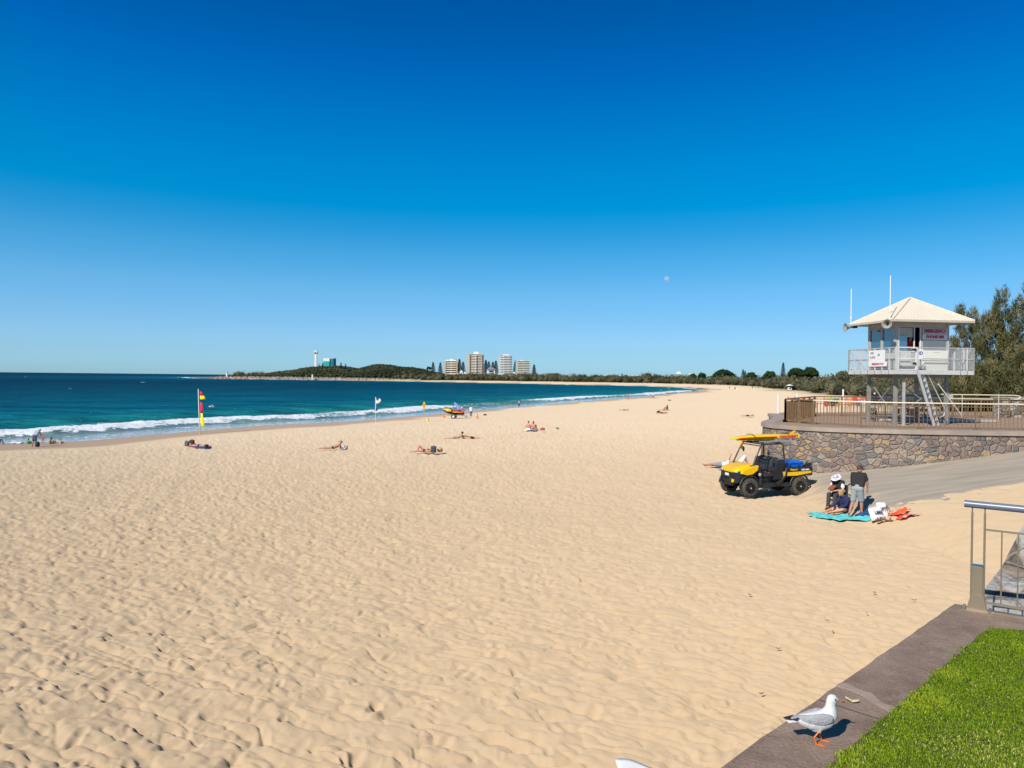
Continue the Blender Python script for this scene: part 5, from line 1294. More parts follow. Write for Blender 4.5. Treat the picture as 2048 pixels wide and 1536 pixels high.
text('lifeguard',.09,YELLOW,UT,frame((-.80,.695,.965),(-1,0,0),(0,0,1)),bold=.002)
g=G(); g.box((1.595,-.02,.76),(.01,.24,.13)); g.build('number_plate',WHITE,UT)
g=G(); g.cyl((.72,.752,.83),(.72,.76,.83),.055,n=20); lg=g.build('round_badge',WHITE,UT)
g=G(); g.cyl((.72,.758,.83),(.72,.765,.83),.03,n=16); g.build('badge_centre',RED,lg)
g=G(); g.extr([(1.60,.28,.52),(1.60,.42,.52),(1.58,.44,.62),(1.58,.3,.64)],(.02,0,0)); g.build('tow_strap',YELLOW,UT)
# suspension springs
for s in (1,-1):
    g=G(); g.cyl((1.02,s*.42,.40),(.98,s*.34,.86),.04); g.build('shock_absorber',BLACK,UT)
    g=G(); g.bar((1.35,s*.1,.42),(1.12,s*.52,.34),.04); g.build('control_arm',DK,UT)
# roof rack rails
for s in (1,-1):
    g=G(); g.bar((.50,s*.40,2.0),(-1.10,s*.40,2.02),.04,.05); g.build('roof_rail',M('alloy_mat',(.6,.6,.62),.3,metal=.8),UT)
for x in (.4,-.35):
    g=G(); g.bar((x,-.5,1.965),(x,.5,1.965),.04); g.build('rack_bar',BLACK,UT)
g=G(); g.cap((.66,-.50,1.70),(.66,-.50,1.92),.05,.045); g.build('beacon',M('amber_mat',(.9,.45,.0),.3),UT,fix=False)
g=G(); g.box((-.48,.58,1.62),(.1,.06,.06)); g.build('side_lamp',M('amber_mat',(.9,.45,.0),.3),UT)
# rescue board on the roof
BD=thing('rescue_board','yellow rescue board with a red stripe strapped upside down on the vehicle roof','surfboard',UT.location+Vector((0,0,2.26)),D2R(196))
secs=[];n_=25
for i in range(n_):
    s=i/(n_-1); x=1.52-s*3.2; w_=.285*(math.sin(PI*min(1,max(0,s**.8)))**.55)+.002; th_=.085*math.sin(PI*s)**.5+.004; zc=.02-.055*abs(2*s-1)**2.4*(1 if s<.5 else .15)+.01*s
    secs.append([(x,w_*math.cos(a),zc+th_*math.sin(a)*(1 if abs(math.sin(a))>.3 else .8)) for a in [2*PI*k/20 for k in range(20)]])
g=G(); g.loft(secs); brd=g.build('board_hull',M('board_yellow_mat',(.85,.60,.0),.3,var=.03),BD,fix=False)
for sgn in (1,-1):
    vs=[];fs=[]
    for i in range(2,n_-2):
        s=i/(n_-1); x=1.52-s*3.2; w_=.285*(math.sin(PI*s**.8)**.55); th_=.085*math.sin(PI*s)**.5; zc=.02-.055*abs(2*s-1)**2.4*(1 if s<.5 else .15)+.01*s
        for a in (-.38,0,.34): 
            vs.append((x,sgn*(w_*math.cos(a)+.014),zc+th_*math.sin(a)))
    for i in range(len(vs)//3-1): fs+=[(3*i,3*i+3,3*i+4,3*i+1),(3*i+1,3*i+4,3*i+5,3*i+2)]
    g=G(); g.add(vs,fs,True); g.build('red_stripe',M('stripe_red_mat',(.80,.05,.0),.35),BD,fix=False).modifiers.new('s','SOLIDIFY').thickness=.006
text('LIFEGUARD',.135,RED,BD,frame((-.86,.30,.045),(1,0,-.03),(0,.10,-1)),bold=.006,shear=.3,sx=1.15)
g=G(); g.box((-.86,.284,.05),(.98,.01,.12),Matrix.Rotation(.0,3,'X')); g.build('lettering_panel',M('board_yellow_mat',(.85,.60,.0),.3),BD)
g=G(); g.extr([(-1.28,-.012,.09),(-1.08,-.012,.10),(-1.30,-.012,.24),(-1.38,-.012,.25)],(0,.024,0)); g.build('fin',YELLOW,BD)
for x in (.62,-1.0):
    g=G(); g.tube([(x,-.30,-.12),(x,-.29,.06),(x,-.1,.125),(x,.1,.125),(x,.30,.06),(x,.31,-.12)],.012,6); g.build('strap',BLACK,BD)
# second board beneath
g=G(); secs2=[[(x,y*.7,z*.4-.085) for x,y,z in c_] for c_ in secs[2:15]]; g.loft(secs2); ub=g.build('surf_ski',M('board_yellow_mat',(.85,.60,.0),.3)); ub.location=BD.location+Vector((0,0,-.01)); ub.rotation_euler=(0,0,D2R(196)); tag(ub,'second yellow board lying under the striped rescue board on the roof','surfboard')
# blue crate in the tray
UT.scale=(1.06,)*3; BD.scale=(1.06,)*3
BX=thing('storage_box','bright blue lidded storage box in the cargo tray of the vehicle','box',UT.location+Vector((0,0,.84)),D2R(196)); BX.scale=(1.06,)*3
g=G(); g.box((-1.0,.1,.18),(.80,.62,.36),taper=1.04); g.build('box_body',BLUE,BX,bevel=.02)
g=G(); g.box((-1.0,.1,.40),(.88,.70,.09)); g.build('lid',BLUE,BX,bevel=.02)
for x in (-.8,-1.2):
    g=G(); g.box((x,.45,.33),(.06,.03,.10)); g.build('latch',M('blue_latch_mat',(.0,.08,.4),.4),BX)
# ============================================================ beach gear
def pole(px,py,h,r,mat_,name,lab,cat,lean=0):
    t=thing(name,lab,cat,gp(px,py)); g=G(); g.cyl((0,0,-.2),(lean,0,h),r,n=10); g.build('pole',mat_,t); return t
FYEL=M('flag_yellow_mat',(.90,.80,.0),.7,var=.03); FRED=M('flag_red_mat',(.78,.01,.05),.7,var=.03)
p_=gp(399,868); F1=thing('beach_flag','white pole with red and yellow patrol flags near the water on the left','flag',p_)
fh=90/1400*p_.y
g=G(); g.cyl((0,0,.5),(-.16,0,fh),.045,n=10); g.build('pole',WHITE,F1); g=G(); g.cyl((.01,0,-.2),(0,0,.75),.06,n=10); g.build('base_tube',YELLOW,F1)
def cloth(g,pts,n=8,amp=.06,ph=0):
    """pts: list of (x0,x1,z) rows top->bottom"""
    vs=[];m_=len(pts)
    for j,(x0,x1,z) in enumerate(pts):
        for i in range(n+1):
            u=i/n; vs.append((x0+(x1-x0)*u,amp*math.sin(u*5+j*.9+ph)*u,z-.06*math.sin(u*3+j)*u))
    g.add(vs,[(j*(n+1)+i,j*(n+1)+i+1,(j+1)*(n+1)+i+1,(j+1)*(n+1)+i) for j in range(m_-1) for i in range(n)],True)
k=fh/90
def flag_part(parent,mt,rows_,ph=0):
    g=G(); cloth(g,rows_,ph=ph); o=g.build('flag_cloth',mt,parent,fix=False); o.modifiers.new('s','SOLIDIFY').thickness=.015
px_=lambda x,y:( (x-396)*k*1.0, (868-y)*k)
def rr(rows_): return [((a-396)*k-.02,(b-396)*k,(868-y)*k) for a,b,y in rows_]
flag_part(F1,FRED,rr([(396.5,397,782),(396.7,401,786),(397,405,791)])); flag_part(F1,FYEL,rr([(397,405,791),(397,406,795),(397.2,408,799)]))
flag_part(F1,FRED,rr([(397.8,399,804),(398,403,812),(398.2,402.6,820),(398.4,402.3,826)]),1); flag_part(F1,FYEL,rr([(398.4,402.3,826),(398.6,403,838),(398.8,406,846),(399,404.5,851),(399.2,401.5,854)]),1)
p_=gp(751,849); F2=thing('beach_flag','thin pole with a black and white flag above a dark blue one','flag',p_); k=55/1400*p_.y/55
g=G(); g.cyl((0,0,-.2),(0,0,1.7),.02,n=8); g.cyl((0,0,1.7),(0,0,55*k),.05,n=8); g.build('pole',WHITE,F2)
r2=lambda rows_:[((a-751)*k,(b-751)*k,(849-y)*k) for a,b,y in rows_]
flag_part(F2,WHITEC,r2([(751,759,797),(751,762,800),(751,761.5,804),(751,756,808)])); flag_part(F2,M('blackflag_mat',(.04,.05,.06),.8),[(a+.02,b_-.0,z+.0) for a,b_,z in r2([(751.5,755,796.2),(752,757.5,799),(753.5,757.5,801.2)])],.3)
flag_part(F2,M('blueflag_mat',(.02,.06,.25),.8),r2([(749,755,809),(749,755,815),(749,754.5,822)]))
p_=gp(848,843); B1=thing('warning_sign','yellow oblong sign on a thin post at the edge of the wet sand','sign',p_); k=38/1400*p_.y/38
g=G(); g.cyl((0,0,-.2),(0,0,37*k),.022,n=8); g.build('post',GREYP,B1)
g=G(); pts=[(-2.3*k,25*k),(2.3*k,25*k),(2.6*k,28*k),(2.6*k,35*k),(1.6*k,38.5*k),(0,39.4*k),(-1.6*k,38.5*k),(-2.6*k,35*k),(-2.6*k,28*k)]; g.extr([(x,-.05,z) for x,z in pts],(0,.03,0)); sb_=g.build('board',M('sign_yellow_mat',(.70,.42,.0),.5),B1)
g=G(); g.bar((0,-.06,29*k),(0,-.06,36*k),.07,.01,up=(0,1,0)); g.build('symbol',M('sign_mark_mat',(.35,.18,.0),.5),sb_)
# traffic cones
def cone(lab,px,py,mt,h=.75,r=.17):
    c=thing('traffic_cone',lab,'cone',gp(px,py),0,'cones round the jet ski'); g=G(); g.lathe([(r,.04),(.03,h),(.0,h)],n=16); g.build('cone_body',mt,c,fix=False); g=G(); g.box((0,0,.02),(r*2.6,r*2.6,.04)); g.build('base',mt,c)
cone('salmon orange cone under the bow of the jet ski',888,834.5,ORANGE,.6,.2); cone('tall orange cone right of the jet ski trailer',954.5,837,ORANGE,.9,.13); cone('yellow cone beside the yellow sign post',855,842,YELLOW,.62,.2)
# jet ski on trailer
p_=gp(908,837); S=50/1400*p_.y/3.3
J=thing('jet_ski','yellow, orange and black rescue jet ski with a red sled on its back','jet ski',p_+Vector((0,0,.0)),D2R(176)); J.scale=(S,)*3
g=G(); secs=[]
for x,w_,z0,z1 in ((1.62,.03,1.15,1.22),(1.4,.22,.98,1.17),(1.0,.42,.72,1.05),(.5,.52,.56,.95),(0,.55,.50,.90),(-.7,.55,.48,.84),(-1.3,.52,.50,.80)):
    secs.append([(x,-w_,z1),(x,-w_*.9,z0+(z1-z0)*.5),(x,-w_*.4,z0+.05),(x,0,z0),(x,w_*.4,z0+.05),(x,w_*.9,z0+(z1-z0)*.5),(x,w_,z1)])
g.loft(secs); g.build('hull',BLACK,J)
g=G(); secs=[]
for x,w_,z1,h_ in ((1.6,.03,1.22,.02),(1.35,.24,1.15,.12),(.95,.40,1.05,.26),(.6,.48,.97,.34),(.35,.42,.94,.28)):
    secs.append([(x,-w_,z1-.06),(x,-w_*.7,z1+h_*.8),(x,0,z1+h_),(x,w_*.7,z1+h_*.8),(x,w_,z1-.06)])
g.loft(secs); g.build('bow_cover',YELLOW,J)
g=G(); secs=[]
for x,w_,z1 in ((1.2,.40,.98),(.5,.54,.88),(-.6,.57,.80),(-1.3,.54,.76)): secs.append([(x,-w_,z1),(x,-w_,z1+.07),(x,w_,z1+.07),(x,w_,z1)])
g.loft(secs,smooth=False); g.build('deck',BLACK,J)
for s in (-1,1):
    g=G(); g.extr([(1.0,s*.47,.93),(1.0,s*.47,1.03),(.3,s*.575,.98),(.1,s*.58,.90)],(0,s*.02,0)); g.build('side_flash',ORANGE,J)
    g=G(); g.extr([(.1,s*.58,.82),(.0,s*.58,.93),(-.75,s*.58,.92),(-.75,s*.58,.84)],(0,s*.02,0)); g.build('side_flash',YELLOW,J)
    g=G(); g.extr([(-.75,s*.58,.80),(-.75,s*.58,.92),(-1.28,s*.55,.88),(-1.28,s*.55,.80)],(0,s*.02,0)); g.build('side_flash',ORANGE,J)
g=G(); secs=[]
for x,w_,z1 in ((.35,.16,1.22),(.0,.2,1.14),(-.6,.2,1.16),(-.95,.18,1.1)): secs.append([(x,-w_,.84),(x,-w_*.8,z1),(x,w_*.8,z1),(x,w_,.84)])
g.loft(secs,smooth=False); g.build('seat',M('ski_seat_mat',(.30,.03,.02),.5),J,bevel=.03)
g=G(); g.cyl((.42,-.32,1.36),(.42,.32,1.36),.03); g.cyl((.5,0,1.1),(.42,0,1.36),.05); g.box((.52,0,1.3),(.16,.22,.18)); g.build('handlebar',BLACK,J)
g=G(); g.loft([[(x,-.42,z),(x,-.42,z+.1),(x,.42,z+.1),(x,.42,z)] for x,z in ((-.55,1.2),(-.9,1.22),(-1.5,.98))],smooth=False); g.build('rescue_sled',RED,J,bevel=.03)
TRL=thing('boat_trailer','galvanised two-wheeled beach trailer carrying the jet ski','trailer',p_,D2R(176)); TRL.scale=(S,)*3
g=G(); g.bar((1.3,-.3,.42),(-1.6,-.3,.36),.06); g.bar((1.3,.3,.42),(-1.6,.3,.36),.06); g.bar((0,-.65,.3),(0,.65,.3),.07); g.bar((-1.6,0,.36),(-2.2,0,.2),.05); g.bar((-1.6,-.3,.36),(-1.6,.3,.36),.05); g.build('frame',GALV,TRL)
for s in (-1,1):
    g=G(); g.lathe([(.17,-.09),(.29,-.1),(.31,-.05),(.31,.05),(.29,.1),(.17,.09)],(0,s*.68,.31),'y',24); wh=g.build('wheel',RUBBER,TRL,fix=False)
    g=G(); g.lathe([(0,s*.05),(.06,s*.06),(.1,s*.02),(.2,s*.06),(.215,s*.1),(.215,-s*.05)],(0,s*.68,.31),'y',24); g.build('rim',WHITE,wh,fix=False)
# surfboard leaning
g=G(); secs=[]
for i in range(15):
    s=i/14; w_=.30*math.sin(PI*s)**.6+.004; secs.append([(-1.35+2.7*s,w_*math.cos(a),.04*math.sin(a)*math.sin(PI*s)**.4) for a in [2*PI*k_/10 for k_ in range(10)]])
g.loft(secs); sb=g.build('surfboard',M('pale_blue_board_mat',(.22,.36,.70),.3,var=.1),fix=False); pb=gp(921,834); sb.location=pb+Vector((-.2,.1,1.25)); sb.rotation_euler=(D2R(70),D2R(52),D2R(0)); tag(sb,'pale blue surfboard held up slanting behind the jet ski','surfboard')
# flying gull
fg=aty(423,813,58); t=thing('seagull','small white gull flying over the water right of the red and yellow flag','bird',fg,D2R(200))
g=G(); 
for (x,r),(x2,r2_) in zip(((-.2,.02),(-.1,.05),(0,.065),(.1,.05),(.18,.04)),((-.1,.05),(0,.065),(.1,.05),(.18,.04),(.2,.03))): g.cap((x,0,0),(x2,0,0),r,r2_)
remesh(g.build('body',GW,t,fix=False),.015,2)
for s in (-1,1):
    g=G(); g.extr([(.08,s*.04,.01),(.04,s*.28,.14),(-.06,s*.46,.05),(-.10,s*.28,.10),(-.08,s*.04,.0)],(0,0,.014)); g.build('wing',GG if s>0 else GW,t)
# white posts on the sand beyond the plaza
wp_=[(1556,826,38,'tall white post on the sand left of the plaza fence'),(1594,806,19,'white post seen over the dark corner of the plaza fence'),(1686,806,27,'tallest white post behind the back fence'),(1740,829,38,'white post just left of the tower leg'),(1749,806,20,'short white post touching the far left tower leg')]
for px,py,h_,lb in wp_:
    p=gp(px,py); hh=h_/1400*p.y
    t=thing('marker_post',lb,'post',p,0,'white posts on the sand'); g=G(); g.cyl((0,0,-.2),(0,0,hh),1.6/1400*p.y,n=10); g.build('pole',WHITE,t); g=G(); g.cyl((0,0,hh-.02),(0,0,hh+.06),1.9/1400*p.y,n=10); g.build('cap',WHITE,t)
# orange mesh barriers hung with coloured swimwear
NET=bpy.data.materials.new('orange_net_mat'); NET.use_nodes=True; t=NET.node_tree; b=t.nodes['Principled BSDF']; b.inputs['Base Color'].default_value=(.85,.22,.14,1); tr=t.nodes.new('ShaderNodeBsdfTransparent'); mx=t.nodes.new('ShaderNodeMixShader'); mx.inputs[0].default_value=.62; t.links.new(tr.outputs[0],mx.inputs[1]); t.links.new(b.outputs[0],mx.inputs[2]); t.links.new(mx.outputs[0],t.nodes['Material Output'].inputs[0])
cols=[(.6,.02,.08),(.02,.3,.25),(.05,.1,.35),(.35,.55,.05),(.7,.25,.05),(.65,.5,.55),(.02,.02,.05),(.75,.08,.05)]
def barrier(x0,x1,ytop,ybot,Yd,lab,garm,n):
    a=aty(x0,ytop,Yd);b_=aty(x1,ytop,Yd); zb=aty(x0,ybot,Yd).z; L=Vector((a.x,a.y,zb)); t=thing('safety_netting',lab,'netting',L,0,'orange netting on the sand behind the plaza')
    W_=b_.x-a.x; H_=a.z-zb; g=G(); vs=[];N_=24
    for i in range(N_+1):
        u=i/N_; vs+=[(u*W_,.12*math.sin(u*17),0),(u*W_,.12*math.sin(u*17+.6),H_*(1-.12*abs(math.sin(u*PI*n))))]
    g.add(vs,[(2*i,2*i+2,2*i+3,2*i+1) for i in range(N_)],True); g.build('net',NET,t,fix=False)
    for i in range(n+1):
        g=G(); g.cyl((i*W_/n,0,-.8),(i*W_/n,0,H_+.1),.035,n=8); g.build('stake',ORANGE,t)
    if garm:
        for i,(u,v) in enumerate(garm):
            c=cols[(i*3+int(x0))%8]; g=G(); g.extr([(u*W_-.22,-.25,H_*v),(u*W_+.22,-.25,H_*v),(u*W_+.16,-.25,H_*v-.42),(u*W_-.12,-.25,H_*v-.5)],(0,.05,0))
            o=g.build('towel',M('garment_%s_mat'%['red','green','blue','lime','orange','pink','black','scarlet'][(i*3+int(x0))%8],c,.9)); o.location=L; tag(o,['small crimson','small green','small navy','small lime','small orange','small pink','small black','small scarlet'][(i*3+int(x0))%8]+' towel hung '+('low' if v<.5 else 'high')+' on the '+('left' if x0<1660 else 'right')+' netting, '+['first','second','third','fourth','fifth','sixth'][i]+' from the left','towel','towels hung on the orange netting')
barrier(1576,1632,794.5,797,62,'low strip of orange netting seen above the dark fence corner',None,4)
barrier(1648,1678,795,812,60,'left panel of orange netting hung with bright towels behind the back fence',[(.1,.6),(.3,.95),(.5,.6),(.72,.95),(.88,.6)],2)
barrier(1692,1738,793,811,60,'right panel of orange netting hung with bright towels behind the back fence',[(.12,.55),(.32,.95),(.48,.55),(.68,.6),(.88,.9)],3)
# yellow tent and small hut far along the beach
p=gp(1473,780); k=p.y/1400; t=thing('beach_tent','tiny yellow beach tent far along the sand','tent',p)
g=G(); g.add([(-6*k,0,0),(6*k,0,0),(4*k,3,0),(-3*k,0,7*k),(1*k,2,4*k)],[(0,1,4),(0,4,3),(1,2,4),(0,3,2),(3,4,2)]); g.build('canopy',M('tent_yellow_mat',(.85,.72,.25),.8),t,fix=False)
g=G(); g.cyl((-3*k,0,0),(-3*k,0,7.3*k),.06,n=6); g.build('pole',GREYP,t)
p=gp(1579,781); k=p.y/1400; t=thing('beach_kiosk','small white lifeguard hut under a flat umbrella roof at the foot of the scrub','hut',p)
g=G(); g.box((0,0,3.6*k),(7*k,5*k,5.5*k)); g.build('wall',WHITE,t); g=G(); g.box((0,-2.6*k,3.8*k),(4*k,.1,2*k)); g.build('window',WALLIN,t)
g=G(); g.lathe([(7.5*k,9.5*k),(.3,12.5*k),(0,12.5*k)],n=16); g.build('roof',WHITE,t,fix=False); g=G(); g.cyl((0,0,6*k),(0,0,12*k),.12); g.build('pole',GREYP,t)
for s in (-1,1):
    g=G(); g.bar((s*2.8*k,0,-.5),(s*2.8*k,0,1.2*k),.25); g.build('leg',BLACK,t)
# lifeguard in the tower
lj=posed(STAND,chest=(.12,0,1.2),neck=(.2,0,1.33),head=(.28,0,1.43),face=(1,0,-.3),sh_l=(.15,.17,1.28),sh_r=(.15,-.17,1.28),el_l=(.3,.2,1.06),wr_l=(.45,.05,1.02),el_r=(.3,-.2,1.06),wr_r=(.45,-.05,1.02))
pl=TW+Matrix.Rotation(TR,3,'Z')@Vector((cu0+.92,cv0+.50,FL+.04)); t=person('lifeguard in red top and cap leaning at the open window of the tower',0,0,TR-PI/2-.25,lj,.014,SKIN,[('shirt',M('lifeguard_red_mat',(.5,.02,.03),.9)),('shorts',NAVY)],(BROWNH,'short'),None,loc=pl,face=True,fingers=True)
# ============================================================ foliage
def unit(n):
    v=rng.normal(0,1,(n,3)); return v/np.linalg.norm(v,axis=1,keepdims=True)
def leaf_quads(C,A,W,L):
    """centres C, axis A(unit), widths W, lengths L -> (V,F)"""
    n=len(C); r=unit(n); S=np.cross(A,r); S/=np.linalg.norm(S,axis=1,keepdims=True)+1e-9
    a=A*(L/2)[:,None]; s=S*(W/2)[:,None]
    V=np.stack([C-a-s*.3,C-a*.1-s,C+a,C-a*.1+s],1).reshape(-1,3)
    F=np.arange(4*n).reshape(n,4); return V,F
def foliage(name,clumps,mat,leaf=(.3,.12),dens=2.2,droop=0.0,parent=None,core=.0,up=0.0,origin=(0,0,0)):
    """clumps: (cx,cy,cz,rx,ry,rz,tint)"""
    Vs=[];Fs=[];Ts=[];off=0
    o3=np.array(origin)
    for (cx,cy,cz,rx,ry,rz,tn) in clumps:
        n=int(dens*(4*PI*((rx*ry+ry*rz+rx*rz)/3))/(leaf[0]*leaf[1])*.5)+6
        d=unit(n); rad=rng.uniform(.35,1.08,n)**.6
        # lumpy silhouette
        lump=.80+.38*np.sin(d[:,0]*5+cx)*np.sin(d[:,2]*6+cz)*np.cos(d[:,1]*4+cy)
        P=d*rad[:,None]*lump[:,None]*np.array([rx,ry,rz])+np.array([cx,cy,cz])
        ax=d*.6+unit(n)*.7; ax[:,2]+=up-droop; ax/=np.linalg.norm(ax,axis=1,keepdims=True)
        V,F=leaf_quads(P-o3,ax,leaf[1]*rng.uniform(.6,1.3,n),leaf[0]*rng.uniform(.6,1.4,n))
        Vs.append(V);Fs.append(F+off);off+=len(V)
        t_=np.clip(tn+rng.normal(0,.13,n),0,1); Ts.append(np.repeat(t_,4))
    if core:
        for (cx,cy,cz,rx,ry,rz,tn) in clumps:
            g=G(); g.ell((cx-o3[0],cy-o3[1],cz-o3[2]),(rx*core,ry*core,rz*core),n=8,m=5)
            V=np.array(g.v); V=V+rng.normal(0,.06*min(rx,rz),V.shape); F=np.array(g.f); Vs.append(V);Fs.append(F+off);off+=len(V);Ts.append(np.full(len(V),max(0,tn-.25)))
    return mesh_np(name,np.concatenate(Vs),np.concatenate(Fs),mat,{'tint':np.concatenate(Ts)},parent=parent)
def leafmat(name,stops,tr=.25):
    m,t,b=nt(name); c=ramp(t,A(t,'tint'),stops); t.links.new(c,b.inputs['Base Color']); b.inputs['Roughness'].default_value=.7; b.inputs['Specular IOR Level'].default_value=.12
    tl=t.nodes.new('ShaderNodeBsdfTranslucent'); t.links.new(c,tl.inputs[0]); mx=t.nodes.new('ShaderNodeMixShader'); mx.inputs[0].default_value=tr
    t.links.new(b.outputs[0],mx.inputs[1]); t.links.new(tl.outputs[0],mx.inputs[2]); t.links.new(mx.outputs[0],t.nodes['Material Output'].inputs[0]); return m
OLIVE=leafmat('scrub_leaf_mat',[(0,(.045,.05,.026)),(.35,(.12,.115,.062)),(.65,(.20,.18,.10)),(1,(.30,.255,.165))])
CASU=leafmat('casuarina_needle_mat',[(0,(.035,.045,.018)),(.35,(.105,.108,.045)),(.65,(.20,.18,.075)),(1,(.32,.26,.13))])
GREEN=leafmat('dark_tree_leaf_mat',[(0,(.012,.028,.010)),(.4,(.035,.062,.018)),(.7,(.065,.09,.03)),(1,(.11,.13,.05))])
PINE=leafmat('pine_needle_mat',[(0,(.014,.026,.022)),(.5,(.035,.055,.045)),(1,(.06,.08,.06))],.1)
HEAD=leafmat('headland_scrub_mat',[(0,(.035,.045,.022)),(.35,(.09,.10,.05)),(.65,(.15,.155,.08)),(1,(.26,.23,.15))])
BARK=M('bark_mat',(.10,.075,.055),.9,var=.35,scale=6,bump=.6,bscale=20)
def gh(X,Y): return base_h(np.asarray(X,float),np.asarray(Y,float))
# ---- belt of coastal scrub
seglen=np.linalg.norm(np.diff(VP,axis=0),axis=1); cum=np.concatenate([[0],np.cumsum(seglen)])
def at_s(s):
    i=min(np.searchsorted(cum,s)-1,len(VP)-2); i=max(i,0); u=(s-cum[i])/seglen[i]; p=VP[i]*(1-u)+VP[i+1]*u; d=(VP[i+1]-VP[i])/seglen[i]
    return p,np.array([d[1],-d[0]])   # normal pointing inland (right of travel)
bands={}
s=0
while s<cum[-1]-60:
    p,nrm=at_s(s+.01); R=np.hypot(*p); sp=2.6 if R<140 else 3.4 if R<260 else 5 if R<500 else 7.5
    for o_ in np.arange(0,30 if R<400 else 26,sp*.95):
        q=p+nrm*(o_+rng.uniform(-1,1)*sp*.5)+rng.uniform(-1,1,2)*sp*.4
        inten=fbm(np.array([q[0]*.04]),np.array([q[1]*.04]),3,66)[0]
        h=(2.4+4.6*inten+min(o_,16)*.14)*(1.0 if R<280 else 1.0+.28*min(1,(R-280)/300)+.28*min(1,max(0,R-650)/150))
        key='near' if R<140 else 'mid' if R<300 else 'far'
        if not (-5<q[1]/max(1e-3,abs(q[0])) ): continue
        if q[1]<20 or q[0]>q[1]*1.15: continue
        w_=h*rng.uniform(.42,.85); h*=rng.uniform(.75,1.15)
        bands.setdefault(key,[]).append((q[0],q[1],h*.42,w_,w_,h*.56,np.clip(.45+rng.normal(0,.16)+.35*(inten-.5),.05,1)))
    s+=sp
out_b=[]
for key,(lf,dn) in {'near':((.34,.11),1.5),'mid':((.7,.28),1.3),'far':((1.5,.8),1.1)}.items():
    cl=bands.get(key,[]); 
    if not cl: continue
    zz=gh([c[0] for c in cl],[c[1] for c in cl])
    cl=[(c[0],c[1],c[2]+z_,*c[3:]) for c,z_ in zip(cl,zz)]
    out_b.append((key,cl,lf,dn))
# join the three densities into one object
Vs=[];Fs=[];Ts=[];off=0
for key,cl,lf,dn in out_b:
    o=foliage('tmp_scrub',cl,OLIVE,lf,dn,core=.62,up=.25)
    me=o.data; V=np.empty(len(me.vertices)*3,np.float32); me.vertices.foreach_get('co',V); F=np.empty(len(me.loops),np.int32); me.loops.foreach_get('vertex_index',F); a=np.empty(len(me.vertices),np.float32); me.attributes['tint'].data.foreach_get('value',a)
    Vs.append(V.reshape(-1,3));Fs.append(F.reshape(-1,4)+off);off+=len(a);Ts.append(a)
    bpy.data.objects.remove(o); bpy.data.meshes.remove(me)
o=mesh_np('coastal_scrub',np.concatenate(Vs),np.concatenate(Fs),OLIVE,{'tint':np.concatenate(Ts)}); tag(o,'continuous belt of grey-olive coastal scrub along the back of the beach','shrubs',kind='stuff')
print('scrub faces',sum(len(f) for f in Fs))
# ---- casuarina trees at the right edge
def casuarina(lab,lobes,Y,trunk,leafm=CASU,leaf=(.42,.045),dens=1.0,lean=.15):
    base=aty(trunk[0],trunk[1],Y); base.z=max(PZ-.4,gh([base.x],[base.y])[0]) if Y<60 else gh([base.x],[base.y])[0]
    t=thing('casuarina_tree',lab,'tree',base,0,'casuarina trees at the right edge')
    cl=[]; k=Y/1400; tips=[]
    for (px,py,rx,ry) in lobes:
        c=aty(px,py,Y); tips.append(c)
        # break lobes into many upswept feathery tufts
        n=max(6,int(rx*ry/25))
        for i in range(n):
            d=unit(1)[0]*rng.uniform(.3,1)**.5
            q=(c.x+d[0]*rx*k,c.y+d[1]*rx*k*1.1,c.z+d[2]*ry*k)
            r=rng.uniform(.14,.34)*1.15
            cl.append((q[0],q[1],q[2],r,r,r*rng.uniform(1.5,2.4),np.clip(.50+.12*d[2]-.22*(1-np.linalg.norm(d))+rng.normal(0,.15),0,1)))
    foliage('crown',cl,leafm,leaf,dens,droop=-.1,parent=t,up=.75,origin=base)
    g=G(); top=aty(lobes[0][0],lobes[0][1]+ (lobes[0][3]),Y)-base
    rr_=[.24,.2,.14,.05]; g.tube([(0,0,-.3),(top.x*.15,top.y*.1,top.z*.3),(top.x*.55,top.y,top.z*.65),(top.x,top.y,top.z)],rr_,10); g.build('trunk',BARK,t)
    g=G()
    for c in tips[1:]:
        q=c-base; st_=Vector((top.x*.3,top.y*.3,min(top.z*.55,max(.6,q.z*.5)))); g.tube([st_,st_.lerp(q,.5)+Vector((0,0,-.2)),q],[.09,.06,.025],7)
    g.build('branch',BARK,t); return t
casuarina('tallest feathery casuarina with a pointed top, right of the lookout tower',[(2003,600,11,24),(1997,632,19,30),(1972,652,13,26),(2014,655,22,30),(1985,690,34,34),(2010,715,38,40),(2036,606,6,18),(2024,628,8,16)],52,(2030,838))
casuarina('casuarina rising just behind the right side of the tower roof',[(1921,625,7,18),(1930,655,18,26),(1952,640,14,24),(1945,680,30,30),(1915,705,24,28),(1935,740,38,36),(1908,690,8,20)],56,(1950,836))
casuarina('casuarina cut off by the right border of the picture',[(2046,640,13,26),(2060,600,14,40),(2052,680,28,36),(2075,720,34,60),(2045,730,28,34)],50,(2062,836))
casuarina('low olive casuarina in front, filling the space below the tall ones',[(1985,755,40,30),(2030,760,34,38),(1945,775,34,28),(2000,790,44,24),(1915,785,26,26),(2040,725,26,28)],47.5,(2036,838),dens=.9)
casuarina('dark spreading casuarina low behind the ladder and plaza fence',[(1880,795,26,20),(1915,812,30,16),(1955,815,36,16),(1850,808,18,14),(1995,818,30,14)],49,(1900,838),GREEN,dens=.9)
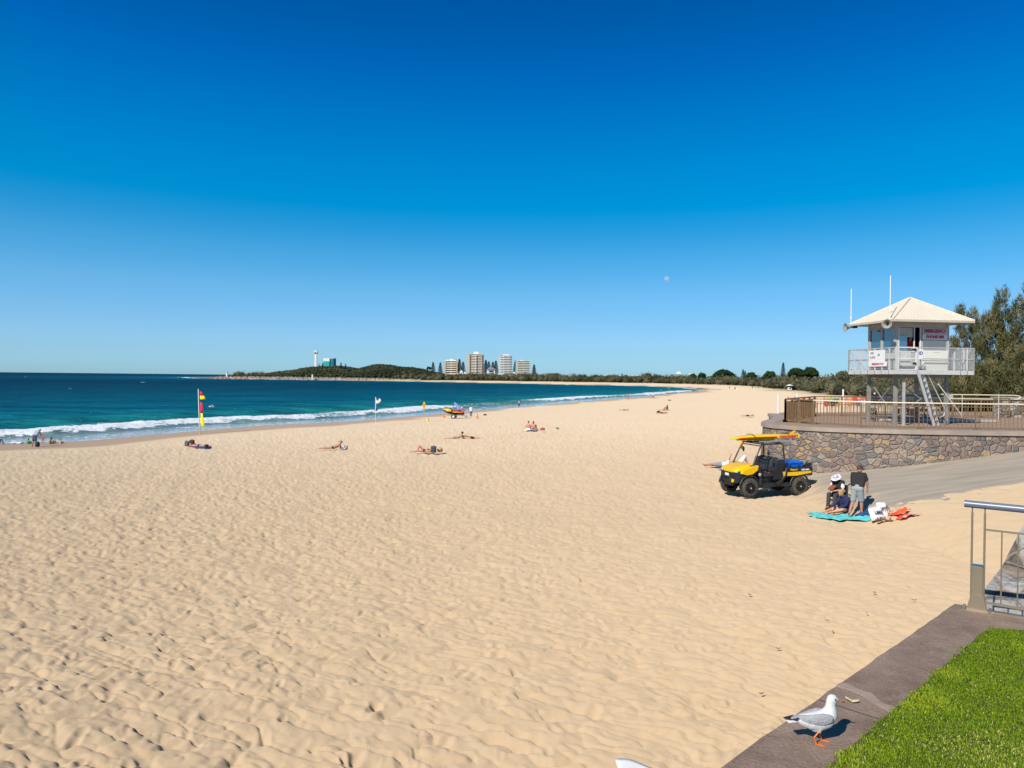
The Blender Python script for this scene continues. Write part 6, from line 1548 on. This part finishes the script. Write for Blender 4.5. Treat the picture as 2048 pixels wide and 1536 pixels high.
# small yucca-like green shrub behind the right fence
p=aty(2006,838,43); t=thing('green_shrub','bright green shrub beside the stone pier on the plaza','shrub',Vector((p.x,p.y,PZ)))
foliage('leaves',[(p.x+dx,p.y+dy,PZ+.55+dz,.35,.35,.45,.85) for dx,dy,dz in ((0,0,0),(.3,.1,.1),(-.3,0,-.1),(.1,.2,.3))],leafmat('bright_leaf_mat',[(0,(.06,.09,.01)),(1,(.25,.30,.04))]),(.3,.05),1.6,parent=t,up=.6,origin=(p.x,p.y,PZ))
g=G(); g.cyl((0,0,0),(0,0,.6),.05); g.build('stem',BARK,t)
# ---- round trees along the belt
def roundtree(lab,px,py,rx,ry,Y,mat,base_y,name='broadleaf_tree',leaf=None,grp='round trees behind the scrub'):
    c=aty(px,py,Y); k=Y/1400; z0=float(gh([c.x],[c.y])[0]); t=thing(name,lab,'tree',Vector((c.x,c.y,z0)),0,grp)
    cl=[]
    for i in range(26):
        a=i*2.4; d=math.sqrt((i+.5)/26)
        cl.append((c.x+rx*k*.82*d*math.cos(a),c.y+rx*k*.6*d*math.sin(a),c.z+ry*k*(.5-.9*d*d+rng.uniform(-.35,.1)),rx*k*.36,rx*k*.34,ry*k*.44,np.clip(.45+rng.normal(0,.14),0,1)))
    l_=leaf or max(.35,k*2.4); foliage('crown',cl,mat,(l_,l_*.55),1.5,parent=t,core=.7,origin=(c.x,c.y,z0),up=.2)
    g=G(); h=c.z-z0; g.tube([(0,0,-.5),(0,0,h*.5),(rx*k*.1,0,h)],[max(.3,rx*k*.06)]*2+[.15],8); g.build('trunk',BARK,t); return t
roundtree('large rounded dark green tree, the widest dome left of the slender pine',1449,748,25,13,690,GREEN,770)
roundtree('low round tree between the wide dome and the slender pine',1502,751,13,8,610,GREEN,770)
roundtree('brownish round tree just left of the slender pine',1540,750,15,11,490,GREEN,772)
roundtree('left half of the flat-topped twin trees right of the slender pine',1592,744,17,12,365,GREEN,770)
roundtree('right half of the flat-topped twin trees right of the slender pine',1620,744,19,12,325,GREEN,770)
roundtree('small dark tree beside the white house left of the wide dome',1386,752,9,6,715,GREEN,765)
roundtree('small dark tree with a ragged top, next to the wide dome',1404,751,9,8,705,GREEN,765)
roundtree('olive bushy tree at the left edge of the lookout deck',1686,752,18,14,240,OLIVE,790,leaf=.6)
roundtree('flat-topped dark tree left of the Norfolk pines on the headland side',858,736,5,3.5,1000,GREEN,750,leaf=2.2)
# ---- Norfolk pines
def norfolk():
    t=thing('norfolk_pine','x','tree',(0,0,0)); cl=[]
    for i in range(15):
        z=3.2+i*1.18; r=3.9*(1-(i/15.5))**.8+.3; n=7
        for k in range(n):
            a=2*PI*k/n+i*.7
            for f in (.35,.7,1): cl.append((r*f*math.cos(a),r*f*math.sin(a),z+.25*f*f*1.2,.75,.75,.34,.35+.3*(k%3)/2))
    cl.append((0,0,20.8,.35,.35,.9,.5))
    foliage('crown',cl,PINE,(1.1,.5),.9,parent=t)
    g=G(); g.cyl((0,0,-4),(0,0,20),.45,.08,n=8); g.build('trunk',BARK,t); return t
proto=norfolk(); first=True
pines=[(866,723.5,751,'tall pine left of the pines beside the cream block'),(880.5,724,750,'pine nearest the left side of the cream block'),(912,719,750,'pine top showing over the roof of the cream block'),(918.5,717,750,'tallest pine directly right of the cream block'),(926,722.5,750,'broad pine between the cream block and the tallest tower'),(971.5,719,750,'pine touching the right side of the tallest tower'),(977.5,722,750,'second pine right of the tallest tower'),(985.5,722.5,751,'left pine of the pair before the curved white tower'),(991.5,720.5,751,'right pine of the pair before the curved white tower'),(1031,720,752,'pine filling the gap between the white tower and the grey block'),(1068,728,754,'lone pine right of the last grey block'),(682,724.5,738,'pine right of the teal tank on the headland'),(691,727,739,'shorter pine right of the first one on the headland'),(638,727,735,'small pine between the lighthouse and the teal tank'),(645,725,735,'small pine just left of the teal tank'),(1244,746,757,'tiny pine on the skyline above the far beach'),(1486,738,760,'slim dark pine behind the scrub, left of the twin trees'),(1566,724,757,'slender pine with sparse whorls standing alone on the skyline'),(1332,749,759,'tiny palm-like pine on the skyline left of the white gabled house'),(1490,741,760,'short pine touching the slim dark one')]
for px,yt,yb,lb in pines:
    Y=1010+ (30 if px<700 else 0) if px<1100 else (800 if px<1400 else 640)
    if 1560<px<1570: Y=430
    top=aty(px,yt,Y); bot=aty(px,yb,Y); sc=max(.2,(top.z-bot.z)/21.5)
    o=proto if first else copy_tree(proto); first=False
    o.location=(bot.x,bot.y,bot.z); o.scale=(sc*(1.0 if px<1500 else .8),)*2+(sc,); o.rotation_euler=(0,0,px); o['label']=lb; o['group']='Norfolk pines on the skyline'
# ---- headland
HT=[(505,753),(530,750),(560,745.5),(590,742),(610,737.5),(628,734.5),(650,733.5),(680,734.5),(700,737),(718,740),(735,735),(750,731.5),(765,731),(785,732.5),(800,735.5),(825,737),(845,741),(862,746),(890,750),(930,752)]
hx=[a for a,b in HT]; hy=[b for a,b in HT]
NU,NVv=150,26; V=[];us=np.linspace(505,930,NU)
Yb=np.interp(us,[505,620,830,930],[1000,985,965,1010])
Vh=np.zeros((NU,NVv,3))
for i,u in enumerate(us):
    yt=np.interp(u,hx,hy); 
    for j in range(NVv):
        v=j/(NVv-1); Y=Yb[i]+12+v*230; 
        prof=math.sin(min(1,v/.42)*PI/2)**.8 if v<.42 else math.cos((v-.42)/.58*PI/2)**.7
        topz=aty(u,yt,Yb[i]+12+.42*230).z-1.6
        p=aty(u,750,Y); z=1.5+(topz-1.5)*prof; z+=2.5*(fbm(np.array([p.x*.03]),np.array([Y*.03]),3,9)[0]-.45)*prof
        Vh[i,j]=(p.x,Y,z)
idx=np.arange(NU*NVv).reshape(NU,NVv); F=np.stack([idx[:-1,:-1],idx[1:,:-1],idx[1:,1:],idx[:-1,1:]],-1).reshape(-1,4)
m,t,b=nt('headland_soil_mat'); t.links.new(ramp(t,noise(t,objco(t),.03,4),[(.4,(.10,.09,.05)),(.6,(.22,.17,.10))]),b.inputs['Base Color']); b.inputs['Roughness'].default_value=1
o=mesh_np('headland',Vh.reshape(-1,3),F,m,smooth=True); tag(o,'low wooded headland across the bay',kind='structure')
cl=[]
for _ in range(3600):
    i=rng.integers(0,NU-1); j=rng.integers(0,int(NVv*.55)); p=Vh[i,j]+rng.uniform(-1.5,1.5,3)*np.array([1,3,0])
    px=us[i]; bare=(612<px<650 and .55<j/(NVv*.55)<.9 and rng.uniform()<.6)
    if bare: continue
    tn=.42+.25*(fbm(np.array([p[0]*.02]),np.array([p[1]*.05+p[2]*.08]),3,14)[0]-.5)*2+rng.normal(0,.12)-(.12 if px>715 else 0)
    if j<4: tn-=.15
    r=rng.uniform(2.0,4.0); cl.append((p[0],p[1],p[2]+1.6,r,r,r*.72,np.clip(tn,0,1)))
o=foliage('headland_scrub',cl,HEAD,(2.2,1.3),.75,core=.75,up=.2); tag(o,'dense brownish green scrub covering the headland','shrubs',kind='stuff')
# ---- groyne of rocks
g=G()
r_=random.Random(5)
for i in range(1500):
    px=r_.uniform(431,842); s=(px-431)/411; Y=1003-38*s if px<820 else 962
    hmax=(3.6 if px<640 else 3.6-1.4*(px-640)/200)*min(1,(px-428)/10); v=r_.uniform(-1,1); p=aty(px,755,Y+v*8); zt_=hmax*(1-abs(v)**1.4)+.1
    sz=r_.uniform(.8,1.9); R3=Matrix.Rotation(r_.uniform(0,3),3,'Z')@Matrix.Rotation(r_.uniform(0,3),3,'X')
    g.box((p.x,p.y,zt_-r_.uniform(0,.6)),(sz*1.3,sz,sz*.8),R3,taper=.7)
m,t,b=nt('groyne_rock_mat'); t.links.new(ramp(t,noise(t,objco(t),.35,3),[(.35,(.11,.08,.065)),(.5,(.30,.23,.19)),(.65,(.46,.37,.31))]),b.inputs['Base Color']); b.inputs['Roughness'].default_value=.9
o=g.build('rock_groyne',m,fix=False); tag(o,'long low groyne of tumbled boulders running out from the headland','rocks',kind='stuff')
g=G(); a=aty(431,757,1003);b_=aty(842,757,964)
for q0,q1 in ((a,b_),): g.loft([[(q.x,q.y-9,-1),(q.x,q.y-3,2.6),(q.x,q.y+3,2.6),(q.x,q.y+9,-1)] for q in (q0,q1)],smooth=False)
o=g.build('groyne_core',m); tag(o,'rubble core of the groyne',kind='structure')
def beacon(lab,px,yt,yb,Y,w_):
    b0=aty(px,yb,Y);tp_=aty(px,yt,Y);h=tp_.z-b0.z; t=thing('beacon',lab,'beacon',b0,0,'white beacons on the groyne'); g=G(); g.cyl((0,0,-1),(0,0,h*.85),w_,w_*.92,n=14); g.build('tower_wall',WHITE,t); g=G(); g.cyl((0,0,h*.85),(0,0,h),w_*1.15,w_*1.1,n=14); g.build('gallery',GREYP,t)
beacon('white beacon at the seaward end of the groyne',454,743.5,752,1000,1.4); beacon('white beacon in front of the headland scrub',625,748.5,757.5,972,1.2)
# lighthouse
Y=1085; b0=aty(631.5,736,Y); t1=aty(631.5,703,Y); h=t1.z-b0.z
t=thing('lighthouse','slim white lighthouse with a wider lantern gallery on top of the headland','lighthouse',b0)
g=G(); g.box((0,0,h*.42),(3.4,3.4,h*.88),taper=.94); g.build('tower_wall',WHITE,t)
g=G(); g.loft([[(x*w_,y*w_,z) for x,y in ((-1,-1),(1,-1),(1,1),(-1,1))] for w_,z in ((1.6,h*.83),(3.0,h*.93),(3.1,h*1.0))],smooth=False); g.build('gallery',WHITE,t)
g=G(); g.box((0,-2.6,h*.93),(1.6,1.4,1.6)); g.build('window',WALLIN,t)
g=G(); g.cyl((0,0,h),(0,0,h+2.6),1.0,n=10); g.build('lantern',WHITE,t); g=G(); g.cyl((.5,0,h+2.5),(.5,0,h+5),.15,n=6); g.build('aerial',GREYP,t)
# teal water tank
TEALW=M('teal_wall_mat',(.01,.38,.34),.6,var=.35,scale=.25); TEALD=M('dark_teal_wall_mat',(.01,.17,.24),.6,var=.4,scale=.3)
Y=1075; b0=aty(654,736,Y); k=Y/1400
t=thing('water_tank','teal and white painted water tank on the headland right of the lighthouse','tank',b0)
g=G(); g.box((0,0,5.2),(12.5*k,8,10.4)); g.build('lower_wall',TEALW,t); g=G(); g.box((0,.1,12.6),(12.5*k,8,4.4)); g.build('upper_wall',WHITE,t)
g=G(); g.cyl((11.6*k,1,0),(11.6*k,1,14.4),5.9*k,n=28); g.build('tank_drum',TEALD,t); g=G(); g.cyl((11.6*k,1,14.4),(11.6*k,1,15.0),6.1*k,n=28); g.build('roof',M('tank_roof_mat',(.35,.55,.6),.6),t)
# ---- apartment towers
DKW=M('apartment_window_mat',(.045,.05,.06),.25,var=.4,scale=.4)
def block(lab,x0,x1,ytop,ybase,Y,nf,wallc,rz,depth,sidew=None,kind=0,pent=None):
    k=Y/1400; c=aty((x0+x1)/2,ybase,Y); tp_=aty((x0+x1)/2,ytop,Y); h=tp_.z-c.z; W_=(x1-x0)*k
    t=thing('apartment_block',lab,'building',c,rz)
    wm=M('block_wall_%d_mat'%int(x0),wallc,.8,var=.05,scale=.1); bm=M('block_balcony_%d_mat'%int(x0),tuple(min(.8,v*1.25+.12) for v in wallc) if kind!=1 else (.72,.72,.70),.8,var=.04)
    g=G(); g.box((0,depth/2,h/2-2),(W_*.96,depth,h+3.9)); g.build('wall',wm,t)
    fh=h/nf
    for i in range(nf):
        z=i*fh
        g=G(); g.box((0,-.12,z+fh*.74),(W_*.90,.5,fh*.40)); g.box((W_*.485,depth/2,z+fh*.72),(.4,depth*.85,fh*.45)); g.build('window_band',DKW,t)
        g=G()
        if kind==0: g.box((0,-1.0,z+fh*.25),(W_*.72,1.9,fh*.46))
        elif kind==2:
            g.add([(-W_*.48,-.3,z),(-.06*W_,-.9,z),(0,-2.6,z),(.06*W_,-.9,z),(W_*.46,-.3,z),(-W_*.48,-.3,z+fh*.5),(-.06*W_,-.9,z+fh*.5),(0,-2.6,z+fh*.5),(.06*W_,-.9,z+fh*.5),(W_*.46,-.3,z+fh*.5)],[(0,1,6,5),(1,2,7,6),(2,3,8,7),(3,4,9,8),(5,6,7,8,9),(4,3,2,1,0)])
        elif kind==1:
            pts=[(W_*.48*math.sin(a),-.4-2.2*math.cos(a*.9)) for a in [(-1+2*q/10)*PI/2 for q in range(11)]]; pts=[(x,y) for x,y in pts]+[(W_*.48,.2),(-W_*.48,.2)]; g.prism(pts,z,z+fh*.50)
        else: g.box((0,-.9,z+fh*.25),(W_*.96,1.6,fh*.5))
        g.build('balcony',bm,t)
    for u in ((-.44,.44,.0) if kind==0 else (-.41,.36) if kind==2 else (-.2,.2) if kind==1 else (-.48,0,.48)):
        g=G(); g.box((u*W_,-.8,h/2),(W_*(.10 if kind in(0,) and u else .05),1.8 if kind!=1 else .6,h)); g.build('pier',M('block_pier_%d_mat'%int(x0),sidew or wallc,.8),t)
    g=G(); g.box((0,depth/2-.5,h+.3),(W_*.99,depth+1.6,.6)); g.build('roof',bm,t)
    for (u,w_,hh) in (pent or []):
        g=G(); g.box((u*W_,depth/2,h+.6+hh/2),(w_*W_,depth*.5,hh)); g.build('rooftop_box',WHITE,t)
block('low cream apartment block with peach side walls, leftmost of the towers',889,915,722.5,753,1000,7,(.60,.46,.32),.12,12,(.62,.36,.18),0,[(-.3,.2,1.6),(.02,.3,2.6),(.3,.2,1.2)])
block('tallest tan apartment tower with a white rooftop box',936,968,709,754,1000,14,(.60,.47,.36),.22,16,(.44,.28,.18),2,[(.05,.26,3.6)])
block('white curved-front apartment tower, third from the left',999,1024,711.5,755,995,13,(.58,.58,.55),.15,16,(.60,.60,.58),1,[(-.1,.18,1.4),(.15,.22,1.6)])
block('grey square apartment block, rightmost of the towers',1034,1060,722.5,757,985,10,(.47,.45,.38),.18,15,(.50,.48,.42),3,[(-.1,.12,1.2)])
# ---- houses
def house(lab,px,yt,yb,Y,w_,wc,rc,hip=True):
    k=Y/1400; yt-=2.2; b0=aty(px,yb,Y); h=(yb-yt)*k; W_=w_*k; t=thing('house',lab,'house',b0,.2,'small houses on the skyline')
    g=G(); g.box((0,0,h*.3-3),(W_,W_*.7,h*.6+6)); g.build('wall',M('house_wall_%s'%wc[0],wc[1],.8),t)
    g=G()
    if hip: g.loft([[(-W_*.58,-W_*.45,h*.6),(W_*.58,-W_*.45,h*.6),(W_*.58,W_*.45,h*.6),(-W_*.58,W_*.45,h*.6)],[(-W_*.2,-.1,h),(W_*.2,-.1,h),(W_*.2,.1,h),(-W_*.2,.1,h)]],smooth=False)
    else: g.box((0,0,h*.7),(W_*1.08,W_*.8,h*.2))
    g.build('roof',M('house_roof_%s'%rc[0],rc[1],.7),t); g=G(); g.box((0,-W_*.352,h*.32),(W_*.6,.1,h*.24)); g.build('window',DKW,t)
w_w=('white',(.72,.70,.66)); w_c=('cream',(.6,.52,.4)); r_g=('grey',(.2,.21,.24)); r_w=('pale',(.68,.68,.66))
for a in (('grey hip-roofed house on the rise between the tallest and white towers',981.8,736.5,747,980,15,w_w,r_g,True),('small white house right of the cream block',922.5,743,752,980,6,w_w,r_w,True),('small cream house between cream block and tallest tower',930,746,753,978,5,w_c,r_w,True),('white low house at the foot of the white curved tower',1001,748,756,975,7,w_w,r_w,False),('white awning house right of the white curved tower',1028,746,756,975,6,w_w,r_w,True),
 ('white flat house on the skyline left of the small pine',1224,749.5,757,820,18,w_w,r_w,False),('long white house on the skyline right of the small pine',1270,750,758,810,20,w_w,r_w,False),('grey-roofed house on the skyline',1294,748.5,758,800,9,w_w,r_g,True),('cream house partly hidden in the skyline trees',1312,750.5,758,790,12,w_c,r_w,False),('white gabled house standing highest on the skyline',1357,745,757,770,9,w_w,r_w,True),('white house left of the small dark tree',1380,749,758,750,8,w_w,r_w,True),('pale house showing below the wide scrub edge',1310,755,759,775,5,w_w,r_w,False)):
    house(*a)
# lamp posts on the skyline
for px,yt,lb in ((1076,744.5,'left thin lamp post right of the lone pine'),(1088.8,746,'middle thin lamp post right of the lone pine'),(1095.6,746.5,'right thin lamp post right of the lone pine')):
    b0=aty(px,756,940);tp_=aty(px,yt,940); t=thing('lamp_post',lb,'lamp post',b0,0,'lamp posts on the far skyline'); g=G(); g.cyl((0,0,0),(0,0,tp_.z-b0.z),.22,n=6); g.build('pole',WHITE,t); g=G(); g.box((.7,0,tp_.z-b0.z),(1.8,.4,.25)); g.build('lamp_head',WHITE,t)
# ---- moon
mm=bpy.data.materials.new('moon_mat'); mm.use_nodes=True; t=mm.node_tree; b=t.nodes['Principled BSDF']; b.inputs['Roughness'].default_value=1; b.inputs['Specular IOR Level'].default_value=0
t.links.new(ramp(t,noise(t,objco(t),.012,3),[(.4,(.55,.55,.58)),(.6,(.85,.85,.85))]),b.inputs['Base Color']); tr=t.nodes.new('ShaderNodeBsdfTransparent'); mx=t.nodes.new('ShaderNodeMixShader'); mx.inputs[0].default_value=.22; t.links.new(tr.outputs[0],mx.inputs[1]); t.links.new(b.outputs[0],mx.inputs[2]); t.links.new(mx.outputs[0],t.nodes['Material Output'].inputs[0])
p=aty(1333.5,558,20000); g=G(); g.ell((0,0,0),86,n=32,m=20); o=g.build('moon',mm,fix=False); o.location=p; tag(o,'faint pale daytime moon in the blue sky','moon')
